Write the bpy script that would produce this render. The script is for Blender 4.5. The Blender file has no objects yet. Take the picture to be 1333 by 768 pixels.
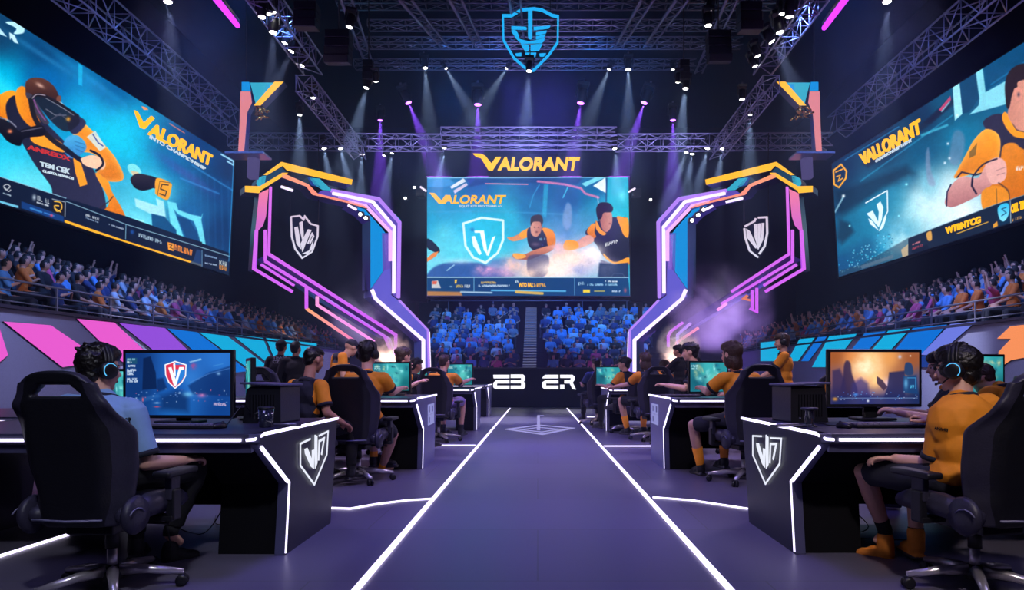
import bpy, bmesh, math, random
import numpy as np
from mathutils import Vector, Matrix, Euler
from mathutils.geometry import tessellate_polygon
random.seed(7); np.random.seed(7)
R = math.radians
F, CX, CY, EYE = 889.0, 700.0, 489.0, 1.1
scene = bpy.context.scene
COL = scene.collection
def P(px, py, d): return Vector(((px-CX)*d/F, d, EYE+(CY-py)*d/F))
def X(px, d): return (px-CX)*d/F
def Z(py, d): return EYE+(CY-py)*d/F
class Plane:
    # a vertical plane standing in the hall, through (x0,y0) and (x1,y1) on the floor plan
    def __init__(s, x0, y0, x1, y1):
        s.o = Vector((x0, y0, 0)); s.u = Vector((x1-x0, y1-y0, 0)).normalized(); s.v = Vector((0, 0, 1))
        n = s.u.cross(s.v)
        s.n = n if n.dot(Vector((0, 0, EYE))-s.o) > 0 else -n
    def ray(s, px, py):
        d = Vector(((px-CX)/F, 1, (CY-py)/F)); c = Vector((0, 0, EYE))
        return c+d*((s.o-c).dot(s.n)/d.dot(s.n))
    def uv(s, px, py):
        w = s.ray(px, py)-s.o
        return (w.dot(s.u), w.z)
    def loop(s, pts): return [s.uv(*p) for p in pts]
def lin(c):
    c = c/255.0
    return c/12.92 if c <= .04045 else ((c+.055)/1.055)**2.4
def rgb(r, g, b): return (lin(r), lin(g), lin(b), 1)
# ---------- materials
def mat(name, col, rough=.5, metal=0, noise=.12, scale=30, bump=0, bscale=200, coat=0, sheen=0, spec=.5):
    m = bpy.data.materials.new(name); m.use_nodes = True
    nt = m.node_tree; b = nt.nodes['Principled BSDF']
    b.inputs['Roughness'].default_value = rough; b.inputs['Metallic'].default_value = metal
    b.inputs['Specular IOR Level'].default_value = spec
    b.inputs['Coat Weight'].default_value = coat
    b.inputs['Sheen Weight'].default_value = sheen
    tc = nt.nodes.new('ShaderNodeTexCoord'); n = nt.nodes.new('ShaderNodeTexNoise')
    n.inputs['Scale'].default_value = scale; n.inputs['Detail'].default_value = 4
    nt.links.new(tc.outputs['Object'], n.inputs['Vector'])
    r = nt.nodes.new('ShaderNodeMapRange')
    r.inputs['To Min'].default_value = 1-noise; r.inputs['To Max'].default_value = 1+noise
    nt.links.new(n.outputs['Fac'], r.inputs['Value'])
    v = nt.nodes.new('ShaderNodeVectorMath'); v.operation = 'SCALE'
    v.inputs[0].default_value = col[:3]
    nt.links.new(r.outputs[0], v.inputs['Scale']); nt.links.new(v.outputs[0], b.inputs['Base Color'])
    if bump:
        n2 = nt.nodes.new('ShaderNodeTexNoise'); n2.inputs['Scale'].default_value = bscale; n2.inputs['Detail'].default_value = 3
        nt.links.new(tc.outputs['Object'], n2.inputs['Vector'])
        bp = nt.nodes.new('ShaderNodeBump'); bp.inputs['Strength'].default_value = bump; bp.inputs['Distance'].default_value = .01
        nt.links.new(n2.outputs['Fac'], bp.inputs['Height']); nt.links.new(bp.outputs[0], b.inputs['Normal'])
    return m
def emi(name, col, s=1.0, sample=True):
    m = bpy.data.materials.new(name); m.use_nodes = True
    nt = m.node_tree; nt.nodes.clear()
    e = nt.nodes.new('ShaderNodeEmission'); o = nt.nodes.new('ShaderNodeOutputMaterial')
    e.inputs['Color'].default_value = col; e.inputs['Strength'].default_value = s
    nt.links.new(e.outputs[0], o.inputs[0])
    if not sample: m.cycles.emission_sampling = 'NONE'
    return m
def emi_grad(name, cols, z0, z1, s=1.0):
    # LED skin whose colour runs from one hue to the next with height
    m = emi(name, cols[0], s); nt = m.node_tree
    g = nt.nodes.new('ShaderNodeNewGeometry'); sp = nt.nodes.new('ShaderNodeSeparateXYZ'); mr = nt.nodes.new('ShaderNodeMapRange')
    cr = nt.nodes.new('ShaderNodeValToRGB')
    nt.links.new(g.outputs['Position'], sp.inputs[0]); nt.links.new(sp.outputs['Z'], mr.inputs['Value'])
    mr.inputs['From Min'].default_value = z0; mr.inputs['From Max'].default_value = z1
    nt.links.new(mr.outputs[0], cr.inputs[0])
    el = cr.color_ramp.elements
    for i, c in enumerate(cols):
        t = i/(len(cols)-1)
        e = el[0] if i == 0 else (el[1] if i == len(cols)-1 else el.new(t))
        e.position = t; e.color = c
    nt.links.new(cr.outputs[0], nt.nodes['Emission'].inputs['Color'])
    return m
def emi_attr(name, s=1.0):
    m = emi(name, (1, 1, 1, 1), s, sample=False); nt = m.node_tree
    a = nt.nodes.new('ShaderNodeAttribute'); a.attribute_name = 'Col'
    nt.links.new(a.outputs['Color'], nt.nodes['Emission'].inputs['Color'])
    return m
# ---------- mesh builder
class MB:
    def __init__(s): s.v = []; s.f = []; s.m = []; s.sm = []; s.mats = []
    def mi(s, m):
        if m not in s.mats: s.mats.append(m)
        return s.mats.index(m)
    def add(s, vs, fs, m, smooth=False):
        o = len(s.v); s.v.extend([tuple(v) for v in vs]); k = s.mi(m)
        for f in fs: s.f.append([i+o for i in f]); s.m.append(k); s.sm.append(smooth)
        return s
    def bm(s, b, m, smooth=False, mtx=None):
        b.verts.index_update()
        s.add([(mtx @ v.co if mtx else v.co) for v in b.verts], [[v.index for v in f.verts] for f in b.faces], m, smooth); b.free(); return s
    def box(s, c, size, m, rot=(0, 0, 0), bev=0, seg=2, taper=None):
        b = bmesh.new(); bmesh.ops.create_cube(b, size=1)
        for v in b.verts:
            if taper and v.co.z > 0: v.co.x *= taper[0]; v.co.y *= taper[1]
            v.co.x *= size[0]; v.co.y *= size[1]; v.co.z *= size[2]
        if bev: bmesh.ops.bevel(b, geom=b.edges[:], offset=bev, segments=seg, profile=.5, affect='EDGES')
        e = rot if isinstance(rot, Matrix) else Euler(rot).to_matrix()
        return s.bm(b, m, bool(bev and seg > 2), Matrix.Translation(Vector(c)) @ e.to_4x4())
    def tube(s, pts, r, m, n=8, cap=True, smooth=True):
        pts = [Vector(p) for p in pts]; rs = r if isinstance(r, (list, tuple)) else [r]*len(pts)
        vs, fs = [], []; up = None
        for i, p in enumerate(pts):
            t = (pts[min(i+1, len(pts)-1)]-pts[max(i-1, 0)]).normalized()
            if up is None:
                a = Vector((0, 0, 1)) if abs(t.z) < .9 else Vector((1, 0, 0)); up = (a-t*a.dot(t)).normalized()
            else:
                up = (up-t*up.dot(t)).normalized()
            w = t.cross(up)
            for k in range(n):
                a = 2*math.pi*k/n; vs.append(p+(up*math.cos(a)+w*math.sin(a))*rs[i])
        for i in range(len(pts)-1):
            for k in range(n):
                fs.append([i*n+k, i*n+(k+1) % n, (i+1)*n+(k+1) % n, (i+1)*n+k])
        if cap: fs.append(list(range(n))[::-1]); fs.append([(len(pts)-1)*n+k for k in range(n)])
        return s.add(vs, fs, m, smooth)
    def ell(s, c, r, m, rot=None, sub=2):
        b = bmesh.new(); bmesh.ops.create_icosphere(b, subdivisions=sub, radius=1)
        r = r if isinstance(r, (tuple, list)) else (r, r, r)
        e = (rot if isinstance(rot, Matrix) else Euler(rot or (0, 0, 0)).to_matrix()).to_4x4()
        return s.bm(b, m, True, Matrix.Translation(Vector(c)) @ e @ Matrix.Diagonal((*r, 1)))
    def lathe(s, prof, m, c=(0, 0, 0), axis=None, n=20, smooth=True):
        q = Vector((0, 0, 1)).rotation_difference(Vector(axis)).to_matrix() if axis is not None else Matrix.Identity(3)
        vs, fs = [], []; c = Vector(c)
        for (r, z) in prof:
            for k in range(n):
                a = 2*math.pi*k/n; vs.append(c+q @ Vector((r*math.cos(a), r*math.sin(a), z)))
        for i in range(len(prof)-1):
            for k in range(n): fs.append([i*n+k, i*n+(k+1) % n, (i+1)*n+(k+1) % n, (i+1)*n+k])
        fs.append(list(range(n))[::-1]); fs.append([(len(prof)-1)*n+k for k in range(n)])
        return s.add(vs, fs, m, smooth)
    def prism(s, loops, o, u, v, n, depth, m, side=None, off=0):
        # loops: outline first, then holes, as 2-D points on the plane (o,u,v); front face towards n
        if not isinstance(loops[0][0], (tuple, list)): loops = [loops]
        o = Vector(o)+n*off
        flat = [p for l in loops for p in l]
        tris = tessellate_polygon([[Vector((p[0], p[1], 0)) for p in l] for l in loops])
        W = lambda p, z: o+u*p[0]+v*p[1]-n*z
        k = len(flat)
        s.add([W(p, 0) for p in flat], tris, m)
        if depth:
            s.add([W(p, depth) for p in flat], [t[::-1] for t in tris], side or m)
            for l in loops:
                q = len(l); s.add([W(p, 0) for p in l]+[W(p, depth) for p in l], [[i, (i+1) % q, q+(i+1) % q, q+i] for i in range(q)], side or m)
        return s
    def on(s, pl, pts, depth, m, side=None, off=0):
        # pts: photo-frame trace on Plane pl (one loop or several)
        loops = [pts] if not isinstance(pts[0][0], (tuple, list)) else pts
        return s.prism([pl.loop(l) for l in loops], pl.o, pl.u, pl.v, pl.n, depth, m, side, off)
    def build(s, name, parent=None, loc=None, rz=0, bevel=0):
        me = bpy.data.meshes.new(name)
        me.from_pydata(s.v, [], s.f)
        for m in s.mats: me.materials.append(m)
        me.polygons.foreach_set('material_index', s.m); me.polygons.foreach_set('use_smooth', s.sm)
        me.update(); me.validate()
        b = bmesh.new(); b.from_mesh(me); bmesh.ops.recalc_face_normals(b, faces=b.faces); b.to_mesh(me); b.free()
        o = bpy.data.objects.new(name, me); COL.objects.link(o)
        if parent is not None: o.parent = parent
        if loc is not None: o.location = loc
        o.rotation_euler.z = rz
        if bevel:
            md = o.modifiers.new('bevel', 'BEVEL'); md.width = bevel; md.segments = 2; md.limit_method = 'ANGLE'
        return o
def stroke(pts, w, closed=False):
    # polyline -> outline polygon(s) with mitred corners (2-D)
    n = len(pts); L, Q = [], []
    for i in range(n):
        p = Vector(pts[i]).to_2d() if len(pts[i]) > 2 else Vector(pts[i])
        a = Vector(pts[(i-1) % n]) if (closed or i > 0) else None
        b = Vector(pts[(i+1) % n]) if (closed or i < n-1) else None
        d1 = (p-a).normalized() if a is not None else None; d2 = (b-p).normalized() if b is not None else None
        if d1 is None: d1 = d2
        if d2 is None: d2 = d1
        n1 = Vector((-d1.y, d1.x)); n2 = Vector((-d2.y, d2.x)); t = (n1+n2)
        if t.length < 1e-6: t = n1
        t.normalize(); k = w/2/max(.35, t.dot(n1))
        L.append(tuple(p+t*k)); Q.append(tuple(p-t*k))
    if closed: return [L, Q]
    return [L+Q[::-1]]
def root(name, label, cat, loc=(0, 0, 0), rz=0, group=None):
    o = bpy.data.objects.new(name, None); COL.objects.link(o); o.location = loc; o.rotation_euler.z = rz
    o['label'] = label; o['category'] = cat
    if group: o['group'] = group
    return o
def tag(o, label=None, cat=None, group=None, kind=None):
    for k, v in (('label', label), ('category', cat), ('group', group), ('kind', kind)):
        if v: o[k] = v
    return o
def struct(o): o['kind'] = 'structure'; return o
KIDS = {}
def dup(r, loc, rz=None, label=None, group=None, scale=None, skip=()):
    c = r.copy(); COL.objects.link(c); c.location = loc
    if rz is not None: c.rotation_euler.z = rz
    if scale: c.scale = (scale,)*3
    if label: c['label'] = label
    if group: c['group'] = group
    if r.name not in KIDS: KIDS[r.name] = [(o, list(o.children)) for o in r.children]
    for ch, gs in KIDS[r.name]:
        if ch.type == 'LIGHT' and 'light' in skip: continue
        d = ch.copy(); COL.objects.link(d); d.parent = c
        for g in gs:
            e = g.copy(); COL.objects.link(e); e.parent = d
    return c
def text_geo(txt, bold=0, shear=0):
    cu = bpy.data.curves.new('t', 'FONT'); cu.body = txt; cu.size = 1; cu.offset = bold; cu.shear = shear; cu.resolution_u = 3; cu.align_x = 'LEFT'
    ob = bpy.data.objects.new('t', cu); COL.objects.link(ob)
    dg = bpy.context.evaluated_depsgraph_get(); dg.update()
    me = bpy.data.meshes.new_from_object(ob.evaluated_get(dg))
    vs = [v.co.copy() for v in me.vertices]; fs = [list(p.vertices) for p in me.polygons]
    bpy.data.objects.remove(ob); bpy.data.curves.remove(cu); bpy.data.meshes.remove(me)
    xs = [v.x for v in vs]; ys = [v.y for v in vs]
    x0, x1, y0, y1 = min(xs), max(xs), min(ys), max(ys)
    return [((v.x-x0)/(x1-x0), (v.y-y0)/(y1-y0)) for v in vs], fs
def text_quad(mb, txt, m, corners, n, depth=.01, bold=.0, shear=0):
    # corners: bottom-left, bottom-right, top-right, top-left as points in the hall
    uv, fs = text_geo(txt, bold, shear); a, b, c, d = [Vector(q) for q in corners]
    pt = lambda s, t: a*(1-s)*(1-t)+b*s*(1-t)+c*s*t+d*(1-s)*t
    mb.add([pt(*q)+n*.002 for q in uv], fs, m)
    if depth:
        # thickness: front faces pushed out, rims along open edges
        cnt = {}
        for f in fs:
            for i in range(len(f)):
                e = (f[i], f[(i+1) % len(f)]); cnt[tuple(sorted(e))] = cnt.get(tuple(sorted(e)), 0)+1
        vs = [pt(*q)+n*.002 for q in uv]; k = len(vs)
        mb.add(vs+[v+n*depth for v in vs], [[i+k for i in f] for f in fs]+[[e[0], e[1], e[1]+k, e[0]+k] for e, c_ in cnt.items() if c_ == 1], m)
    return mb
# ---------- palette
M = {}
M['black'] = mat('black_plastic', rgb(22, 22, 30), .45)
M['void'] = mat('matte_black', rgb(14, 14, 20), .8, spec=.15)
M['leather'] = mat('black_leatherette', rgb(24, 24, 33), .42, bump=.15, bscale=90)
M['leather2'] = mat('charcoal_leatherette', rgb(48, 46, 66), .45, bump=.15, bscale=90)
M['chrome'] = mat('brushed_metal', rgb(215, 208, 220), .3, .75)
M['steel'] = mat('truss_metal', rgb(140, 142, 165), .35, .7)
M['slate'] = mat('slate_laminate', rgb(30, 30, 50), .42, noise=.1, bump=.05)
M['slate2'] = mat('slate_edge', rgb(82, 82, 118), .4)
M['top'] = mat('desk_top', rgb(50, 50, 72), .35)
M['grey'] = mat('barrier_grey', rgb(132, 134, 172), .6)
M['skin'] = mat('skin_light', rgb(222, 168, 150), .5, noise=.06)
M['skin2'] = mat('skin_tan', rgb(196, 138, 116), .5, noise=.06)
M['lip'] = mat('lip', rgb(160, 90, 85), .5)
M['hairb'] = mat('hair_black', rgb(20, 16, 18), .4, bump=.6, bscale=60)
M['hairbr'] = mat('hair_brown', rgb(66, 46, 38), .5, bump=.6, bscale=60)
M['orange'] = mat('orange_jersey', rgb(245, 150, 30), .75, noise=.08, bump=.12, bscale=60)
M['blue'] = mat('pale_blue_jersey', rgb(140, 178, 225), .75, noise=.08, bump=.12, bscale=60)
M['navy'] = mat('navy_cloth', rgb(26, 28, 44), .8)
M['cloth'] = mat('black_cloth', rgb(20, 20, 26), .85)
M['white'] = mat('white_print', rgb(225, 225, 235), .6)
M['strip'] = emi('led_white', (.76, .70, 1, 1), 2.6)
M['line'] = emi('floor_led_white', (.78, .70, 1, 1), 2.4)
M['logo'] = emi('logo_white', (.85, .88, 1, 1), 1.0)
M['yellow'] = emi('sign_yellow', rgb(255, 196, 18), 1.35)
# ---------- camera
cam = bpy.data.cameras.new('camera'); co = bpy.data.objects.new('camera', cam); COL.objects.link(co)
co.location = (0, 0, EYE); co.rotation_euler = (R(90), 0, 0)
cam.sensor_width = 36; cam.lens = F*36/1333; cam.shift_x = -(CX-666.5)/1333; cam.shift_y = (CY-384)/1333
cam.clip_end = 200; scene.camera = co
# ---------- shell
def floor_mat():
    m = bpy.data.materials.new('stage_floor'); m.use_nodes = True; nt = m.node_tree; b = nt.nodes['Principled BSDF']
    tc = nt.nodes.new('ShaderNodeTexCoord')
    br = nt.nodes.new('ShaderNodeTexBrick'); br.offset = .5
    br.inputs['Scale'].default_value = 1; br.inputs['Brick Width'].default_value = 2.44; br.inputs['Row Height'].default_value = 1.22
    br.inputs['Mortar Size'].default_value = .006; br.inputs['Mortar Smooth'].default_value = .3
    br.inputs['Color1'].default_value = (.14, .128, .185, 1); br.inputs['Color2'].default_value = (.155, .142, .20, 1); br.inputs['Mortar'].default_value = (.11, .108, .122, 1)
    nt.links.new(tc.outputs['Object'], br.inputs['Vector'])
    n = nt.nodes.new('ShaderNodeTexNoise'); n.inputs['Scale'].default_value = 1.3; n.inputs['Detail'].default_value = 8
    mp = nt.nodes.new('ShaderNodeMapping'); mp.inputs['Scale'].default_value = (1, .35, 1)
    nt.links.new(tc.outputs['Object'], mp.inputs[0]); nt.links.new(mp.outputs[0], n.inputs['Vector'])
    mr = nt.nodes.new('ShaderNodeMapRange'); mr.inputs['To Min'].default_value = .30; mr.inputs['To Max'].default_value = .50
    nt.links.new(n.outputs['Fac'], mr.inputs['Value']); nt.links.new(mr.outputs[0], b.inputs['Roughness'])
    mx = nt.nodes.new('ShaderNodeMixRGB'); mx.blend_type = 'MULTIPLY'; mx.inputs[0].default_value = .5
    cr = nt.nodes.new('ShaderNodeValToRGB'); cr.color_ramp.elements[0].position = .3; cr.color_ramp.elements[0].color = (.55, .55, .6, 1); cr.color_ramp.elements[1].position = .7
    nt.links.new(n.outputs['Fac'], cr.inputs[0]); nt.links.new(br.outputs['Color'], mx.inputs[1]); nt.links.new(cr.outputs[0], mx.inputs[2])
    nt.links.new(mx.outputs[0], b.inputs['Base Color'])
    return m
M['floor'] = floor_mat()
M['wall'] = mat('hall_wall', rgb(9, 11, 22), .95, spec=0, bump=.2, bscale=3)
M['ceil'] = mat('hall_ceiling', rgb(8, 12, 24), .95, spec=0)
M['tier'] = mat('tier_concrete', rgb(16, 18, 30), .9, spec=.1)
XW, YF, YB, ZC = 15.5, -2.0, 41.0, 16.0
struct(MB().box((0, (YF+YB)/2, -.1), (2*XW, YB-YF, .2), M['floor']).build('floor'))
struct(MB().box((0, (YF+YB)/2, ZC+.1), (2*XW, YB-YF, .2), M['ceil']).build('ceiling'))
struct(MB().box((-XW-.1, (YF+YB)/2, ZC/2), (.2, YB-YF, ZC+.4), M['wall']).build('wall_left'))
struct(MB().box((XW+.1, (YF+YB)/2, ZC/2), (.2, YB-YF, ZC+.4), M['wall']).build('wall_right'))
struct(MB().box((0, YB+.1, ZC/2), (2*XW+.4, .2, ZC+.4), M['wall']).build('wall_back'))
# ---------- floor lines
def floor_line(pts, w, label, grp='light strips set in the stage floor', m=None):
    mb = MB(); mb.prism(stroke(pts, w), (0, 0, .012), Vector((1, 0, 0)), Vector((0, 1, 0)), Vector((0, 0, 1)), .012, m or M['line'])
    return tag(mb.build('floor_light_strip'), label, 'light strip', grp)
G = lambda px, py: (X(px, EYE*F/(py-CY)), EYE*F/(py-CY))
floor_line([(-.93, 1.6), (-.93, 22.9)], .035, 'long white light strip along the left edge of the central aisle')
floor_line([(.985, 1.6), (.985, 22.9)], .035, 'long white light strip along the right edge of the central aisle')
floor_line([G(430, 662), G(456, 663), G(490, 657), G(530, 652), G(562, 650)], .022, 'slightly wavy white floor strip joining the front left desk to the aisle strip')
floor_line([G(850, 648), G(900, 652), G(973, 663)], .022, 'white floor strip joining the aisle strip to the front right desk')
floor_line([G(566, 580), G(619, 580)], .04, 'short white floor strip beside the second left desk')
floor_line([G(786, 581), G(847, 581)], .04, 'short white floor strip beside the second right desk')
floor_line([G(-60, 744), G(88, 697)], .025, 'white floor strip behind the blue-shirted player on the left')
floor_line([G(764, 543), G(797, 543), G(792, 538)], .06, 'thin white floor strip by the farthest right desk')
# aisle emblem on the floor, with a glow put into its colour
mb = MB(); ux, uy, uz = Vector((1, 0, 0)), Vector((0, 1, 0)), Vector((0, 0, 1))
dl = lambda pts, w, c=False: mb.prism(stroke([G(*p) for p in pts], w, c), (0, 0, .01), ux, uy, uz, .01, M['mark'])
M['mark'] = emi('floor_mark_glow', rgb(170, 165, 230), .9)
dl([(661, 559), (702, 553.5), (745, 557.5), (706, 565.5)], .10, True)
dl([(678, 559.5), (702, 556.5), (728, 559), (705, 562.5)], .05, True)
dl([(701, 560), (701, 541), (708, 541)], .07)
tag(mb.build('floor_emblem'), 'pale diamond emblem with a hooked bar marked on the aisle floor', 'floor marking')
# faint dashed seams across the aisle
# ---------- desks
def logo_shape(mb, o, u, v, n, s, m, kind=0, depth=.006, w=.036):
    # shield outline about one unit high, centred on o; strokes inside
    T = lambda pts: [(x*s*2.3, y*s) for x, y in pts]
    if kind == 0:
        mb.prism(stroke(T([(-.11, .44), (-.36, .40), (-.36, -.02), (0, -.52), (.36, .0), (.40, .50), (.13, .455)]), w*s), o, u, v, n, depth, m)
        mb.prism(T([(-.25, .27), (-.19, .28), (-.06, -.01), (-.06, .20), (-.01, .20), (-.02, -.19), (-.09, -.12), (-.24, .18)]), o, u, v, n, depth, m)
        mb.prism(T([(.015, .50), (.075, .46), (.075, -.10), (.02, -.20), (.01, .20)]), o, u, v, n, depth, m)
        mb.prism(stroke(T([(.115, -.06), (.135, .34), (.28, .37), (.20, .04)]), .05*s), o, u, v, n, depth, m)
    return mb
M['lit_slate'] = mat('lit_slate_panel', rgb(112, 112, 165), .4)  # slate with its lavender-lit tone put into the colour, for farther desks
def desk(sg, xa, d0, h, L, label, kind=0, grp=None, k=1.0):
    y1 = d0+1.47*k
    r = root('gaming_desk', label, 'desk', (sg*xa, d0+.7, 0), 0, grp)
    ox, oy = -sg*xa, -(d0+.7)
    def fin(mb, name, **kw):
        mb.v = [(a+ox, b+oy, c) for a, b, c in mb.v]; return mb.build(name, r, **kw)
    fin(MB().box((sg*(xa+L/2), (d0+y1)/2, h-.03), (L, y1-d0-.01, .06), M['top'], bev=.008), 'tabletop')
    prof = [(d0, h), (d0, h-.05), (d0+.435*k, h*.56), (d0+.37*k, 0), (d0+1.30*k, 0), (y1, h)]
    U, V = Vector((0, 1, 0)), Vector((0, 0, 1)); N = Vector((-sg, 0, 0))
    fin(MB().prism(prof, (sg*(xa-.012), 0, 0), U, V, N, .06, M['slate'] if kind == 1 else M['lit_slate'], M['slate2']), 'end_panel', bevel=.006)
    far = sg*(xa+L)
    fin(MB().prism(prof, (far, 0, 0), U, V, N, .05, M['slate']), 'end_panel')
    fin(MB().prism([(d0+.10, h-.07), (d0+.46*k, h*.55), (d0+.41*k, .0), (d0+1.27*k, 0), (y1-.08, h-.07)], (sg*(xa+.05), 0, 0), U, V, N, .36, M['void']), 'pedestal')
    fin(MB().box((sg*(xa+L/2), d0+.05, h-.082), (L-.1, .03, .05), M['slate2'], rot=(R(14), 0, 0)), 'apron')
    fin(MB().box((sg*(xa+L/2), y1-.15, h*.55), (L-.3, .03, h*.75), M['void']), 'modesty_panel')
    # light strips: along the top edges and down the end panel
    s = MB(); x0 = sg*(xa-.016)
    w = .016
    s.box((x0, (d0+.06+y1)/2, h-.004), (w, y1-d0-.06, .017), M['strip'])
    s.box((sg*(xa+.045+L/2), d0-.006, h-.034), (L-.09, .016, w), M['strip'])
    a, b = Vector((x0, d0+.07, h-.004)), Vector((sg*(xa+.06), d0-.006, h-.034))
    s.tube([a, Vector((x0, d0+.03, h-.010)), Vector((sg*(xa+.015), d0-.004, h-.030)), b], w*.55, M['strip'], 6)
    fin(s, 'light_strip')
    s = MB(); s.prism(stroke([(d0+.025, h-.075), (d0+.452*k, h*.56), (d0+.39*k, .012)], .020), (x0, 0, 0), U, V, N, .012, M['strip'])
    fin(s, 'light_strip')
    if kind == 1:
        e = MB(); o = Vector((sg*(xa-.026), d0+.90*k, h-.25)); uu = Vector((0, -sg*-1.0, 0))
        uu = Vector((0, 1, 0)) if sg < 0 else Vector((0, -1, 0))
        logo_shape(e, o, uu, V, N, .335, M['logo']); fin(e, 'emblem')
    if kind == 2:
        e = MB(); o = Vector((sg*(xa-.024), d0+1.0*k, h-.22)); uu = Vector((0, 1, 0)) if sg < 0 else Vector((0, -1, 0))
        for (a, b, c, d_) in ((-.22, .0, -.06, .10), (.02, .0, .20, .10), (-.22, -.13, -.06, -.03), (.02, -.13, .10, -.03), (.14, -.13, .2, -.03)):
            e.prism(stroke([(a, b), (c, b), (c, d_), (a, d_)], .025, True), o, uu, V, N, .01, M['dim'])
        fin(e, 'emblem')
    # cable tray under the top
    return r
M['dim'] = emi('logo_dim', rgb(150, 150, 215), .9)
desk(-1, 1.56, 3.80, .775, 2.25, 'black gaming desk at the front left with a glowing shield emblem, blue-shirted player behind it', 1)
desk(1, 1.60, 3.83, .775, 2.4, 'black gaming desk at the front right with a glowing shield emblem beside orange-shirted player', 1)
desk(-1, 1.365, 7.63, .85, 2.3, 'slate gaming desk in the second row left of the aisle', 2)
desk(1, 1.50, 7.63, .85, 2.4, 'slate gaming desk in the second row right of the aisle', 2)
desk(-1, 1.24, 13.3, .85, 2.4, 'pale-edged gaming desk in the third row left of the aisle', 0)
desk(1, 1.37, 13.1, .85, 2.4, 'pale-edged gaming desk in the third row right of the aisle', 0)
desk(-1, 1.33, 18.0, .86, 2.2, 'farthest gaming desk left of the aisle near the black counter', 0)
desk(1, 1.56, 18.0, .86, 2.2, 'farthest gaming desk right of the aisle near the black counter', 0)
desk(-1, 3.45, 5.35, .775, 2.0, 'gaming desk with two light strips at the far left edge of the photo', 0)
desk(1, 4.5, 5.3, .775, 2.2, 'gaming desk behind the orange-shirted player on the right, cut by the photo edge', 0)
# ---------- counter with the big characters
r = root('stage_counter', 'long black counter across the end of the aisle with large white characters', 'counter', (-.1, 24, 0))
zc = Z(480, 23.8)
c = MB().box((0, 0, zc/2), (X(786, 23.8)-X(626, 23.8), .7, zc), M['void'], bev=.02); c.build('body', r)
MB().box((0, 0, zc+.02), (X(792, 23.8)-X(620, 23.8), .8, .05), M['slate'], bev=.01).build('counter_top', r)
e = MB(); pl = Plane(-5, 23.62, 5, 23.62)
K = lambda x, y: (560+x/4.267, 380+y/4.267)
def glyph(pts): e.on(pl, [K(*p) for p in pts], .03, M['logo2'])
M['logo2'] = emi('counter_character_white', (.9, .9, 1, 1), 1.25)
glyph([(350, 460), (440, 460), (440, 480), (352, 480)])
glyph([(366, 490), (440, 490), (440, 508), (372, 508), (370, 520), (440, 520), (440, 540), (362, 540), (350, 530), (350, 505)])
glyph([(447, 458), (515, 458), (527, 468), (527, 490), (520, 498), (528, 508), (528, 530), (516, 540), (447, 540), (447, 520), (505, 520), (505, 507), (447, 507), (447, 490), (505, 490), (505, 478), (447, 478)])
ends = lambda q: (setattr(q, 'v', [(a+.1, b-24, c) for a, b, c in q.v]), q.build('lettering', r))
ends(e); e = MB()
glyph([(640, 460), (712, 460), (712, 480), (622, 480), (628, 468)])
glyph([(640, 490), (712, 490), (712, 508), (644, 508), (644, 520), (712, 520), (712, 540), (634, 540), (622, 530), (622, 502)])
glyph([(722, 460), (790, 460), (802, 470), (802, 490), (792, 502), (810, 543), (790, 540), (775, 508), (745, 508), (745, 490), (780, 490), (780, 478), (722, 478)])
glyph([(722, 515), (745, 515), (745, 540), (722, 540)])
ends(e)
# ---------- barrier walls with light panels
M['pk'] = emi('panel_pink', rgb(240, 95, 215), .95); M['pu'] = emi('panel_purple', rgb(150, 80, 225), .95)
M['bl'] = emi('panel_blue', rgb(10, 118, 225), .9); M['cy'] = emi('panel_cyan', rgb(15, 175, 228), .95)
M['la'] = emi('panel_lavender', rgb(115, 130, 238), .9); M['or'] = emi('panel_orange', rgb(255, 150, 95), .95)
M['dk'] = emi('panel_deep_blue', rgb(35, 70, 165), .7); M['seam'] = mat('navy_seam', rgb(28, 30, 58), .5)
PLL = Plane(-8, 2, -8, 30); PLR = Plane(8.2, 2, 8.2, 30)
def barrier(pl, sg, x, ztop, label, items):
    r = root('barrier_wall', label, 'wall', (x, 16, 0))
    b = MB().box((sg*.15, -.6, ztop/2), (.3, 26, ztop), M['grey'], bev=.02); b.box((sg*.1, -.6, ztop+.02), (.36, 26, .05), M['seam']); b.build('body', r)
    for nm, m, pts in items:
        q = MB().on(pl, pts, .03, M[m], M['seam'], .03); q.v = [(a-x, b_-16, c) for a, b_, c in q.v]
        t = q.build('light_panel', r); t['label'] = nm+' light panel'
barrier(PLL, -1, -8, 2.12, 'grey barrier wall with slanted pink, purple and blue light panels, left side', [
 ('pink', 'pk', [(-60, 415), (-6, 418), (8, 462), (-60, 520)]),
 ('pink', 'pk', [(2, 418.5), (64, 423.5), (112, 456), (130, 470), (79, 478)]),
 ('pink', 'pk', [(98, 415), (147, 420), (215, 483), (182, 487), (150, 466)]),
 ('purple', 'pu', [(153, 420.5), (213, 427), (275, 487), (237, 487)]),
 ('blue', 'bl', [(216, 427.5), (253, 431), (322, 483), (287, 487)]),
 ('cyan', 'cy', [(256, 431.5), (291, 435), (356, 483), (328, 484)]),
 ('cyan', 'cy', [(300, 435.5), (341, 440), (354, 472), (344, 470)]),
 ('cyan', 'cy', [(345, 440), (411, 447), (412, 468), (358, 472)]),
 ('blue', 'bl', [(341, 472), (352, 474), (370, 483), (362, 483)])])
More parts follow.
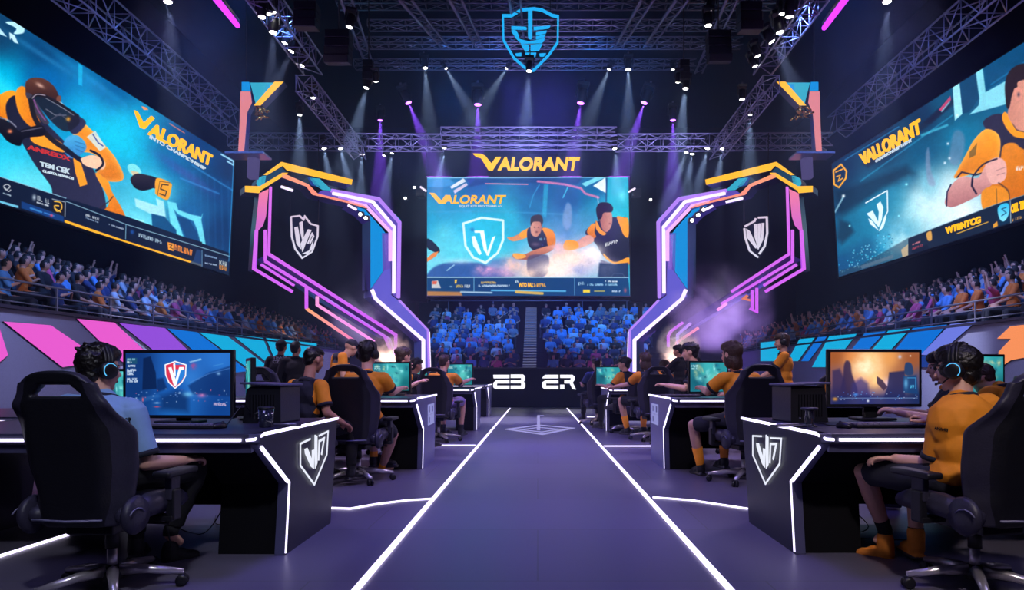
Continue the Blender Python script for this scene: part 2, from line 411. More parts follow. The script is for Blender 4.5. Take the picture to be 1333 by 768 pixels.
barrier(PLR, 1, 8.2, 2.05, 'grey barrier wall with slanted blue, lavender and orange light panels, right side', [
 ('cyan', 'cy', [(991, 446), (1022, 443), (1010, 470), (991, 470)]),
 ('cyan', 'cy', [(1042, 441.5), (1062, 439.5), (1040, 470), (1026, 470)]),
 ('blue', 'bl', [(1066, 439), (1078, 438), (1054, 470), (1044, 470)]),
 ('cyan', 'cy', [(1081, 437.5), (1117, 434.5), (1083, 478), (1058, 478)]),
 ('blue', 'bl', [(1127, 434), (1155, 431), (1118, 470), (1098, 470)]),
 ('cyan', 'cy', [(1158, 430.5), (1187, 427.5), (1148, 470), (1124, 470)]),
 ('blue', 'bl', [(1190, 427), (1235, 422.5), (1190, 474), (1152, 474)]),
 ('lavender', 'la', [(1239, 422), (1273, 418.5), (1222, 462), (1200, 462)]),
 ('deep blue', 'dk', [(1200, 464), (1238, 452), (1228, 478), (1196, 478)]),
 ('orange arrow-shaped', 'or', [(1400, 418), (1333, 423), (1317, 425), (1300, 441), (1318, 441), (1302, 458), (1302, 480), (1318, 469), (1333, 466), (1400, 462)])])
# ---------- stands
def stand(sg, x0, z0, rows, pitch, rise, y0, y1, name):
    mb = MB()
    pts = [(x0-.5, 0), (x0-.5, z0)]
    for k in range(rows):
        xx = x0+pitch*k+ (.0)
        pts += [(x0-.5+pitch*k+(0 if k else 0), z0+rise*k)] if k else []
        pts += [(x0-.5+pitch*(k+1), z0+rise*k)]
    pts += [(XW, z0+rise*(rows-1)), (XW, 0)]
    mb.prism([(a*sg, b) for a, b in pts], (0, y0, 0), Vector((1, 0, 0)), Vector((0, 0, 1)), Vector((0, -1, 0)), y1-y0, M['tier'])
    o = struct(mb.build(name)); return o
SR = dict(rows=7, pitch=.66, rise=.21)
stand(-1, 9.1, 1.95, 7, .66, .21, 4.0, 31, 'floor_tier_left')
stand(1, 9.3, 1.9, 7, .66, .21, 4.0, 31, 'floor_tier_right')
def railing(x, z0, label, h=.52):
    r = root('guard_rail', label, 'railing', (x, 16, z0))
    mb = MB()
    for zz in (h, h*.66, h*.33): mb.tube([(0, -11.5, zz), (0, 12.5, zz)], .014 if zz < h else .02, M['steel'], 6)
    mb.build('rail', r)
    post = None
    for i in range(17):
        if post is None: post = MB().box((0, 0, h/2), (.03, .03, h), M['steel'], bev=.004, seg=1).build('post', r)
        else: q = post.copy(); COL.objects.link(q); q.location.y = 0; post_last = q
        (post if i == 0 else q).location.y = -11.5+1.5*i
railing(-8.45, 2.12, 'metal guard rail in front of the left stand'); railing(8.65, 2.05, 'metal guard rail in front of the right stand')
# centre stand with steps
CR, CP, CH, CY0, CZ0 = 13, .66, .27, 29.6, .85
mb = MB(); pts = [(CY0-.4, 0), (CY0-.4, CZ0)]
for k in range(CR): pts += ([(CY0-.4+CP*k, CZ0+CH*k)] if k else [])+[(CY0-.4+CP*(k+1), CZ0+CH*k)]
pts += [(YB, CZ0+CH*(CR-1)), (YB, 0)]
mb.prism(pts, (-6.6, 0, 0), Vector((0, 1, 0)), Vector((0, 0, 1)), Vector((-1, 0, 0)), 13.0, M['tier'])
struct(mb.build('floor_tier_back'))
r = root('stand_stairs', 'pale-edged stairway climbing through the middle of the far stand', 'stairs', (-.37, CY0, CZ0))
mb = MB(); e = MB()
for k in range(CR*2+5):
    yy = -.4+CP*k/2; zz = CH*k/2
    mb.box((0, yy+.2, zz+.02), (.62, .36, .12), M['tier2'] if 'tier2' in M else M.setdefault('tier2', mat('step_grey', rgb(120, 122, 150), .7)))
    e.box((0, yy+.0, zz+.08), (.62, .045, .045), M.setdefault('nose', emi('step_nosing_glow', rgb(120, 125, 165), .55)))  # pale edging given a glow of its own
mb.build('step_flight', r); e.build('step_edging', r)
# low wall before the far stand
struct(MB().box((0, CY0-.55, .55), (13.2, .12, 1.1), M['wall']).build('trim_far_stand'))
# far stand cross rail above the crowd
mb = MB().tube([(-6, 38.3, Z(391, 38.3)), (6, 38.3, Z(391, 38.3))], .05, M['steel']); 
for xx in (-5, -2.5, 2.5, 5): mb.tube([(xx, 38.3, CZ0+CH*12), (xx, 38.3, Z(391, 38.3))], .035, M['steel'])
tag(mb.build('cross_rail'), 'thin horizontal rail above the far crowd below the central screen', 'railing')
# ---------- hexagonal light arches either side of the central screen
MZ = lambda m: m
M['ay'] = emi('arch_yellow', rgb(252, 184, 50), 1.2)
M['ao'] = emi_grad('arch_orange', [rgb(245, 140, 120), rgb(250, 168, 90)], 6.1, 6.7, 1.2)
M['as'] = emi('arch_salmon', rgb(240, 135, 100), .9)
M['apk'] = emi_grad('arch_post', [rgb(170, 70, 225), rgb(225, 95, 180), rgb(250, 135, 120)], 4.0, 6.6, 1.15)
M['amg'] = emi_grad('arch_tube_violet', [rgb(200, 90, 240), rgb(190, 85, 235), rgb(215, 110, 230)], 2.0, 6.4, 1.15)
M['aor'] = emi_grad('arch_tube_orange', [rgb(245, 130, 185), rgb(255, 170, 95)], 2.1, 3.0, 1.1)
M['apt'] = emi_grad('arch_tube_pink', [rgb(250, 150, 240), rgb(240, 150, 215)], 2.1, 3.0, 1.15)
M['awh'] = emi('arch_white', (.86, .74, 1, 1), 1.35)
M['alv'] = emi('arch_lilac', rgb(178, 130, 245), 1.1)
M['ali'] = emi('arch_lavender_face', rgb(98, 92, 205), 1.05)
M['acy'] = emi('arch_cyan_face', rgb(18, 145, 225), 1.0)
M['acl'] = emi('arch_cyan_light', rgb(60, 190, 225), .8)
M['atl'] = emi('arch_teal', rgb(40, 90, 130), .5)
M['abd'] = mat('arch_body', rgb(48, 44, 92), .35)
M['avi'] = emi('arch_violet_face', rgb(104, 84, 200), .85); M['apw'] = emi('arch_pink_white', rgb(238, 180, 248), 1.15)
def arch(mirror, label):
    mx = (lambda p: (1377-p[0], p[1])) if mirror else (lambda p: p)
    q0, q1 = mx((330, 0))[0], mx((558, 0))[0]
    pl = Plane(X(q0, 17.5), 17.5, X(q1, 20.5), 20.5)
    r = root('light_arch', label, 'arch', pl.ray(*mx((450, 480)))*1)
    r.location.z = 0; off = Vector(r.location)
    def part(name, shapes, depth, lab=None, o2=0, side='abd'):
        mb = MB()
        for m, pts in shapes: mb.on(pl, [mx(p) for p in pts], depth, M[m], M[side] if side else None, o2)
        mb.v = [tuple(Vector(v)-off) for v in mb.v]; o = mb.build(name, r)
        if lab: o['label'] = lab
        return o
    def tube(m, pts, w, name='light_tube', o2=.1):
        mb = MB(); uv = [pl.uv(*mx(p)) for p in pts]
        mb.prism(stroke(uv, w*.72), pl.o, pl.u, pl.v, pl.n, .09, M[m], None, o2)
        mb.v = [tuple(Vector(v)-off) for v in mb.v]; return mb.build(name, r)
    part('top_beam', [('ay', [(341, 229), (364.5, 212), (457, 235), (455.5, 242), (372, 223.5), (366, 217.5), (346, 229.5)])], .5, 'yellow roof beam', .12)
    part('inner_band', [('atl', [(345, 230), (366, 218), (372, 224), (367, 226.5), (339, 243), (340, 232)]), ('acl', [(340, 230), (346, 229), (344, 240), (336, 244), (333, 240), (334.5, 233)])], .5, None, .04)
    part('lower_beam', [('ay', [(317.5, 243), (337, 243.5), (366, 226), (374, 226), (365, 232), (338, 249), (336, 252.5), (317.5, 251)]), ('ao', [(366, 226), (400, 241), (412, 253), (450, 262), (470, 267), (478, 273), (448, 264.5), (405, 254.5), (397, 244), (365, 232)])], .5, 'yellow beam turning orange', .1)
    part('chunk', [('dk', [(399, 231), (404, 231), (417, 245), (404, 242)]), ('acl', [(402, 232), (415, 233), (432, 249), (419, 248), (408, 241)])], .45, 'cyan block', .06)
    part('shoulder', [('avi', [(420, 247), (432, 248), (492, 258), (521, 288), (520, 390), (511, 384), (508, 303), (478, 270), (450, 262), (412, 253)])], .5)
    part('side_face', [('acy', [(455, 266), (474, 270.5), (498, 297), (504, 305), (502, 345), (497, 360), (483, 376), (483, 287), (472, 276)]), ('alv', [(501, 305), (508, 306), (508, 350), (503, 352)]), ('avi', [(498, 303), (511, 303), (511, 385), (499, 356)])], .6, 'cyan inner face', -.04)
    part('outer_cap', [('acy', [(470, 252), (492, 256), (522, 286), (521, 292), (491, 260)])], .5, None, -.02)
    part('leg_face', [('ali', [(484, 375), (500, 352), (508, 350), (509, 384), (520, 392), (556, 429), (559, 448), (559, 489), (549, 489), (549, 444), (483, 386)])], .5, 'lavender slanting leg', 0)
    part('post', [('apk', [(337, 252), (349.5, 246), (346, 282), (342, 294), (336, 300), (334, 352), (328.5, 350), (332, 300)])], .45, 'pink post', .02)
    tube('awh', [(432, 252), (484, 263), (512, 296), (511.5, 382)], .10)
    tube('alv', [(430, 248.5), (492, 259.5), (519, 290), (517.5, 388)], .11)
    tube('apw', [(452, 263), (475, 268.5), (507, 302), (507, 340)], .10)
    tube('alv', [(440, 257), (480, 266), (509.5, 299)], .05)
    tube('awh', [(483, 377), (488, 389), (550, 443), (550, 484)], .11)
    tube('alv', [(518.5, 391), (556, 430), (557.5, 484)], .05)
    tube('awh', [(557, 432), (558.5, 484)], .05)
    tube('amg', [(351.5, 244), (349, 332)], .07)
    tube('amg', [(344.5, 300), (344.5, 340)], .08)
    tube('amg', [(333, 300), (329.5, 350), (380, 380)], .09)
    if not mirror:
        tube('amg', [(349, 331), (514, 436), (514, 462)], .10)
        tube('amg', [(344, 340), (394, 371), (500, 438), (507, 455)], .09)
        tube('amg', [(339, 344.5), (382, 372)], .07)
        tube('amg', [(398, 374), (398, 402)], .09)
        tube('aor', [(398, 402), (460, 444)], .09)
        tube('apt', [(412, 386), (412, 397), (486, 445)], .09)
        tube('alv', [(420, 386), (506, 441), (514, 462)], .04)
    else:
        for pts, m in (([(349, 331), (424, 380)], 'amg'), ([(344, 340), (437, 396)], 'amg'), ([(339, 344.5), (382, 372)], 'amg'),
                       ([(391, 375), (391, 406), (400, 402)], 'amg'), ([(397, 378), (397, 402)], 'amg'), ([(403, 385), (408, 389), (400, 391)], 'as'),
                       ([(430, 395), (442, 404)], 'apt'), ([(487, 420), (502, 431), (506, 437), (506, 452)], 'amg'), ([(477, 421), (494, 436), (494, 450)], 'alv'), ([(467, 427), (495, 446), (496, 455)], 'aor')):
            tube(m, pts, .08)
    # dark truss body carrying the lower diagonals
    part('lower_frame', [('abd', [(334, 338), (349, 331), (514, 435), (512, 441), (500, 439), (396, 375)])], .35, None, -.05)
    return r, pl
arL, plL = arch(False, 'hexagonal light arch left of the central screen, violet tubes and yellow roof beam')
arR, plR = arch(True, 'hexagonal light arch right of the central screen, violet tubes half hidden in smoke')
# hanging shield signs in the arches
M['lgp'] = emi_grad('shield_outline', [rgb(235, 235, 255), rgb(225, 190, 220)], 4.4, 6, .9)
def hang_sign(pl, kind, label):
    mb = MB(); sc = lambda x, y: (310+x/5.486, 200+y/5.486) if kind == 0 else (800+x/3.489, 180+y/3.489)
    A = lambda pts: mb.on(pl, [sc(*p) for p in pts], .05, M['lgp'])
    def S(pts, w): mb.prism(stroke([pl.uv(*sc(*p)) for p in pts], w), pl.o, pl.u, pl.v, pl.n, .05, M['lgp'])
    if kind == 0:
        S([(380, 450), (440, 442), (470, 470), (478, 446), (520, 500), (572, 515), (570, 590), (530, 700), (460, 745), (410, 680), (385, 590), (380, 450)], .035)
        A([(405, 525), (425, 520), (432, 545), (450, 680), (420, 640)]); A([(440, 490), (460, 482), (468, 560), (468, 640), (448, 560)])
        A([(500, 540), (525, 545), (480, 650), (462, 700), (450, 640)]); A([(460, 712), (510, 690), (538, 620), (530, 680), (500, 715)]); S([(500, 640), (530, 570), (540, 590), (515, 640)], .03)
    else:
        S([(590, 400), (635, 375), (640, 362)], .04); S([(650, 360), (690, 358), (692, 430), (680, 490), (655, 525)], .045); S([(588, 408), (592, 450), (612, 510), (650, 540)], .045)
        A([(598, 410), (612, 420), (645, 490), (640, 500), (600, 450)]); A([(632, 390), (645, 390), (645, 480), (636, 450)])
        A([(650, 388), (662, 386), (658, 470), (648, 500)]); A([(668, 384), (678, 384), (672, 460), (650, 505), (665, 440)])
    mb2 = MB(); 
    if kind == 0: bk = [(374, 444), (470, 440), (578, 510), (574, 600), (534, 708), (460, 752), (402, 686), (378, 592)]
    else: bk = [(585, 396), (640, 356), (696, 352), (697, 432), (684, 496), (652, 546), (606, 516), (586, 452)]
    mb2.on(pl, [sc(*p) for p in bk], .04, M['abk'], None, -.06)
    r = root('hanging_shield_sign', label, 'sign', pl.ray(*sc(*bk[0])))
    for m_, nm in ((mb2, 'backing'), (mb, 'emblem')):
        m_.v = [tuple(Vector(v)-r.location) for v in m_.v]; m_.build(nm, r)
    cb = MB()
    for k in (0, 2): 
        p = pl.ray(*sc(*bk[k]))-pl.n*.05-r.location; cb.tube([p, p+Vector((0, 0, 7.6-p.z-r.location.z))], .012, M['black'], 5)
    cb.build('suspension_cable', r)
M['abk'] = mat('sign_backing', rgb(22, 26, 52), .5)
hang_sign(Plane(plL.o.x+plL.n.x*-.2, plL.o.y-plL.n.y*.2, (plL.o+plL.u*5).x-plL.n.x*.2, (plL.o+plL.u*5).y-plL.n.y*.2), 0, 'white outlined shield sign hanging inside the left arch')
hang_sign(Plane(plR.o.x-plR.n.x*.2, plR.o.y-plR.n.y*.2, (plR.o+plR.u*5).x-plR.n.x*.2, (plR.o+plR.u*5).y-plR.n.y*.2), 1, 'white outlined shield sign hanging inside the right arch')
# hanging panel fragments above the arches
def fragment(mirror, label):
    mx = (lambda p: (1380-p[0], p[1])) if mirror else (lambda p: p)
    q = X(mx((340, 0))[0], 16); pl = Plane(q-1, 16, q+1, 16)
    r = root('hanging_light_panel', label, 'light panel', pl.ray(*mx((318, 107))))
    def part(nm, sh, dp=.2, lab=None, o2=0):
        mb = MB()
        for m, pts in sh: mb.on(pl, [mx(p) for p in pts], dp, M[m], M['abd'], o2)
        mb.v = [tuple(Vector(v)-r.location) for v in mb.v]; o = mb.build(nm, r)
        if lab: o['label'] = lab
    part('pillar', [('fpk', [(313, 119), (326, 119), (328, 134), (322, 146), (320, 170), (318, 196), (313, 201), (310, 198), (312, 160)])], .2, 'salmon pink pillar')
    part('corner_block', [('acy', [(315, 107), (325, 107), (327, 119), (315, 119)])], .2, 'blue block', .02)
    part('wing', [('acl', [(325, 107), (357, 107), (352, 116), (333, 138), (328, 118)]), ('acy', [(346, 109), (358, 109), (340, 132), (345, 118)])], .15, 'cyan wing', -.02)
    part('edge_bar', [('ay', [(358, 107), (370, 107), (340, 138), (331, 138)])], .25, 'yellow slanting bar', .03)
    cl = MB(); rnd = random.Random(3)
    for i in range(14):
        a = pl.ray(*mx((338+rnd.uniform(-6, 6), 144+rnd.uniform(-7, 8)))); b = a+Vector((rnd.uniform(-.2, .2), rnd.uniform(-.1, .1), rnd.uniform(-.2, .1)))
        cl.tube([a-r.location, b-r.location], .025, M['gold'], 5)
    cl.ell(pl.ray(*mx((338, 144)))-r.location, (.1, .08, .08), M['gold']); cl.build('rigging_clamp', r)
    MB().tube([(0, .1, 0), (0, .1, 13.5-r.location.z)], .012, M['black'], 5).build('suspension_cable', r)
    t = MB().box(pl.ray(*mx((318, 200)))-r.location+Vector((.1 if not mirror else -.1, 0, -.05)), (.9, .5, .05), M['steel'], bev=.01); t.build('lower_tray', r)
    b = MB().on(pl, [mx(p) for p in [(321, 204), (333, 204), (331, 230), (320, 230)]], .2, M['abd2'], None, -.05); b.v = [tuple(Vector(v)-r.location) for v in b.v]; b.build('lower_pillar', r)
M['fpk'] = emi('salmon_pink_face', rgb(235, 140, 150), .9); M['gold'] = mat('gold_clamp', rgb(220, 150, 60), .25, 1)
M['abd2'] = emi('pale_lilac_block', rgb(110, 100, 165), .45)
fragment(False, 'pink and yellow hanging light panel above the left arch'); fragment(True, 'pink and yellow hanging light panel above the right arch')
# ---------- central tower
r = root('screen_tower', 'tall black tower frame carrying the central screen', 'tower', (X(688, 26.3), 26.5, 0))
cx = r.location.x; bl = lambda a, b, c, s, nm, m='void': MB().box((a-cx, b-26.5, c), s, M[m], bev=.02).build(nm, r)
bl(X(537, 26), 26.4, (Z(270, 26)+Z(470, 26))/2, (.95, .5, Z(200, 26)-.5), 'side_drape', 'drape') if False else None
M['drape'] = mat('navy_drape', rgb(9, 11, 24), .9, spec=.1, bump=.4, bscale=4)
bl(X(538, 26.2), 26.4, (Z(195, 26)+Z(392, 26))/2, (1.0, .5, Z(195, 26)-Z(392, 26)), 'side_drape', 'drape')
bl(X(838, 26.2), 26.4, (Z(195, 26)+Z(392, 26))/2, (1.0, .5, Z(195, 26)-Z(392, 26)), 'side_drape', 'drape')
bl(X(688, 26.2), 26.5, (Z(195, 26)+Z(388, 26))/2, (8.0, .2, Z(195, 26)-Z(388, 26)), 'back_board', 'void')
for px in (540, 836): bl(X(px, 26.2), 26.7, Z(392, 26)/2, (.16, .16, Z(392, 26)), 'leg', 'void')
for px in (548, 828):
    bl(X(px, 26)+(.0), 26.0, Z(252, 26), (.35, .4, .3), 'speaker_cluster', 'black')
# ---------- trusses
def truss(name, a, b, w, h, bay, label, m='steel', rt=.03, group=None, lm=None):
    rt *= .75; a, b = Vector(a), Vector(b); t = (b-a).normalized(); L = (b-a).length
    s = t.cross(Vector((0, 0, 1))).normalized(); up = s.cross(t)
    r = root(name, label, 'truss', a, 0, group)
    cs = [(-w/2, -h/2), (w/2, -h/2), (w/2, h/2), (-w/2, h/2)]
    for x, z in cs: MB().tube([s*x+up*z, t*L+s*x+up*z], rt, M[m], 6).build('chord', r)
    mb = MB(); n = max(2, int(L/bay))
    for i in range(n):
        p, q = t*(L*i/n), t*(L*(i+1)/n)
        for k in range(4):
            c0, c1 = cs[k], cs[(k+1) % 4]
            if i % 2: c0, c1 = c1, c0
            mb.tube([p+s*c0[0]+up*c0[1], q+s*c1[0]+up*c1[1]], rt*.6, M[lm or m], 5)
            mb.tube([p+s*cs[k][0]+up*cs[k][1], p+s*cs[(k+1) % 4][0]+up*cs[(k+1) % 4][1]], rt*.5, M[lm or m], 4)
    mb.build('lattice', r)
    return r
M['steelp'] = mat('grey_truss_metal', rgb(160, 160, 190), .4, .4)
yt = 19.5
truss('lighting_truss', (X(300, yt), yt, Z(184, yt)), (X(576, yt), yt, Z(186, yt)), .4, .36, .42, 'front lighting truss left of the central raised section', 'steelp')
truss('lighting_truss', (X(802, yt), yt, Z(186, yt)), (X(1080, yt), yt, Z(184, yt)), .4, .36, .42, 'front lighting truss right of the central raised section', 'steelp')
y2 = 18.9
truss('lighting_truss', (X(575, y2), y2, Z(174, y2)), (X(802, y2), y2, Z(174, y2)), .4, .22, .5, 'upper half of the raised central truss above the yellow title', 'steelp')
truss('lighting_truss', (X(575, y2), y2, Z(189, y2)), (X(802, y2), y2, Z(189, y2)), .4, .12, .7, 'lower half of the raised central truss above the yellow title', 'steelp', .022)
def zt(py, y): return Z(py, y)
for px0, px1, py, y, h, lab in ((462, 905, 84, 25, .25, 'roof truss lowest of the blue-lit roof trusses, touching the shield tip'), (462, 965, 56, 23, .25, 'roof truss crossing the middle of the hanging shield'), (480, 990, 33, 21, .18, 'roof truss crossing the upper part of the hanging shield'), (440, 1010, 4, 18, .18, 'roof truss at the very top of the photo')):
    truss('roof_truss', (X(px0, y), y, zt(py, y)), (X(px1, y), y, zt(py, y)), .35, h, .55, lab, 'steel', .032)
for i, (a, b) in enumerate((((520, 0, 14), (575, 62, 24)), ((585, 0, 14), (620, 62, 24)), ((835, 0, 14), (800, 62, 24)), ((880, 0, 14), (838, 62, 24)), ((655, -40, 12), (672, 50, 22.5)), ((440, -10, 15), (480, 95, 24)), ((950, -10, 15), (905, 95, 24)))):
    p, q = P(*a), P(*b)
    mb = MB().tube([p, q], .04, M['steel'], 6); mb.tube([p+Vector((.25, 0, 0)), q+Vector((.25, 0, 0))], .03, M['steel'], 6)
    n = 14
    for k in range(n): 
        c, d = p.lerp(q, k/n), p.lerp(q, (k+1)/n); mb.tube([c+Vector((.25*(k % 2), 0, 0)), d+Vector((.25*((k+1) % 2), 0, 0))], .018, M['steel'], 4)
    tag(mb.build('roof_beam'), ['slanting blue-lit roof beam left of the shield, outer', 'slanting blue-lit roof beam just left of the shield', 'slanting blue-lit roof beam just right of the shield', 'slanting blue-lit roof beam right of the shield, outer', 'roof beam running towards the back above the hanging shield', 'slanting roof beam by the left speaker cluster', 'slanting roof beam by the right speaker cluster'][i], 'roof beam')
# trusses running down the hall
zz = 1.1
truss('lighting_truss', (-9.2, 6, 1.1+.83*9.2), (-9.2, 21.0, 1.1+.83*9.2), .55, .62, .6, 'long truss above the left side screen', 'steelp', .032)
truss('lighting_truss', (9.2, 6, 1.1+.83*9.2), (9.2, 21.0, 1.1+.83*9.2), .55, .62, .6, 'long truss above the right side screen', 'steelp', .032)
truss('lighting_truss', (-5, 8, 1.1+1.38*5), (-5, 15.2, 1.1+1.38*5), .4, .4, .42, 'near ceiling truss left of the roof shield carrying bright spots', 'steelp', .026)
truss('lighting_truss', (5, 8, 1.1+1.38*5), (5, 15.2, 1.1+1.38*5), .4, .4, .42, 'near ceiling truss right of the roof shield carrying bright spots', 'steelp', .026)
truss('lighting_truss', (-5, 14.6, 1.1+1.25*5), (-5, 19.2, 1.1+1.25*5), .34, .34, .42, 'lower ceiling truss running down to the front truss on the left', 'steelp', .026)
truss('lighting_truss', (5, 14.6, 1.1+1.25*5), (5, 19.2, 1.1+1.25*5), .34, .34, .42, 'lower ceiling truss running down to the front truss on the right', 'steelp', .026)
# speaker line arrays hanging
def array(px, py0, py1, d, label, w=.3):
    z1, z0 = Z(py0, d), Z(py1, d); n = max(3, int((z1-z0)/.16)); r = root('line_array_speaker', label, 'speaker', (X(px, d), d, z1))
    for k in range(n):
        MB().box((0, -.04*k*k/n, -(z1-z0)*(k+.5)/n), (w, .3, (z1-z0)/n*.92), M['black'], rot=(R(4*k), 0, 0), bev=.012).build('cabinet', r)
    MB().tube([(0, 0, 0), (0, 0, 15-z1)], .015, M['black'], 5).build('suspension_cable', r)
array(480, 80, 106, 17, 'black hanging speaker column left of the roof shield', .24); array(890, 80, 106, 17, 'black hanging speaker column right of the roof shield', .24)
array(441, 42, 86, 14, 'curved black speaker cluster by the left ceiling truss', .5); array(935, 42, 84, 15, 'curved black speaker cluster by the right ceiling truss', .5)
array(400, 6, 40, 12.5, 'black speaker cluster behind the left ceiling truss', .4); array(975, 6, 44, 12.5, 'black speaker cluster behind the right ceiling truss', .4)
# neon tubes
M['neon'] = emi('neon_violet', rgb(205, 60, 250), 1.6)
for a, b, lab in (((268, -18, 9), (309, 33, 13), 'left'), ((1113, -18, 9), (1073, 36, 13), 'right')):
    p, q = P(*a), P(*b); r = root('neon_tube', f'violet neon tube near the {lab} end of the ceiling', 'neon tube', p)
    MB().tube([(0, 0, 0), q-p], .05, M['neon'], 8).build('tube', r); MB().tube([(0, 0, .09), q-p+Vector((0, 0, .09))], .045, M['black'], 6).build('housing', r)
# hanging roof shield
M['shb'] = emi('shield_blue', rgb(30, 160, 225), 1.25)
pl = Plane(-2, 17, 2, 17); r = root('roof_shield_sign', 'large blue glowing shield hanging from the roof', 'sign', pl.ray(690, 10))
K = lambda x, y: (620+x/3.508, y/3.51)
mb = MB()
mb.prism(stroke([pl.uv(*K(*p)) for p in [(122, 68), (160, 68), (205, 42), (262, 36), (300, 42), (345, 66), (374, 72), (372, 190), (330, 250), (262, 318), (236, 318), (172, 262), (124, 180)]], .045, True), pl.o, pl.u, pl.v, pl.n, .08, M['shb'])
mb.v = [tuple(Vector(v)-r.location) for v in mb.v]; mb.build('outline', r)
mb = MB()
for pts in ([(236, 48), (256, 48), (256, 170), (246, 176), (236, 168)], [(160, 118), (228, 122), (230, 132), (160, 130)], [(262, 122), (338, 116), (330, 126), (262, 134)],
            [(160, 138), (178, 136), (190, 150), (198, 178), (246, 190), (312, 172), (310, 182), (300, 192), (206, 196), (180, 170)], [(272, 148), (322, 138), (318, 148), (272, 158)], [(272, 166), (316, 156), (310, 166), (272, 176)],
            [(204, 200), (240, 204), (240, 228), (224, 232)], [(248, 204), (302, 198), (286, 228), (248, 230)], [(178, 244), (206, 240), (206, 252), (182, 252)], [(224, 240), (244, 240), (244, 257), (226, 257)], [(248, 240), (274, 240), (270, 256), (248, 257)], [(288, 244), (318, 242), (308, 254), (290, 254)]):
    mb.on(pl, [K(*p) for p in pts], .06, M['shb'])
mb.v = [tuple(Vector(v)-r.location) for v in mb.v]; mb.build('helmet_motif', r)
MB().tube([(-.5, .05, -.1), (-.5, .05, 5)], .012, M['black'], 5).tube([(.5, .05, -.1), (.5, .05, 5)], .012, M['black'], 5).build('suspension_cable', r)
# ---------- LED screens: the moving picture is a colour attribute computed here
def catmull(pts, n=6, closed=True):
    out = []; m = len(pts)
    for i in range(m if closed else m-1):
        p0, p1, p2, p3 = [np.array(pts[(i+k) % m] if closed else pts[max(0, min(m-1, i+k))], float) for k in (-1, 0, 1, 2)]
        for j in range(n):
            t = j/n; out.append(tuple(.5*((2*p1)+(-p0+p2)*t+(2*p0-5*p1+4*p2-p3)*t*t+(-p0+3*p1-3*p2+p3)*t**3)))
    return out
def vnoise(x, y, seed=0):
    r = np.random.RandomState(seed).rand(64, 64); xi = np.floor(x).astype(int); yi = np.floor(y).astype(int)
    fx = x-xi; fy = y-yi; fx = fx*fx*(3-2*fx); fy = fy*fy*(3-2*fy)
    g = lambda a, b: r[a % 64, b % 64]
    return (g(xi, yi)*(1-fx)+g(xi+1, yi)*fx)*(1-fy)+(g(xi, yi+1)*(1-fx)+g(xi+1, yi+1)*fx)*fy
def fbm(x, y, s, seed=0, o=5):
    t = 0; a = .5; n = 0
    for k in range(o): t = t+a*vnoise(x/s*2**k+k*7.3, y/s*2**k+k*3.1, seed+k); n += a; a *= .5
    return t/n
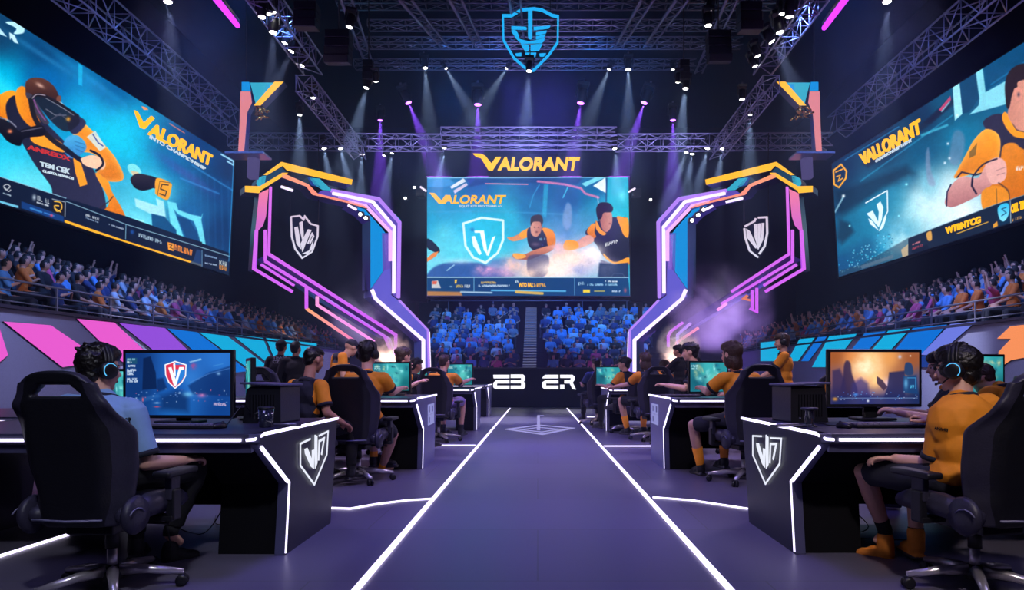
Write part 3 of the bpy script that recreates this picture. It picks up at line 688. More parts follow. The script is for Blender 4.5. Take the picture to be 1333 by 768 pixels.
class Art:
    def __init__(s, X_, Y_): s.x = X_.ravel(); s.y = Y_.ravel(); s.c = np.zeros((s.x.size, 3))
    def fill(s, pts, cols):  # inverse-distance blend of colour spots
        W = 0; A = 0
        for (px, py), c in zip(pts, cols):
            w = 1/((s.x-px)**2+(s.y-py)**2+60)**1.5; A = A+w[:, None]*np.array(c, float); W = W+w
        s.c = A/W[:, None]
    def mix(s, a, col, idx=None):
        col = np.array(col, float); a = np.clip(a, 0, 1)[:, None]
        if idx is None: s.c = s.c*(1-a)+col*a
        else: s.c[idx] = s.c[idx]*(1-a)+col*a
    def blob(s, x, y, rx, ry, col, a=1, rot=0, p=2.0, nz=0):
        c, q = math.cos(R(rot)), math.sin(R(rot)); dx, dy = s.x-x, s.y-y
        d = ((dx*c+dy*q)/rx)**2+((-dx*q+dy*c)/ry)**2
        w = np.exp(-d*1.2)
        if nz: w = w*np.clip(1+nz*(fbm(s.x, s.y, max(rx, ry)*.5, int(x+y) % 50)*2-1)*1.6, 0, 2)
        s.mix(w*a, col)
    def _sd(s, pts, pad):
        P_ = np.array(pts, float); x0, y0 = P_.min(0)-pad; x1, y1 = P_.max(0)+pad
        idx = np.where((s.x > x0) & (s.x < x1) & (s.y > y0) & (s.y < y1))[0]
        X_, Y_ = s.x[idx], s.y[idx]; inside = np.zeros(idx.size, bool); d = np.full(idx.size, 1e9)
        for i in range(len(P_)):
            ax, ay = P_[i]; bx, by = P_[(i+1) % len(P_)]
            cond = ((ay > Y_) != (by > Y_))
            with np.errstate(divide='ignore', invalid='ignore'): xi = (bx-ax)*(Y_-ay)/(by-ay+1e-12)+ax
            inside ^= cond & (X_ < xi)
            ex, ey = bx-ax, by-ay; t = np.clip(((X_-ax)*ex+(Y_-ay)*ey)/(ex*ex+ey*ey+1e-12), 0, 1)
            d = np.minimum(d, np.hypot(X_-ax-ex*t, Y_-ay-ey*t))
        return idx, np.where(inside, d, -d)
    def texture(s, amp, sc, seed=3):
        s.c = s.c*(1+amp*(2*fbm(s.x, s.y, sc, seed, 4)-1)+amp*.7*(2*vnoise(s.x/1.6, s.y/1.6, seed+9)-1))[:, None]
    def poly(s, pts, col, a=1, soft=.5, smooth=False, shade=None, rim=None):
        if smooth: pts = catmull(pts)
        idx, sd = s._sd(pts, soft*2+1)
        if not idx.size: return
        w = np.clip(.5+sd/(2*soft), 0, 1)*a; c = np.array(col, float)
        c = np.repeat(c[None], idx.size, 0)
        if shade:  # colour run across the garment: (dx,dy,scale,colour2)
            dx, dy, sc, c2 = shade; cx_, cy_ = np.mean(pts, 0)
            t = np.clip(.5+((s.x[idx]-cx_)*dx+(s.y[idx]-cy_)*dy)/sc, 0, 1)[:, None]; c = c*(1-t)+np.array(c2, float)*t
        if rim: c = c*(1-np.exp(-np.maximum(sd, 0)/rim[0])[:, None]*rim[2])+np.array(rim[1], float)*np.exp(-np.maximum(sd, 0)/rim[0])[:, None]*rim[2]
        s.c[idx] = s.c[idx]*(1-w[:, None])+c*w[:, None]
    def line(s, pts, w, col, a=1, soft=.45, smooth=False, closed=False):
        if smooth: pts = catmull(pts, 6, closed)
        P_ = np.array(pts, float); pad = w+soft*2+1; x0, y0 = P_.min(0)-pad; x1, y1 = P_.max(0)+pad
        idx = np.where((s.x > x0) & (s.x < x1) & (s.y > y0) & (s.y < y1))[0]
        X_, Y_ = s.x[idx], s.y[idx]; d = np.full(idx.size, 1e9)
        for i in range(len(P_) if closed else len(P_)-1):
            ax, ay = P_[i]; bx, by = P_[(i+1) % len(P_)]; ex, ey = bx-ax, by-ay
            t = np.clip(((X_-ax)*ex+(Y_-ay)*ey)/(ex*ex+ey*ey+1e-12), 0, 1); d = np.minimum(d, np.hypot(X_-ax-ex*t, Y_-ay-ey*t))
        s.mix(np.clip(.5+(w/2-d)/(2*soft), 0, 1)*a, col, idx)
    def script(s, a, b, h, col, seed=1, al=.9, gap=.12):  # a run of tiny unreadable lettering
        r = random.Random(seed); a = np.array(a, float); b = np.array(b, float); L = np.hypot(*(b-a)); u = (b-a)/L; v = np.array([0, -1.0]); t = 0
        while t < L-h*.4:
            wd = h*r.uniform(.35, .7)
            if r.random() > gap:
                p = a+u*t
                for _ in range(2): s.line([p+v*h*r.choice([0, .5, 1])+u*wd*r.random()*.7, p+u*wd*.7+v*h*r.choice([0, .5, 1])], max(.5, h*.18), col, al, .35)
                s.line([p, p+v*h], max(.5, h*.18), col, al, .35)
            t += wd+h*.18
def photo_xy(W): return CX+F*W[:, 0]/W[:, 1], CY-F*(W[:, 2]-EYE)/W[:, 1]
def led(name, label, cat, bl, br, tr, tl, nu, nv, paint, frame=.12, depth=.25, s=1.3, parent_extra=None, toward=None):
    c = [np.array(q, float) for q in (bl, br, tr, tl)]
    U, V = np.meshgrid(np.linspace(0, 1, nu), np.linspace(0, 1, nv)); U = U.ravel(); V = V.ravel()
    W = (c[0][None]*((1-U)*(1-V))[:, None]+c[1][None]*(U*(1-V))[:, None]+c[2][None]*(U*V)[:, None]+c[3][None]*((1-U)*V)[:, None])
    px, py = photo_xy(W); art = Art(px, py); paint(art)
    org = (c[0]+c[1])/2
    rt = root(name, label, cat, tuple(org))
    me = bpy.data.meshes.new('display'); i = np.arange((nu-1)*(nv-1)); q = (i//(nu-1))*nu+i % (nu-1)
    faces = np.stack([q, q+1, q+nu+1, q+nu], 1)
    me.vertices.add(len(W)); me.vertices.foreach_set('co', (W-org).astype(np.float32).ravel())
    me.loops.add(faces.size); me.loops.foreach_set('vertex_index', faces.ravel().astype(np.int32))
    me.polygons.add(len(faces)); me.polygons.foreach_set('loop_start', np.arange(0, faces.size, 4).astype(np.int32)); me.polygons.foreach_set('loop_total', np.full(len(faces), 4, np.int32))
    me.update()
    cc = np.clip(art.c, 0, 255)/255; lc = np.where(cc <= .04045, cc/12.92, ((cc+.055)/1.055)**2.4)
    at = me.color_attributes.new('Col', 'FLOAT_COLOR', 'POINT'); at.data.foreach_set('color', np.concatenate([lc, np.ones((len(lc), 1))], 1).astype(np.float32).ravel())
    key = 'disp%.2f' % s
    if key not in M: M[key] = emi_attr('screen_picture', s)
    me.materials.append(M[key]); o = bpy.data.objects.new('display', me); COL.objects.link(o); o.parent = rt
    # casing behind
    b0, b1, b2, b3 = [Vector(x_)-Vector(org) for x_ in c]
    n = (b1-b0).cross(b3-b0).normalized()
    if n.dot(Vector((0, 0, EYE))-Vector(org)) < 0: n = -n
    ctr = (b0+b1+b2+b3)/4; ex = [b+(b-ctr).normalized()*frame for b in (b0, b1, b2, b3)]
    vs = [e-n*.01 for e in ex]+[e-n*depth for e in ex]
    MB().add(vs, [[0, 1, 2, 3], [7, 6, 5, 4]]+[[k, k+4, (k+1) % 4+4, (k+1) % 4] for k in range(4)], M['black']).build('casing', rt, bevel=.006 if depth < .2 else .02)
    return rt, n, org
def word(rt, org, pl, txt, m, quad, n, depth=.03, bold=.02, name='lettering', shear=0):
    mb = MB(); pts = [pl.ray(*q)-Vector(org) for q in quad]
    text_quad(mb, txt, m, pts, n, depth, bold, shear); return mb.build(name, rt)
M['ty'] = emi('title_yellow', rgb(255, 186, 24), 1.25); M['tw'] = emi('title_white', rgb(215, 235, 250), .9); M['tr'] = emi('title_red', rgb(215, 55, 60), .9)
OR, OR2, NV, SK, SK2 = (242, 150, 34), (200, 100, 20), (34, 38, 66), (226, 160, 140), (150, 90, 75)
# ---- left side screen
xa, ya, xb, yb = -12.0, 27.0, -12.9, 16.35
PL1 = Plane(xa, ya, xb, yb)
def paint_left(A):
    A.fill([(0, 40), (60, 60), (150, 110), (250, 190), (300, 220), (-60, 0), (0, 110), (60, 110), (110, 150), (160, 170), (230, 210), (290, 300), (0, 220), (60, 260), (200, 250), (180, 300), (250, 280), (-60, 200), (290, 250)],
           [(14, 60, 100), (8, 62, 112), (5, 90, 150), (8, 50, 105), (14, 45, 90), (10, 50, 80), (0, 175, 220), (4, 95, 165), (0, 150, 205), (20, 175, 220), (8, 100, 160), (12, 50, 100), (30, 190, 225), (80, 205, 225), (70, 195, 225), (110, 215, 235), (20, 90, 150), (10, 160, 200), (10, 60, 115)])
    A.blob(5, 115, 30, 12, (40, 215, 245), .8, 35); A.blob(150, 180, 60, 25, (20, 200, 235), .7, 35); A.blob(30, 240, 45, 30, (110, 220, 235), .7, 20)
    A.blob(120, 105, 80, 5, (30, 140, 200), .5, 37); A.blob(60, 75, 70, 4, (40, 130, 190), .5, 33); A.blob(240, 225, 50, 7, (70, 70, 150), .55, 35)
    for x in range(225, 300, 9): A.line([(x, 215+(x-225)*.3), (x+2, 330)], 1.4, (40, 120, 185), .25, 1.5)
    A.line([(235, 232), (285, 252)], 2, (60, 150, 225), .5, 1); A.line([(250, 215), (303, 248)], 2, (60, 150, 225), .5, 1)
    A.poly([(102, 82), (107.5, 86), (107, 112), (102, 110)], (25, 165, 215), .9)
    A.poly([(7, 29), (22, 29), (31, 36), (30, 43), (18, 44), (21, 37)], (175, 225, 240), 1, .6, True); A.poly([(12, 42), (19, 46), (24, 57), (18, 55), (15, 49), (13, 52)], (185, 225, 240), 1, .6); A.poly([(-8, 33), (0, 37), (9, 48), (-2, 44), (-12, 38)], (175, 220, 240), 1, .6)
    A.poly([(184, 138), (191, 140), (193, 143), (187, 143)], (240, 140, 80)); A.line([(221, 161), (240, 173)], 1.4, (220, 110, 90), .8); A.line([(288, 201), (304, 210), (304, 215), (296, 210)], 2.2, (150, 205, 235), .9)
    # pale letter shapes low on the right
    A.poly([(175, 258), (205, 268), (203, 258), (213, 262), (216, 283), (197, 279), (177, 269)], (175, 230, 240), .85, 1, False); A.poly([(176, 285), (187, 287), (190, 300), (178, 296)], (160, 235, 240), .8, 1)
    A.poly([(218, 262), (229, 264), (232, 273), (248, 279), (262, 282), (264, 278), (262, 286), (269, 325), (264, 327), (257, 300), (252, 288), (232, 279), (226, 272), (240, 311), (246, 314), (226, 309), (230, 300), (222, 293)], (110, 220, 240), .9, .8)
    A.poly([(197, 278), (214, 282), (229, 299), (232, 316), (199, 304)], (14, 70, 120), .95, .8); A.poly([(230, 281), (246, 286), (256, 302), (259, 318), (243, 312)], (14, 62, 115), .9, .8)
    A.poly([(233, 312), (246, 310), (263, 315), (263, 322), (248, 320)], (12, 26, 54)); A.blob(270, 326, 10, 3, (70, 190, 220), .7)
    # driver: far arm, torso, legs
    A.poly([(-30, 150), (0, 123), (20, 120), (18, 150), (0, 160), (-30, 175)], OR, 1, .7, True, (0, 1, 45, OR2))
    A.poly([(8, 135), (25, 125), (60, 160), (100, 200), (120, 218), (135, 250), (138, 278), (128, 276), (92, 264), (70, 259), (66, 242), (46, 215), (28, 185), (12, 160)], (28, 30, 52), 1, .6, True, (1, .2, 160, (44, 44, 74)))
    A.poly([(20, 122), (28, 112), (38, 120), (42, 140), (52, 158), (48, 166), (36, 162), (24, 145)], OR, 1, .6, True, (1, 0, 40, OR2))
    A.poly([(40, 178), (52, 172), (80, 186), (84, 198), (62, 193), (44, 186)], OR, 1, .6, True)
    A.poly([(95, 204), (104, 208), (114, 240), (104, 243), (98, 224)], OR, 1, .5)
    A.poly([(100, 156), (116, 166), (134, 186), (150, 205), (161, 228), (156, 236), (140, 236), (128, 232), (126, 224), (135, 212), (120, 200), (100, 195), (95, 175)], OR, 1, .6, True, (-.4, .8, 60, OR2), (3, (255, 205, 120), .5))
    A.poly([(88, 152), (100, 150), (112, 160), (100, 174), (90, 170)], (40, 42, 70), 1, .6, True)
    A.poly([(113, 178), (124, 170), (138, 192), (130, 197)], (200, 215, 215), .9); A.line([(121, 175), (128, 186), (134, 190)], 1.6, (40, 60, 150), .9)
    A.poly([(124, 226), (140, 235), (146, 250), (160, 274), (165, 291), (150, 285), (132, 278), (142, 262)], OR, 1, .6, True, (.2, 1, 60, OR2))
    A.line([(126, 274), (142, 262), (147, 256)], 1.4, (50, 35, 40), .9)
    # forearm, band, glove
    A.poly([(104, 208), (118, 202), (130, 205), (137, 212), (135, 220), (126, 220), (112, 216)], (240, 190, 160), 1, .6, True); A.line([(118, 196), (130, 203), (134, 214), (124, 223)], 3, (22, 24, 44), 1, .5, True)
    A.poly([(82, 189), (88, 178), (100, 176), (110, 184), (112, 194), (104, 202), (92, 206), (84, 198)], (70, 165, 215), 1, .6, True, (0, 1, 30, (50, 120, 190)))
    for k in range(3): A.line([(97+k*1, 184+k*5), (110-k, 188+k*5)], 1, (30, 90, 150), .7)
    A.poly([(84, 198), (96, 206), (108, 214), (104, 205), (88, 192)], (22, 24, 44), 1, .5)
    # head
    A.poly([(33, 117), (34, 106), (44, 101), (58, 103), (70, 112), (76, 123), (78, 131), (68, 130), (50, 126), (36, 128)], (88, 52, 44), 1, .5, True, (0, 1, 26, (50, 28, 28))); A.blob(52, 111, 6, 2.5, (225, 180, 165), .8, 30)
    A.poly([(74, 126), (79, 125), (79, 133), (74, 134)], (110, 68, 58), 1, .5, True); A.poly([(74, 132), (80, 133), (88, 141), (80, 140)], (190, 205, 215), .9)
    A.poly([(33, 122), (40, 122), (46, 130), (58, 150), (64, 160), (56, 160), (42, 140)], (60, 55, 72), 1, .5, True)
    # steering yoke
    A.poly([(44, 126), (60, 128), (84, 142), (104, 156), (92, 170), (78, 168), (60, 150)], (26, 26, 38), .9, .6, True)
    A.line([(40, 130), (47, 124), (58, 125), (80, 137), (104, 153)], 4.2, (26, 24, 32), 1, .5, True); A.line([(41, 129), (48, 123), (60, 124.5)], 1, (210, 190, 215), .8, .4, True)
    A.line([(40, 131), (44, 150), (54, 168), (72, 185), (86, 194)], 6.5, (30, 28, 36), 1, .5, True); A.line([(44, 130), (50, 144), (60, 158)], 1.6, (150, 80, 160), .7, .4, True); A.line([(60, 128), (84, 142), (96, 150)], .9, (160, 160, 175), .7)
    A.poly([(-40, 150), (-5, 150), (10, 158), (24, 170), (30, 168), (54, 163), (58, 176), (32, 180), (26, 190), (10, 184), (-5, 170), (-40, 165)], (28, 28, 42), 1, .5, True, (0, 1, 30, (12, 12, 24))); A.line([(28, 171), (54, 166)], 1.6, (90, 88, 110), .8); A.line([(-6, 152), (10, 156), (22, 166)], 1.8, (150, 150, 175), .7, .5, True)
    A.blob(13, 171, 3, 2.5, (235, 130, 90), 1); A.line([(60, 142), (72, 150), (86, 150)], 1.2, (130, 130, 150), .7); A.line([(66, 156), (78, 148), (90, 158)], 1.4, (70, 70, 90), .9); A.blob(89, 155, 3, 3, (235, 165, 40), .8)
    # glove flying
    A.poly([(166, 216), (172, 213), (180, 217), (184, 226), (174, 229), (168, 224)], (120, 215, 225), 1, .6, True); A.poly([(170, 222), (180, 224), (182, 229), (174, 231)], (215, 190, 150), .9)
    A.poly([(170, 232), (178, 226), (192, 228), (203, 232), (202, 243), (188, 248), (178, 246), (172, 240)], (44, 40, 52), 1, .5, True, (0, 1, 18, (20, 18, 30))); A.poly([(195, 229), (206, 232), (204, 246), (196, 244)], (30, 28, 46))
    A.poly([(204, 232), (222, 238), (223, 246), (218, 260), (204, 254), (202, 248)], (235, 155, 40), 1, .6, True); A.line([(219, 241), (211, 240), (209, 246), (217, 249), (215, 255), (208, 252)], 1.5, (40, 32, 30), .9); A.line([(221, 238), (208, 236), (205, 254)], .8, (60, 45, 30), .8)
    A.texture(.045, 7)
    # ticker along the bottom
    T = lambda x: 232+(x)*.326
    ln = lambda x, o: (x, T(x)+o)
    A.poly([ln(-150, -2), ln(86, -2), ln(164, -4), ln(300, 0), (300, 362), (-150, 330), ], (16, 26, 50), 1, .5)
    A.line([ln(-150, -2), ln(86, -2)], 1, (140, 185, 215), .9); A.line([(86, 262), (164, 292), (262, 322), (300, 334)], 1, (150, 195, 220), .8)
    A.poly([(-60, 245), (-0, 261), (24, 268), (24, 271), (0, 266), (-60, 252)], (110, 195, 230), .9)
    A.poly([(84, 286), (160, 312), (262, 344), (262, 347), (160, 317), (84, 289.5)], (240, 170, 40), 1, .4); A.poly([(84, 289.5), (160, 317), (262, 347), (262, 356), (160, 330), (84, 300)], (10, 14, 30), 1, .4)
    A.poly([(28, 262), (83, 281), (83, 289), (28, 271)], (20, 55, 115), 1, .4); A.line([(40, 271), (54, 276)], 2.4, (60, 140, 215), .7); A.line([(58, 277), (70, 281)], 2, (60, 130, 215), .7); A.blob(67, 280.5, 2, 2, (215, 60, 90), .9)
    A.poly([(68, 259), (85, 263), (84, 282), (68, 276)], (24, 24, 36), 1, .4); A.line([(68, 259), (85, 263), (84.5, 282)], .8, (185, 200, 215), .9)
    A.line([(71, 262), (79, 264), (80, 272), (74, 275), (71, 268), (77, 268)], 1.4, (235, 180, 60), 1, .4, True); A.line([(71, 271), (79, 276)], 1.2, (235, 180, 60), 1)
    A.line([(5, 242), (9, 240), (13, 243), (8, 247), (5, 243), (11, 249), (14, 247)], 1.1, (205, 210, 220), .9, .4, True); A.script((4, 252), (15, 255.5), 1.2, (150, 170, 190), 3)
    A.blob(44.5, 257, 2.6, 4, (190, 205, 220), .8); A.script((49, 260), (65, 265.5), 5, (205, 215, 225), 5); A.script((48, 264), (64, 269), 1.5, (190, 200, 215), 6)
    A.script((112, 281), (130, 287), 2.5, (205, 215, 225), 8); A.script((112, 284), (128, 290), 1, (120, 140, 170), 9); A.script((142, 293), (161, 299), 1.6, (150, 165, 190), 10)
    A.line([(164, 292), (163.5, 311)], .7, (120, 170, 200)); A.blob(172, 302, 2.5, 3, (30, 80, 165), .9); A.script((181, 308), (211, 317.5), 4.2, (170, 195, 215), 11, .9, .02)
    A.poly([(218, 315), (226, 317), (226, 327), (219, 325)], (235, 150, 50), 1, .4); A.line([(220, 318), (224, 319), (221, 322), (225, 324)], .9, (40, 30, 30)); A.script((228, 325), (250, 332.5), 6.5, (235, 135, 45), 12, .95, .02)
    A.poly([(256, 325), (262, 326), (262, 350), (246, 343), (252, 338)], (30, 60, 110), .8); A.line([(263, 326), (263, 350)], .7, (110, 160, 200)); A.script((267, 333), (283, 337), 1.5, (120, 150, 190), 13); A.script((267, 343), (283, 346), 1.5, (150, 170, 200), 14)
    A.poly([(285, 335), (298, 338.5), (298, 355), (285, 351)], (22, 40, 70), 1, .4); A.script((286, 344), (297, 347), 5, (180, 190, 190), 15, .9, 0); A.script((286, 350), (297, 353), 5, (235, 150, 50), 16, .9, 0)
    A.line([(262, 348), (300, 359)], 1, (60, 130, 190), .9); A.line([(304, 212), (298, 340)], 1.3, (60, 160, 215), .6)
rA, nA, oA = led('side_screen', 'huge tilted LED screen on the left showing a driver gripping a steering yoke', 'screen',
    PL1.ray(-110, 229), PL1.ray(298, 358), PL1.ray(305, 208.5), PL1.ray(-110, -52), 560, 420, paint_left)
word(rA, oA, PL1, 'ALORANT', M['ty'], [(191, 175), (273, 217), (276, 202), (197, 159)], nA, .05, .03)
MB().on(Plane(xa, ya, xb, yb), [(174, 143.5), (178, 146), (186, 161), (196, 151), (200, 154), (187, 168), (182, 166)], .05, M['ty'], None, .05).build('lettering', None)
bpy.context.view_layer.update()
o = COL.objects[-1]; o.parent = rA; o.location = -Vector(oA)
word(rA, oA, PL1, 'INTO CHAMPIONSHIP', M['tw'], [(194, 180), (267, 222), (267.5, 218), (195, 175)], nA, .02, .02)
word(rA, oA, PL1, 'TEM CEK', M['tw'], [(52, 216), (90, 227), (91, 220), (51.5, 210)], nA, .02, .03)
word(rA, oA, PL1, 'SUBARUS', M['tr'], [(35, 195), (91, 211), (92, 205.5), (35, 189)], nA, .02, .03) if False else word(rA, oA, PL1, 'ANREDX', M['tr'], [(35, 194), (91, 210), (92, 204.5), (35, 188)], nA, .02, .03)
word(rA, oA, PL1, 'CLAUTA NEWS CEI', M['tw'], [(55, 224), (95, 234), (95, 231), (55, 220.5)], nA, .02, .02)
# ---- right side screen
PL2 = Plane(11.6, 27, 12.3, 17.3)
def paint_right(A):
    A.fill([(1090, 220), (1150, 190), (1200, 150), (1260, 110), (1330, 60), (1090, 300), (1095, 350), (1140, 260), (1180, 230), (1200, 270), (1160, 320), (1240, 250), (1250, 180), (1230, 140), (1300, 100), (1330, 250), (1120, 330), (1400, 100), (1200, 200)],
           [(12, 40, 75), (14, 34, 60), (12, 45, 78), (12, 75, 115), (10, 70, 115), (14, 60, 100), (16, 75, 125), (18, 110, 150), (14, 80, 120), (120, 205, 225), (30, 140, 185), (185, 225, 235), (18, 110, 150), (16, 75, 110), (14, 90, 135), (180, 215, 230), (18, 85, 130), (10, 70, 115), (14, 80, 120)])
    A.poly([(1086, 250), (1180, 215), (1190, 226), (1150, 245), (1092, 290)], (12, 36, 62), .75, 5)
    A.poly([(1086, 285), (1110, 272), (1150, 250), (1183, 232), (1185, 262), (1150, 300), (1092, 330)], (20, 130, 170), .55, 6)
    A.blob(1220, 270, 45, 40, (205, 232, 240), .95, -25, nz=.5); A.blob(1175, 315, 22, 26, (170, 220, 235), .8, -30, nz=.6); A.blob(1250, 280, 40, 26, (225, 238, 244), .9, 0, nz=.3); A.blob(1210, 235, 16, 20, (120, 195, 220), .6, nz=.5)
    rnd = random.Random(5)
    for _ in range(420):
        x, y = 1092+rnd.random()**1.4*70, 300+rnd.random()*55
        if y < 356-(x-1092)*.3 and y > 335-(x-1092)*.75+rnd.random()*30: A.blob(x, y, .9, .9, rnd.choice([(60, 190, 225), (150, 220, 240), (20, 90, 140)]), .8)
    A.poly([(1092, 285), (1106, 290), (1112, 302), (1096, 318), (1090, 310)], (16, 36, 60), .7, 3)
    A.poly([(1122, 214), (1180, 176), (1240, 128), (1244, 134), (1190, 178), (1130, 218)], (24, 34, 56), .8, 2); A.poly([(1203, 160), (1236, 128), (1235, 140), (1212, 160)], (22, 26, 48), .9, 2)
    A.poly([(1222, 143), (1237, 125), (1238, 130), (1226, 145)], (200, 70, 110), .9); A.line([(1226, 145), (1236, 133)], 2, (120, 190, 215), .7); A.line([(1170, 165), (1100, 208)], 1.6, (30, 110, 165), .8); A.line([(1120, 236), (1240, 150)], 1.4, (40, 150, 195), .7, 1); A.line([(1200, 176), (1233, 163)], 3, (70, 180, 210), .7, 1)
    A.poly([(1240, 112), (1249, 107), (1253, 148), (1243, 157)], (150, 220, 235), 1, .6); A.poly([(1270, 93), (1279, 88), (1283, 120), (1333, 92), (1400, 60), (1400, 110), (1262, 149), (1274, 137), (1275, 128)], (125, 205, 225), 1, .7)
    A.poly([(1281, 86), (1340, 48), (1400, 20), (1400, 50), (1333, 88), (1284, 117)], (12, 70, 115), .9, 1); A.line([(1290, 110), (1350, 70)], 2, (20, 110, 165), .7); A.poly([(1249, 107), (1270, 95), (1274, 128), (1262, 146), (1253, 148)], (14, 62, 100), .9)
    A.line([(1087, 276), (1098, 256)], 2, (160, 210, 235), .8, 1); A.blob(1098, 255, 2.2, 2.2, (230, 240, 250), 1); A.blob(1180, 240, 1.8, 1.8, (140, 230, 250), 1); A.blob(1106, 294, 1.4, 1.4, (140, 230, 250), 1); A.blob(1170, 281, 1.3, 1.3, (140, 230, 250), 1)
    A.poly([(1205, 205), (1208, 192), (1210, 200), (1212, 222), (1218, 240), (1208, 238)], (130, 140, 175), .6, 1.5, True)
    A.poly([(1238, 186), (1242, 172), (1250, 170), (1256, 180), (1254, 200), (1246, 215), (1236, 210)], (110, 130, 165), .55, 2, True)
    for p in ((1234, 187), (1236, 206), (1246, 150), (1230, 212)): A.blob(*p, 1.8, 1.8, (220, 235, 250), .9)
    # shields
    A.line([(1085, 222), (1095, 214), (1102, 223), (1101, 232), (1092, 244), (1086, 240), (1085, 222)], 2.2, (235, 160, 40), 1, .5); A.line([(1088, 224), (1097, 220)], 1.6, (235, 160, 40)); A.line([(1089, 230), (1094, 228), (1091, 236), (1097, 232)], 1.4, (235, 160, 40))
    A.line([(1127, 264), (1155, 248), (1155.5, 275), (1152, 283)], 1.5, (225, 240, 248), 1, .5)
    A.poly([(1128, 278), (1136, 274), (1143, 288), (1144, 276), (1141, 266), (1146, 262), (1150, 270), (1148, 286), (1144, 296)], (210, 235, 245), 1, .5); A.poly([(1144, 300), (1152, 280), (1154, 283), (1150, 296), (1145, 301), (1133, 292), (1130, 284), (1136, 288)], (215, 238, 248), 1, .5)
    # athlete
    A.poly([(1283, 165), (1300, 152), (1333, 150), (1400, 150), (1400, 290), (1300, 300), (1278, 262), (1284, 220)], (232, 142, 40), 1, .6, True, (.6, 1, 140, (190, 95, 20)))
    A.poly([(1280, 158), (1300, 148), (1333, 158), (1400, 162), (1400, 190), (1340, 196), (1320, 186), (1306, 190), (1302, 206), (1296, 190), (1286, 172)], (44, 42, 66), 1, .6, True)
    A.poly([(1307, 146), (1313, 150), (1320, 165), (1333, 172), (1400, 176), (1400, 183), (1333, 180), (1316, 174), (1305, 156)], OR, 1, .5, True)
    A.poly([(1312, 150), (1314, 132), (1312, 118), (1322, 100), (1340, 96), (1400, 96), (1400, 176), (1333, 171), (1320, 163)], (196, 128, 112), 1, .6, True, (1, 0, 60, (226, 160, 145)))
    A.poly([(1310, 138), (1308, 112), (1312, 96), (1322, 86), (1340, 82), (1400, 84), (1400, 100), (1332, 104), (1324, 114), (1318, 122), (1314, 140)], (40, 30, 38), 1, .6, True); A.poly([(1320, 116), (1327, 114), (1331, 122), (1327, 131), (1321, 128)], (215, 140, 125), 1, .5, True); A.blob(1326, 123, 2, 3, (60, 60, 80), .9)
    A.poly([(1268, 182), (1284, 168), (1300, 176), (1302, 196), (1296, 216), (1285, 225), (1268, 226), (1243, 232), (1246, 222), (1258, 200)], (240, 152, 38), 1, .6, True, (0, 1, 60, (205, 110, 22)), (3, (255, 195, 100), .5))
    A.poly([(1262, 198), (1272, 186), (1270, 202), (1262, 206)], (120, 90, 45), .9); A.line([(1246, 231), (1252, 224), (1270, 228), (1282, 224)], 2, (32, 30, 56), 1)
    A.poly([(1230, 262), (1238, 242), (1252, 230), (1270, 232), (1276, 228), (1285, 212), (1298, 206), (1308, 212), (1308, 232), (1292, 240), (1278, 252), (1246, 268), (1234, 269)], (228, 170, 165), 1, .6, True, (.2, 1, 50, (170, 110, 115)))
    A.poly([(1284, 224), (1284, 212), (1298, 205), (1309, 212), (1309, 232), (1296, 240), (1288, 236)], (222, 165, 160), 1, .5, True); A.line([(1297, 222), (1308, 218)], .8, (150, 95, 100), .8); A.line([(1298, 228), (1308, 225)], .8, (150, 95, 100), .8)
    A.line([(1238, 240), (1233, 250), (1232, 268)], 1.8, (36, 34, 70)); A.line([(1266, 232), (1265, 242), (1271, 252)], 2.6, (34, 30, 56)); A.line([(1266, 230), (1280, 214), (1300, 206)], 2, (34, 30, 56), 1, .5, True)
    A.line([(1300, 238), (1312, 248), (1314, 262)], 1.8, (60, 45, 50), .9, .5, True); A.poly([(1278, 250), (1296, 242), (1312, 250), (1310, 268), (1282, 275)], (225, 138, 36), .9, .6, True); A.line([(1297, 246), (1298, 270)], .8, (90, 60, 40))
    A.script((1320, 222), (1345, 220), 5, (225, 220, 225), 4); A.blob(1290, 230, 1, 1, (255, 200, 190), .6)
    A.texture(.045, 7)
    # ticker
    T = lambda x: 310-(x-1182)*.352
    A.poly([(1182, 310), (1296, 266), (1400, 232), (1400, 280), (1182, 340)], (24, 36, 58), 1, .5); A.poly([(1182, 310), (1182, 340), (1080, 380), (1094, 352), (1120, 345)], (40, 60, 80), .6, 1)
    A.poly([(1120, 346), (1163, 331), (1163, 336), (1122, 350)], (90, 110, 130), .7); A.poly([(1173, 325), (1182, 318), (1182, 333), (1175, 335)], (200, 170, 130), .8); A.line([(1182, 310), (1296, 266), (1400, 232)], .8, (120, 160, 185), .8)
    A.poly([(1187, 325), (1207, 318), (1213, 330), (1187, 338)], (14, 20, 40), .6); A.script((1188, 319), (1198, 315), 1.5, (190, 110, 120), 5); A.script((1188, 325), (1204, 319), 2.4, (190, 70, 85), 6)
    A.poly([(1206, 304), (1212, 301), (1213, 312), (1208, 313)], (225, 165, 80), .9, .5, True); A.line([(1246, 304), (1286, 289)], 1.2, (225, 170, 60), .9); A.poly([(1293, 292), (1298, 288), (1299, 294), (1293, 297)], (235, 160, 50), .9)
    A.poly([(1297, 267), (1315, 261), (1315, 289), (1300, 294)], (16, 46, 76), 1, .4); A.poly([(1299, 271), (1306, 265), (1313, 266), (1313, 279), (1307, 288), (1301, 284)], (40, 175, 225), 1, .4, True, (0, 1, 24, (130, 215, 240))); A.line([(1310, 270), (1304, 272), (1310, 277), (1304, 281)], 1.2, (14, 50, 90), .9)
    A.line([(1187, 337), (1296, 300), (1400, 268)], 1.6, (70, 120, 165), .6); A.line([(1315, 261), (1316, 290)], .8, (160, 180, 200)); A.script((1318, 288), (1332, 283), 3, (225, 165, 80), 9)
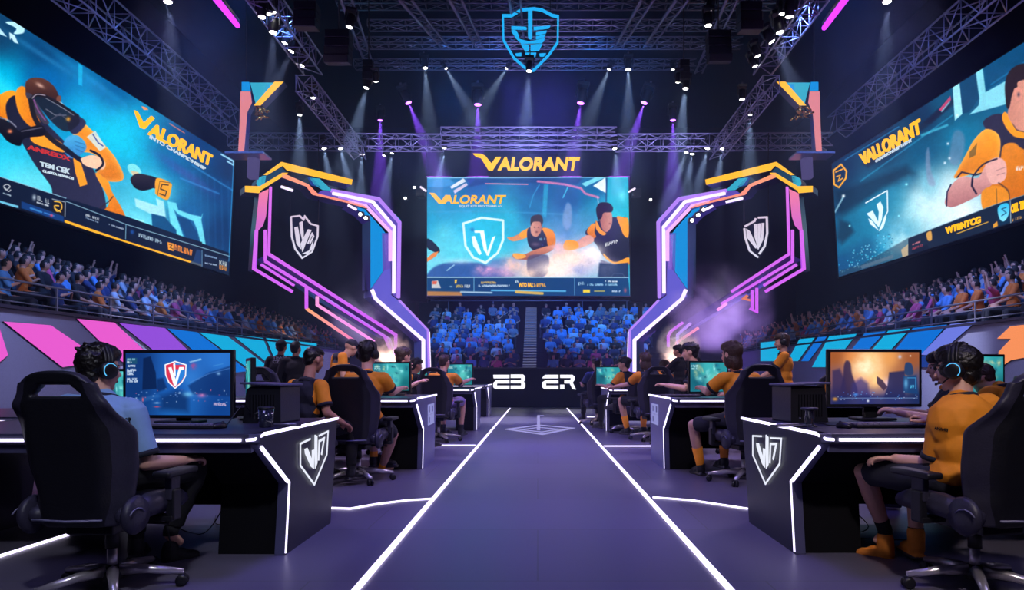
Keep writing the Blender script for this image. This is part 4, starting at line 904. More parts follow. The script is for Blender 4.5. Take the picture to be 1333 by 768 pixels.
rB, nB, oB = led('side_screen', 'huge tilted LED screen on the right showing an orange-shirted athlete with folded arms', 'screen',
    PL2.ray(1092, 360.5), PL2.ray(1420, 258), PL2.ray(1420, 0), PL2.ray(1083, 213.5), 480, 400, paint_right)
word(rB, oB, PL2, 'VALLORANT', M['ty'], [(1124, 216), (1201, 173), (1198, 154), (1119, 201)], nB, .05, .03)
word(rB, oB, PL2, 'CHAMPIONSHIP EVENT', M['tw'], [(1140, 212), (1188, 184), (1187, 180), (1140, 208)], nB, .02, .02)
word(rB, oB, PL2, 'WTBNTCG', M['ty'], [(1232, 305), (1277, 290), (1277, 281), (1231, 296)], nB, .02, .05)
word(rB, oB, PL2, 'OLL TIMUN', M['ty'], [(1317, 278), (1345, 268), (1345, 257), (1317, 266)], nB, .02, .05)
# ---- centre screen
PL3 = Plane(-4, 26, 4, 26)
def paint_mid(A):
    A.fill([(560, 235), (620, 240), (700, 240), (780, 240), (815, 240), (560, 280), (620, 300), (600, 330), (690, 270), (740, 260), (800, 270), (560, 340), (640, 330), (700, 330), (815, 300), (660, 285), (760, 290)],
           [(20, 110, 175), (30, 95, 165), (20, 80, 150), (20, 95, 160), (25, 160, 200), (15, 145, 195), (30, 180, 220), (90, 205, 230), (18, 105, 165), (20, 85, 150), (30, 190, 215), (110, 205, 230), (60, 195, 225), (100, 185, 220), (40, 195, 215), (40, 170, 210), (60, 140, 190)])
    A.poly([(556, 231), (586, 233), (594, 240), (575, 244), (556, 243)], (60, 150, 215), .8, 1); A.poly([(586, 243), (603, 232), (607, 236), (588, 246)], (225, 230, 245), .95); A.poly([(590, 248), (607, 238), (609, 241), (592, 252)], (225, 205, 235), .9); A.poly([(607, 232), (620, 232), (612, 240)], (40, 70, 160), .9)
    A.poly([(620, 232), (760, 231), (752, 240), (700, 238), (640, 238), (608, 244)], (24, 60, 125), .7, 1.5); A.line([(632, 239), (687, 240)], 1.3, (235, 140, 170), .9); A.line([(700, 236), (735, 240), (756, 245), (762, 252), (779, 257)], 3, (205, 120, 175), .9, .7); A.line([(778, 257), (779, 266)], 1, (200, 210, 240), .8)
    A.poly([(757, 239), (775, 231), (788, 231), (762, 243)], (120, 215, 240), .95); A.poly([(788, 231), (790, 252), (772, 242)], (225, 240, 248), 1); A.poly([(790, 231), (817, 231), (817, 285), (789, 262)], (25, 175, 205), .9); A.blob(810, 255, 7, 9, (100, 220, 235), .7); A.line([(790, 231), (789, 262)], 2, (10, 60, 120), .8)
    A.line([(702, 241), (694, 255), (689, 272)], 1.5, (50, 150, 205), .8, .6, True); A.poly([(708, 240), (714, 240), (711, 284), (706, 280)], (40, 165, 210), .7, 1); A.line([(739, 244), (733, 257)], 1.6, (60, 185, 220), .9)
    A.blob(577, 303, 16, 18, (100, 210, 230), .55); A.line([(556, 276), (640, 275), (740, 279)], 1.2, (80, 160, 205), .6, 1)
    A.poly([(556, 357), (568, 346), (590, 341), (622, 342), (640, 348), (660, 352), (662, 361), (556, 361)], (40, 70, 145), .85, 1.5, True); A.line([(582, 352), (591, 345)], 1.6, (150, 195, 225), .8); A.poly([(640, 338), (690, 332), (690, 361), (620, 361)], (50, 75, 160), .6, 3)
    A.blob(600, 340, 24, 4, (185, 215, 235), .6); A.blob(632, 352, 14, 8, (225, 160, 205), .8, nz=.7); A.blob(662, 350, 20, 14, (225, 170, 205), .7, nz=.6)
    A.blob(730, 320, 30, 30, (150, 165, 215), .6, nz=.7); A.blob(725, 348, 44, 22, (244, 222, 226), 1.2, nz=.35); A.blob(762, 336, 28, 28, (228, 212, 232), 1.1, nz=.4); A.blob(700, 350, 26, 14, (250, 215, 195), 1.1, nz=.35); A.blob(735, 330, 16, 10, (250, 190, 150), .7, nz=.5); A.blob(740, 300, 18, 20, (80, 130, 195), .5, nz=.6)
    A.poly([(732, 288), (736, 268), (740, 264), (744, 270), (744, 290), (738, 300)], (130, 155, 205), .7, 1.5, True); A.blob(768, 338, 7, 7, (70, 70, 120), .5, nz=.5)
    # shield
    S1 = [(603, 291), (627, 283.5), (655, 287), (655, 312), (648, 329), (632, 342), (616, 335), (606, 320)]
    A.poly(S1, (40, 190, 225), .5); A.line(S1, 3, (215, 240, 250), .95, .5, closed=True)
    A.poly([(614, 308), (618, 307), (627, 330), (624, 332), (616, 320)], (225, 245, 250), 1, .5); A.poly([(617, 300), (630, 300), (633, 318), (635, 332), (630, 326), (625, 303), (618, 303)], (230, 246, 250), 1, .5); A.poly([(641, 309), (645, 307), (636, 333), (633, 332)], (230, 246, 250), 1, .5); A.blob(615, 299, 3, 3, (20, 110, 175), .8)
    # left arm
    A.poly([(556, 311), (563, 314), (572, 324), (571, 329), (563, 327), (556, 322)], (28, 36, 62), 1, .5, True); A.poly([(571, 327), (568, 333), (556, 341), (556, 336), (564, 329)], (225, 130, 70), 1, .5)
    # player one
    A.poly([(660, 309), (668, 308), (680, 302), (690, 296), (696, 302), (684, 310), (668, 314)], (215, 140, 95), 1, .5, True); A.poly([(676, 304), (688, 297), (696, 296), (692, 306), (680, 310)], OR, 1, .5, True)
    A.poly([(688, 297), (700, 296), (714, 298), (722, 306), (720, 324), (704, 330), (690, 322), (686, 308)], (48, 52, 84), 1, .5, True, (0, 1, 30, (34, 36, 62))); A.poly([(706, 297), (718, 299), (723, 308), (722, 320), (714, 321), (711, 308)], OR, 1, .5, True, (0, 1, 30, OR2)); A.blob(697, 318, 6, 3, (95, 80, 110), .9)
    A.poly([(667, 332), (682, 331), (694, 326), (710, 321), (722, 319), (718, 326), (700, 334), (688, 338), (672, 337)], (205, 130, 105), 1, .5, True, (0, 1, 16, (150, 85, 75))); A.poly([(668, 330), (682, 331), (684, 335), (672, 337)], (235, 160, 70), 1, .5, True)
    A.poly([(688, 334), (704, 331), (714, 334), (714, 352), (706, 361), (692, 361), (686, 350)], (70, 70, 110), .8, 1, True); A.blob(690, 356, 14, 7, (240, 205, 190), .6, nz=.5)
    A.poly([(691, 302), (691, 290), (695, 286), (702, 286), (706, 291), (704, 302), (699, 308), (694, 307)], (215, 155, 140), 1, .5, True, (1, 0, 16, (170, 105, 95))); A.poly([(691, 294), (691, 284), (696, 280), (704, 280), (707, 287), (705, 294), (703, 289), (694, 289)], (52, 40, 50), 1, .5, True); A.blob(696, 296, 1, .8, (60, 30, 40), .8); A.blob(701, 296, 1, .8, (60, 30, 40), .8); A.blob(698.5, 302, 1.8, 1.2, (90, 40, 45), .9)
    A.script((702, 313), (710, 312), 2.5, (130, 190, 220), 3)
    # player two
    A.poly([(762, 302), (774, 290), (790, 284), (804, 283), (818, 288), (818, 340), (800, 342), (786, 334), (776, 318), (768, 310)], (42, 46, 76), 1, .5, True, (0, 1, 70, (28, 30, 54))); A.poly([(803, 282), (812, 283), (818, 286), (818, 308), (812, 306), (807, 294)], OR, 1, .5, True); A.poly([(764, 302), (770, 292), (775, 292), (774, 302), (776, 308), (772, 310)], OR, 1, .5, True, (0, 1, 20, OR2)); A.poly([(776, 287), (782, 298), (789, 304), (784, 306), (776, 298)], OR, 1, .5, True)
    A.poly([(737, 314), (750, 314), (764, 306), (772, 309), (772, 315), (758, 322), (744, 325), (736, 321)], (215, 150, 140), 1, .5, True); A.poly([(733, 322), (737, 313), (750, 314), (753, 322), (740, 326)], (235, 150, 50), 1, .5, True)
    A.poly([(786, 330), (800, 341), (818, 335), (818, 345), (800, 344), (788, 336)], OR, 1, .5, True); A.poly([(782, 338), (800, 344), (818, 342), (818, 361), (780, 361)], (30, 50, 90), 1, .5)
    A.poly([(784, 298), (781, 284), (784, 276), (794, 274), (797, 282), (796, 294), (790, 302)], (205, 145, 130), 1, .5, True, (-1, 0, 16, (165, 100, 92))); A.poly([(778, 285), (776, 272), (781, 264), (792, 264), (798, 270), (796, 276), (786, 277), (783, 284), (780, 286)], (34, 30, 42), 1, .5, True); A.blob(794, 291, 1.5, 1, (140, 60, 60), .8)
    A.script((786, 321), (804, 316), 4, (225, 230, 235), 4); A.line([(795, 361), (799, 356), (810, 356), (814, 361)], 1, (215, 220, 235), .9)
    A.blob(772, 330, 15, 13, (246, 238, 244), 1.0, nz=.3); A.blob(745, 338, 18, 13, (250, 225, 215), .95, nz=.35); A.blob(720, 350, 22, 10, (252, 232, 225), .9, nz=.3); A.blob(790, 350, 16, 12, (215, 200, 225), .9, nz=.4); A.blob(728, 322, 10, 7, (235, 185, 205), .8, nz=.4); A.blob(757, 352, 14, 9, (140, 150, 205), .6, nz=.6); A.blob(668, 344, 13, 9, (250, 200, 180), .7, 30, nz=.5)
    A.poly([(780, 342), (800, 344), (818, 342), (818, 361), (778, 361)], (30, 50, 90), .8, 1.2); A.texture(.045, 6)
    # ticker
    A.poly([(556, 361), (818, 361), (820, 386), (556, 386)], (18, 62, 112), 1, .3); A.line([(556, 361), (818, 361)], 1, (190, 225, 245), .9); A.line([(617, 361), (617, 379)], .7, (120, 180, 215)); A.line([(748, 361), (748, 384)], .7, (100, 160, 205))
    A.poly([(562, 366), (570, 365), (574, 375), (562, 375)], (205, 200, 200), .9); A.poly([(563, 366), (569, 366), (568, 370), (563, 370)], (205, 80, 60), .9); A.blob(587, 373, 2, 1, (160, 190, 215), .8); A.poly([(592, 364), (595, 364), (594, 369), (592, 369)], (240, 190, 60)); A.script((594, 374), (604, 374), 3, (240, 195, 70), 2, 1, 0); A.script((605, 374), (612, 374), 3, (210, 215, 220), 3, 1, 0)
    A.script((625, 369), (646, 369), 2.4, (235, 185, 80), 4); A.script((623, 373), (664, 373), 2, (205, 220, 235), 5); A.script((671, 368), (676, 367), 3, (225, 235, 240), 6)
    A.script((693, 373), (711, 373), 4, (240, 165, 50), 7, 1, 0); A.script((753, 371), (765, 370), 3.5, (170, 205, 230), 8); A.script((765, 371.5), (804, 371.5), 1.8, (150, 195, 225), 9); A.script((788, 367), (804, 367), 1.6, (215, 225, 235), 10)
    A.poly([(556, 379), (600, 380), (602, 385), (556, 385)], (205, 130, 60), .8, 1); A.line([(600, 380), (640, 381)], 2, (190, 215, 235), .8, .8); A.line([(640, 378), (736, 379)], 2, (90, 175, 225), .9, .6); A.line([(672, 380), (706, 382)], 3.5, (220, 175, 80), .9, .6); A.poly([(759, 377), (768, 377), (768, 381), (759, 381)], (220, 195, 60)); A.line([(774, 379), (787, 379)], 1.3, (180, 170, 80)); A.script((797, 380), (808, 380), 1.6, (180, 200, 225), 11); A.blob(814, 378, 2, 3, (190, 90, 110), .8)
    A.line([(556.5, 231.5), (818, 230.5)], 1.4, (160, 210, 235), .8)
rC, nC, oC = led('central_screen', 'large LED screen at the back showing two running players and a shield', 'screen', PL3.ray(556, 385), PL3.ray(820, 385), PL3.ray(818, 230.5), PL3.ray(556, 230.5), 530, 312, paint_mid, .06)
word(rC, oC, PL3, 'ALORANT', M['ty'], [(577, 265.5), (656, 265.5), (659, 254), (579, 254)], nC, .03, .03)
mbv = MB().on(PL3, [(559, 251), (566, 251.5), (575, 261), (580, 254), (584, 254), (577, 265), (571, 265)], .03, M['ty'], None, .03); mbv.v = [tuple(Vector(v)-Vector(oC)) for v in mbv.v]; mbv.build('lettering', rC)
word(rC, oC, PL3, 'EQUIT KITI PRO TEAMS AV', M['tw'], [(598, 270.5), (654, 270), (654, 267), (598, 267)], nC, .02, .02)
word(rC, oC, PL3, 'WTO PAL', M['ty'], [(675, 374), (694, 374), (694, 368), (675, 368)], nC, .02, .05)
# big title above the central screen
rt = root('title_sign', 'yellow glowing title letters above the central screen', 'sign', PL3.ray(685, 224))
PLT = Plane(-4, 25.8, 4, 25.8)
mb = MB(); text_quad(mb, 'ALORANT', M['yellow'], [PLT.ray(648, 222.5)-rt.location, PLT.ray(752, 222.5)-rt.location, PLT.ray(755, 205.5)-rt.location, PLT.ray(650, 205.5)-rt.location], Vector((0, -1, 0)), .12, .035); mb.build('lettering', rt)
mb = MB().on(PLT, [(616, 201), (627, 201.5), (632, 204), (640, 214), (646, 205.5), (652, 205.5), (641, 222.5), (636, 222), (626, 206), (620, 204.5)], .12, M['yellow'], None, .12); mb.v = [tuple(Vector(v)-rt.location) for v in mb.v]; mb.build('lettering', rt)
# ---------- light
w = bpy.data.worlds.new('world'); scene.world = w; w.use_nodes = True
w.node_tree.nodes['Background'].inputs[0].default_value = (.10, .12, .35, 1); w.node_tree.nodes['Background'].inputs[1].default_value = .02
vs = scene.view_settings; vs.view_transform = 'Standard'; vs.look = 'None'; vs.exposure = 0; vs.gamma = 1; vs.use_curve_mapping = False
scene.cycles.use_denoising = True
scene.cycles.max_bounces = 5; scene.cycles.diffuse_bounces = 2; scene.cycles.glossy_bounces = 3; scene.cycles.volume_bounces = 0; scene.cycles.transparent_max_bounces = 6
scene.cycles.sample_clamp_indirect = 4; scene.cycles.caustics_reflective = False; scene.cycles.caustics_refractive = False
M['lensw'] = emi('lens_white', (1, .96, .92, 1), 14, sample=False); M['lensp'] = emi('lens_violet', (.50, .12, 1, 1), 7, sample=False); M['lensb'] = emi('lens_blue', (.15, .4, 1, 1), 6, sample=False)
def lamp(kind, name, loc, energy, col, size=.1, aim=None, spot=40, blend=.5, parent=None, sy=None):
    l = bpy.data.lights.new(name, kind); l.energy = energy; l.color = col
    if kind == 'SPOT': l.spot_size = R(spot); l.spot_blend = blend; l.shadow_soft_size = size
    elif kind == 'AREA':
        l.size = size
        if sy: l.shape = 'RECTANGLE'; l.size_y = sy
    else: l.shadow_soft_size = size
    o = bpy.data.objects.new(name, l); COL.objects.link(o); o.location = loc
    if aim is not None: o.rotation_euler = (Vector(aim)-Vector(loc)).to_track_quat('-Z', 'Y').to_euler()
    if parent: o.parent = parent
    return o
def fixture(kind, label, grp):
    r = root('stage_light', label, 'stage light', (0, 0, 0), 0, grp)
    mb = MB(); mb.box((0, 0, .30), (.30, .26, .09), M['black'], bev=.015); mb.box((-.15, 0, .14), (.03, .10, .30), M['black'], bev=.006); mb.box((.15, 0, .14), (.03, .10, .30), M['black'], bev=.006)
    mb.tube([(0, 0, .34), (0, 0, .44)], .03, M['steel'], 8); mb.build('yoke', r)
    MB().lathe([(.07, .20), (.11, .17), (.12, .02), (.115, -.12), (.10, -.16), (.09, -.16)], M['black'], n=18).build('housing', r)
    e = MB(); e.lathe([(.002, -.158), (.085, -.16), (.085, -.168), (.05, -.182), (.002, -.186)], M['lens'+kind], n=18); e.build('lens', r)
    return r
fw = fixture('w', 'white stage light', 'white stage lights in the rig'); fp = fixture('p', 'violet stage light', 'violet stage lights in the rig')
lw = lamp('SPOT', 'beam', (0, 0, -.2), 3800, (.82, .84, 1), .04, None, 23, .8, fw)
lp = lamp('SPOT', 'beam', (0, 0, -.2), 17000, (.45, .10, 1), .04, None, 20, .6, fp)
lc = lamp('SPOT', 'beam', (0, 0, -.2), 260, (1, .93, .88), .04, None, 26, .6)
used = {'w': False, 'p': False}
WH = [ # px, py, depth, tilt x, tilt y (degrees), scale, beam, label
 (218, 3, 11, 0, -4, .9, 1, 'lone white stage light high on the left near the violet neon tube'),
 (341, 23, 12.5, 0, 0, .9, 0, 'white stage light, leftmost of the bright cluster on the left ceiling truss'),
 (348, 18, 12.6, 10, 0, 1.0, 0, 'white stage light in the middle of the bright cluster on the left ceiling truss'),
 (355, 16, 12.8, 10, 0, .9, 0, 'white stage light, topmost of the bright cluster on the left ceiling truss'),
 (356, 43, 13.0, 0, 2, 1.0, 1, 'white stage light hanging alone just below the left ceiling truss cluster'),
 (373, 57, 13.6, 0, 20, .8, 0, 'small white stage light, upper of three in line on the left ceiling truss'),
 (382, 68, 14.0, 0, 25, .8, 1, 'small white stage light, middle of three in line on the left ceiling truss'),
 (395, 86, 14.8, 0, 20, .8, 0, 'small white stage light, lower of three in line on the left ceiling truss'),
 (408, 128, 15.4, 0, 0, .8, 0, 'white stage light on the upper end of the lower left ceiling truss'),
 (456, 36, 15, 0, 10, 1.0, 0, 'white stage light on the left speaker cluster'),
 (390, 150, 18, 0, 0, .8, 1, 'small white stage light between the left light panel and the ceiling truss'),
 (478, 115, 17, 0, 14, .9, 1, 'white stage light under the left hanging speaker column'),
 (489, 106, 17, 30, 0, .8, 0, 'white stage light beside the left hanging speaker column'),
 (553, 89, 24.6, 0, -4, 1.2, 1, 'warm white stage light under the lowest roof truss, left of the shield'),
 (579, 90, 24.6, 0, -30, .7, 1, 'tiny stage light with a slanting blue beam under the lowest roof truss'),
 (689, 93, 17, 0, 3, .9, 1, 'white stage light at the bottom tip of the roof shield'),
 (661, 90, 24.6, 0, 32, .7, 1, 'tiny stage light with a slanting beam just left of the shield tip'),
 (794, 91, 24.6, 0, 22, .8, 1, 'small stage light with a slanting beam right of the shield'),
 (818, 91, 24.6, 0, 0, 1.3, 1, 'warm white stage light under the lowest roof truss, right of the shield'),
 (876, 91, 24.6, 0, 0, .8, 0, 'small white stage light at the right end of the lowest roof truss'),
 (883, 107, 17, 30, 0, .8, 0, 'white stage light beside the right hanging speaker column'),
 (893, 116, 17, 0, 6, .9, 1, 'white stage light under the right hanging speaker column'),
 (925, 13, 15, 0, 12, 1.0, 1, 'upper white stage light on the right speaker cluster'),
 (922, 34, 15, 0, 0, 1.0, 0, 'lower white stage light on the right speaker cluster'),
 (976, 150, 18, 0, 0, .8, 1, 'small white stage light between the right light panel and the ceiling truss'),
 (966, 130, 15.4, 0, 0, .8, 0, 'white stage light on the upper end of the lower right ceiling truss'),
 (981, 87, 14.8, 0, -20, .8, 0, 'small white stage light, lower of three in line on the right ceiling truss'),
 (984, 74, 14.0, 0, -20, .8, 0, 'small white stage light, upper of the in-line lights on the right ceiling truss'),
 (1001, 56, 13.6, 0, -30, .9, 1, 'small white stage light, upper of three in line on the right ceiling truss'),
 (1014, 43, 13.0, 0, -10, 1.0, 1, 'white stage light hanging alone below the right ceiling truss cluster'),
 (1020, 18, 12.6, 10, 0, 1.0, 0, 'white stage light, left one of the bright pair on the right ceiling truss'),
 (1028, 22, 12.5, 10, 0, 1.0, 0, 'white stage light, right one of the bright pair on the right ceiling truss'),
 (1155, 3, 11, 0, 2, .9, 1, 'lone white stage light high on the right near the violet neon tube'),
 (421, 194, 19.4, 0, -10, .9, 1, 'left one of two white stage lights under the left front truss'),
 (442, 194, 19.4, 0, -14, .9, 1, 'right one of two white stage lights under the left front truss'),
 (471, 201, 19.4, 8, 4, 1.1, 1, 'wide white stage light where the left ceiling truss meets the front truss'),
 (501, 203, 21, 0, 15, .7, 0, 'left one of two tiny stage lights under the left end of the front truss'),
 (511, 200, 21, 0, 10, .7, 1, 'right one of two tiny stage lights under the left end of the front truss'),
 (579, 193, 19, 0, 10, .8, 1, 'white stage light under the left end of the raised central truss'),
 (800, 194, 19, 0, -4, .8, 1, 'white stage light under the right end of the raised central truss'),
 (895, 199, 21, 0, 20, .9, 1, 'left one of the two low stage lights right of the yellow title'),
 (902, 201, 21, 0, 10, .9, 1, 'right one of the two low stage lights right of the yellow title'),
 (922, 194, 19.4, 0, 14, .9, 1, 'left one of two white stage lights under the right front truss'),
 (941, 194, 19.4, 0, 8, .9, 1, 'right one of two white stage lights under the right front truss')]
VI = [(495, 157, 26, 0, 0, 1.3, 'violet stage light farthest left of the six'), (529, 135, 26, 0, -22, 1.7, 'violet stage light second from the left with a pale slanting beam'), (622, 137, 26, 0, 0, 1.9, 'violet stage light third from the left, left of the roof shield'),
      (757, 135, 26, 0, 8, 1.9, 'violet stage light third from the right, right of the roof shield'), (841, 135, 26, 0, 18, 1.8, 'violet stage light second from the right with a pale beam'), (876, 157, 26, 0, 0, 1.5, 'violet stage light farthest right of the six')]
def put(proto, k, px, py, d, tx, ty, s, label, beam=True):
    loc = P(px, py, d)+Vector((0, 0, .14*s))
    if not used[k]: r = proto; used[k] = True
    else: r = dup(proto, loc, 0, skip=() if beam else ('light',))
    r.location = loc; r.rotation_euler = (R(tx), R(ty), 0); r.scale = (s*.8,)*3; r['label'] = label; return r
for a in WH: put(fw, 'w', a[0], a[1], a[2], a[3], a[4], a[5], a[7], a[6])
for a in VI: put(fp, 'p', *a)
bpy.data.objects.remove(lc)
# small lamps seen inside the arches and by the tower
for i, (px, py, d, lab) in enumerate(((469, 279, 19, 'tiny spot inside the left arch, left of a pair'), (476, 284, 19, 'tiny spot inside the left arch, right of a pair'), (527.5, 258, 25.5, 'tiny spot on the left tower drape'), (539, 244, 25.5, 'tiny spot beside the upper left corner of the central screen'),
        (916, 273, 18.6, 'tiny spot inside the right arch below the white bar'), (909, 280, 18.6, 'tiny spot inside the right arch, upper of a pair'), (901, 287, 18.6, 'tiny spot inside the right arch, lower of a pair'), (847, 260, 25.5, 'tiny spot on the right tower drape'))):
    r = root('accent_spot', lab, 'spotlight', P(px, py, d)); MB().ell((0, 0, 0), .045, M['lensw'], sub=2).build('lens', r); MB().box((0, .12, .03), (.15, .14, .13), M['black'], bev=.02).build('housing', r)
for i, (a, b, d, lab) in enumerate((((453, 267), (464, 273), 18.8, 'thin white light bar inside the left arch'), ((366, 243), (381, 248), 17.6, 'thin white light bar under the left arch roof'), ((547, 243), (555, 249), 25.6, 'slanting light bar left of the central screen'),
        ((945, 263), (967, 258), 18.2, 'thin white light bar inside the right arch'), ((818, 250), (827, 245), 25.6, 'slanting light bar right of the central screen'), ((918, 273), (928, 268), 18.4, 'short white light bar inside the right arch'))):
    p, q = P(*a, d), P(*b, d); r = root('light_bar', lab, 'light bar', p); MB().tube([(0, 0, 0), q-p], .035, M['awh'], 6).build('tube', r); MB().tube([(0, .05, .03), q-p+Vector((0, .05, .03))], .04, M['black'], 6).build('housing', r)
# unseen area lamps added above the frame to wash the stage blue-violet
def wash(loc, aim, e, col, size=1.2, spread=R(150)):
    o = lamp('AREA', 'added_wash', loc, e, col, size, aim); o.data.spread = spread; return o
wash((0, 5.2, 8.2), (0, 5.4, 0), 46, (.20, .15, 1), 1.6, R(52)); wash((0, 10.5, 8.2), (0, 10.5, 0), 80, (.20, .155, 1), 1.6, R(52))
wash((0, 16.5, 8.2), (0, 16.5, 0), 90, (.22, .155, 1), 1.6, R(56))
wash((-3, 1.5, 6.5), (-1.5, 8, 0), 26, (.40, .38, 1), 2, R(90))
wash((4, 1.5, 6.5), (1.5, 8, 0), 26, (.45, .4, 1), 2, R(90))
wash((-6, 11, 7.0), (-2, 10, .5), 60, (.75, .6, 1), 1, R(70))
wash((6, 11, 7.0), (2, 9, .5), 60, (.75, .6, 1), 1, R(70))
# unseen spots added to brighten the players and their jerseys
for p, t, e, c, a in (((-.5, .2, 4.2), (-2.15, 3.7, .85), 340, (.84, .86, 1), 15), ((1.2, .2, 4.2), (2.15, 3.7, .85), 400, (1, .87, .84), 15), ((-.6, 3, 5.0), (-1.9, 7.2, .9), 290, (1, .86, .88), 18), ((.6, 3, 5.0), (2.1, 7.2, .9), 290, (1, .86, .88), 18),
        ((-.3, 6, 5.4), (-1.8, 11, 1), 430, (1, .8, .9), 20), ((.5, 6, 5.4), (2.1, 11.5, 1), 430, (1, .8, .9), 20), ((2, 5, 5.0), (3.6, 10, 1.2), 200, (1, .86, .88), 14), ((-1.2, 5, 5.0), (-2.5, 9.4, 1.2), 160, (1, .86, .88), 14)):
    lamp('SPOT', 'added_player_fill', p, e, c, .12, t, a*2, .6)
for sx in (-1, 1): lamp('SPOT', 'added_violet_fill', (sx*4.6, 21.6, .4), 900, (.42, .12, 1), .15, (sx*5.5, 30, 3.2), 75, .9)  # unseen violet lamps added to tint the haze beside the arches
for sx in (-1, 1): wash((sx*5.2, 8, 4.6), (sx*8, 10.5, 1.3), 42, (.60, .64, 1), .6, R(85))  # unseen lamps added to brighten the barrier walls
# unseen area lamps added to wash the crowd blue
wash((-5.5, 13, 8.5), (-11, 17, 3), 240, (.14, .32, 1), 1.5, R(85)); wash((5.5, 13, 8.5), (11, 17, 3), 230, (.18, .32, 1), 1.5, R(85))
wash((-4, 27.6, 9.0), (-3, 36, 3), 250, (.05, .30, 1), 1.2, R(80)); wash((4, 27.6, 9.0), (3, 36, 3), 250, (.05, .30, 1), 1.2, R(80))
# roof: unseen lamps added to tint the haze blue and brighten the trusses
lamp('SPOT', 'added_roof_fill', (-3, 22, 9.8), 420, (.02, .28, 1), .3, (-1, 27.5, 14), 120, .8); lamp('SPOT', 'added_roof_fill', (3, 22, 9.8), 420, (.02, .28, 1), .3, (1, 27.5, 14), 120, .8)
lamp('SPOT', 'added_truss_fill', (-6, 9, 4.6), 260, (.40, .3, 1), .3, (-8, 16, 9), 100, .8); lamp('SPOT', 'added_truss_fill', (6, 9, 4.6), 260, (.40, .3, 1), .3, (8, 16, 9), 100, .8)
tw = lamp('AREA', 'added_truss_wash', (0, 16.6, 5.6), 120, (.42, .42, 1), 9, (0, 19.5, 8), sy=.4); tw.data.spread = R(60)  # unseen area lamp added to brighten the front truss
# haze
def volume(name, c, size, dens, col, label, an=.2, noise=None, emis=None, shape='box'):
    m = bpy.data.materials.new(name); m.use_nodes = True; nt = m.node_tree; nt.nodes.clear()
    o = nt.nodes.new('ShaderNodeOutputMaterial'); s = nt.nodes.new('ShaderNodeVolumeScatter')
    s.inputs['Color'].default_value = (*col, 1); s.inputs['Density'].default_value = dens; s.inputs['Anisotropy'].default_value = an
    nt.links.new(s.outputs[0], o.inputs['Volume'])
    if noise:
        tc = nt.nodes.new('ShaderNodeTexCoord'); n = nt.nodes.new('ShaderNodeTexNoise'); n.inputs['Scale'].default_value = noise[0]; n.inputs['Detail'].default_value = 5; n.inputs['Distortion'].default_value = .6
        mr = nt.nodes.new('ShaderNodeMapRange'); mr.inputs['From Min'].default_value = noise[1]; mr.inputs['From Max'].default_value = noise[2]; mr.inputs['To Max'].default_value = dens
        nt.links.new(tc.outputs['Object'], n.inputs['Vector']); nt.links.new(n.outputs['Fac'], mr.inputs['Value'])
        ln = nt.nodes.new('ShaderNodeVectorMath'); ln.operation = 'LENGTH'; nt.links.new(tc.outputs['Object'], ln.inputs[0])
        f = nt.nodes.new('ShaderNodeMapRange'); f.inputs['From Min'].default_value = .25; f.inputs['From Max'].default_value = 1; f.inputs['To Min'].default_value = 1; f.inputs['To Max'].default_value = 0
        nt.links.new(ln.outputs['Value'], f.inputs['Value'])
        k = nt.nodes.new('ShaderNodeMath'); k.operation = 'MULTIPLY'; nt.links.new(mr.outputs[0], k.inputs[0]); nt.links.new(f.outputs[0], k.inputs[1]); nt.links.new(k.outputs[0], s.inputs['Density'])
        mb = MB().ell((0, 0, 0), 1, m, sub=3)
    else: mb = MB().box((0, 0, 0), (2, 2, 2), m)
    ob = mb.build(name); ob.location = c; ob.scale = size
    tag(ob, label, 'haze', None, 'stuff'); return ob
volume('stage_haze', (0, 20, 7.9), (10.6, 12.5, 7.8), .0042, (.50, .62, 1), 'thin blue haze filling the hall')
volume('rig_haze', (0, 21.3, 10.0), (8.4, 5.8, 3.9), .013, (.45, .68, 1), 'denser blue haze hanging around the lighting rig')  # second haze added so the light beams show more strongly
# ---------- people: one continuous body grown from overlapping tapered limbs, clothes and hair as their own shells
V = Vector
def remesh(mb, vox, smooth=4, wrinkle=0, wfreq=18, seed=0):
    me = bpy.data.meshes.new('tmp'); me.from_pydata(mb.v, [], mb.f); me.update()
    o = bpy.data.objects.new('tmp', me); COL.objects.link(o)
    m = o.modifiers.new('r', 'REMESH'); m.mode = 'VOXEL'; m.voxel_size = vox; m.use_smooth_shade = True
    if smooth: s = o.modifiers.new('s', 'SMOOTH'); s.iterations = smooth; s.factor = .5
    dg = bpy.context.evaluated_depsgraph_get(); dg.update()
    res = bpy.data.meshes.new_from_object(o.evaluated_get(dg)); bpy.data.objects.remove(o); bpy.data.meshes.remove(me)
    if wrinkle:
        n = len(res.vertices); co = np.empty(n*3, np.float32); no = np.empty(n*3, np.float32)
        res.vertices.foreach_get('co', co); res.vertices.foreach_get('normal', no); co = co.reshape(-1, 3); no = no.reshape(-1, 3)
        q = co*wfreq+seed
        d = np.sin(q[:, 0]*1.3+1.7*np.sin(q[:, 2]*.9))*np.sin(q[:, 2]*1.1+1.3*np.sin(q[:, 1]))+.5*np.sin(q[:, 0]*2.9+q[:, 1]*2.3+q[:, 2]*1.9)
        res.vertices.foreach_set('co', (co+no*(d*wrinkle)[:, None]).ravel())
    return res
def finish(me, name, parent, mats, paint=None):
    for m in mats: me.materials.append(m)
    n = len(me.polygons); me.polygons.foreach_set('use_smooth', np.ones(n, bool))
    if paint is not None:
        c = np.empty(n*3, np.float32); me.polygons.foreach_get('center', c); me.polygons.foreach_set('material_index', paint(c.reshape(-1, 3)).astype(np.int32))
    me.update(); me.name = name; o = bpy.data.objects.new(name, me); COL.objects.link(o)
    if parent is not None: o.parent = parent
    return o
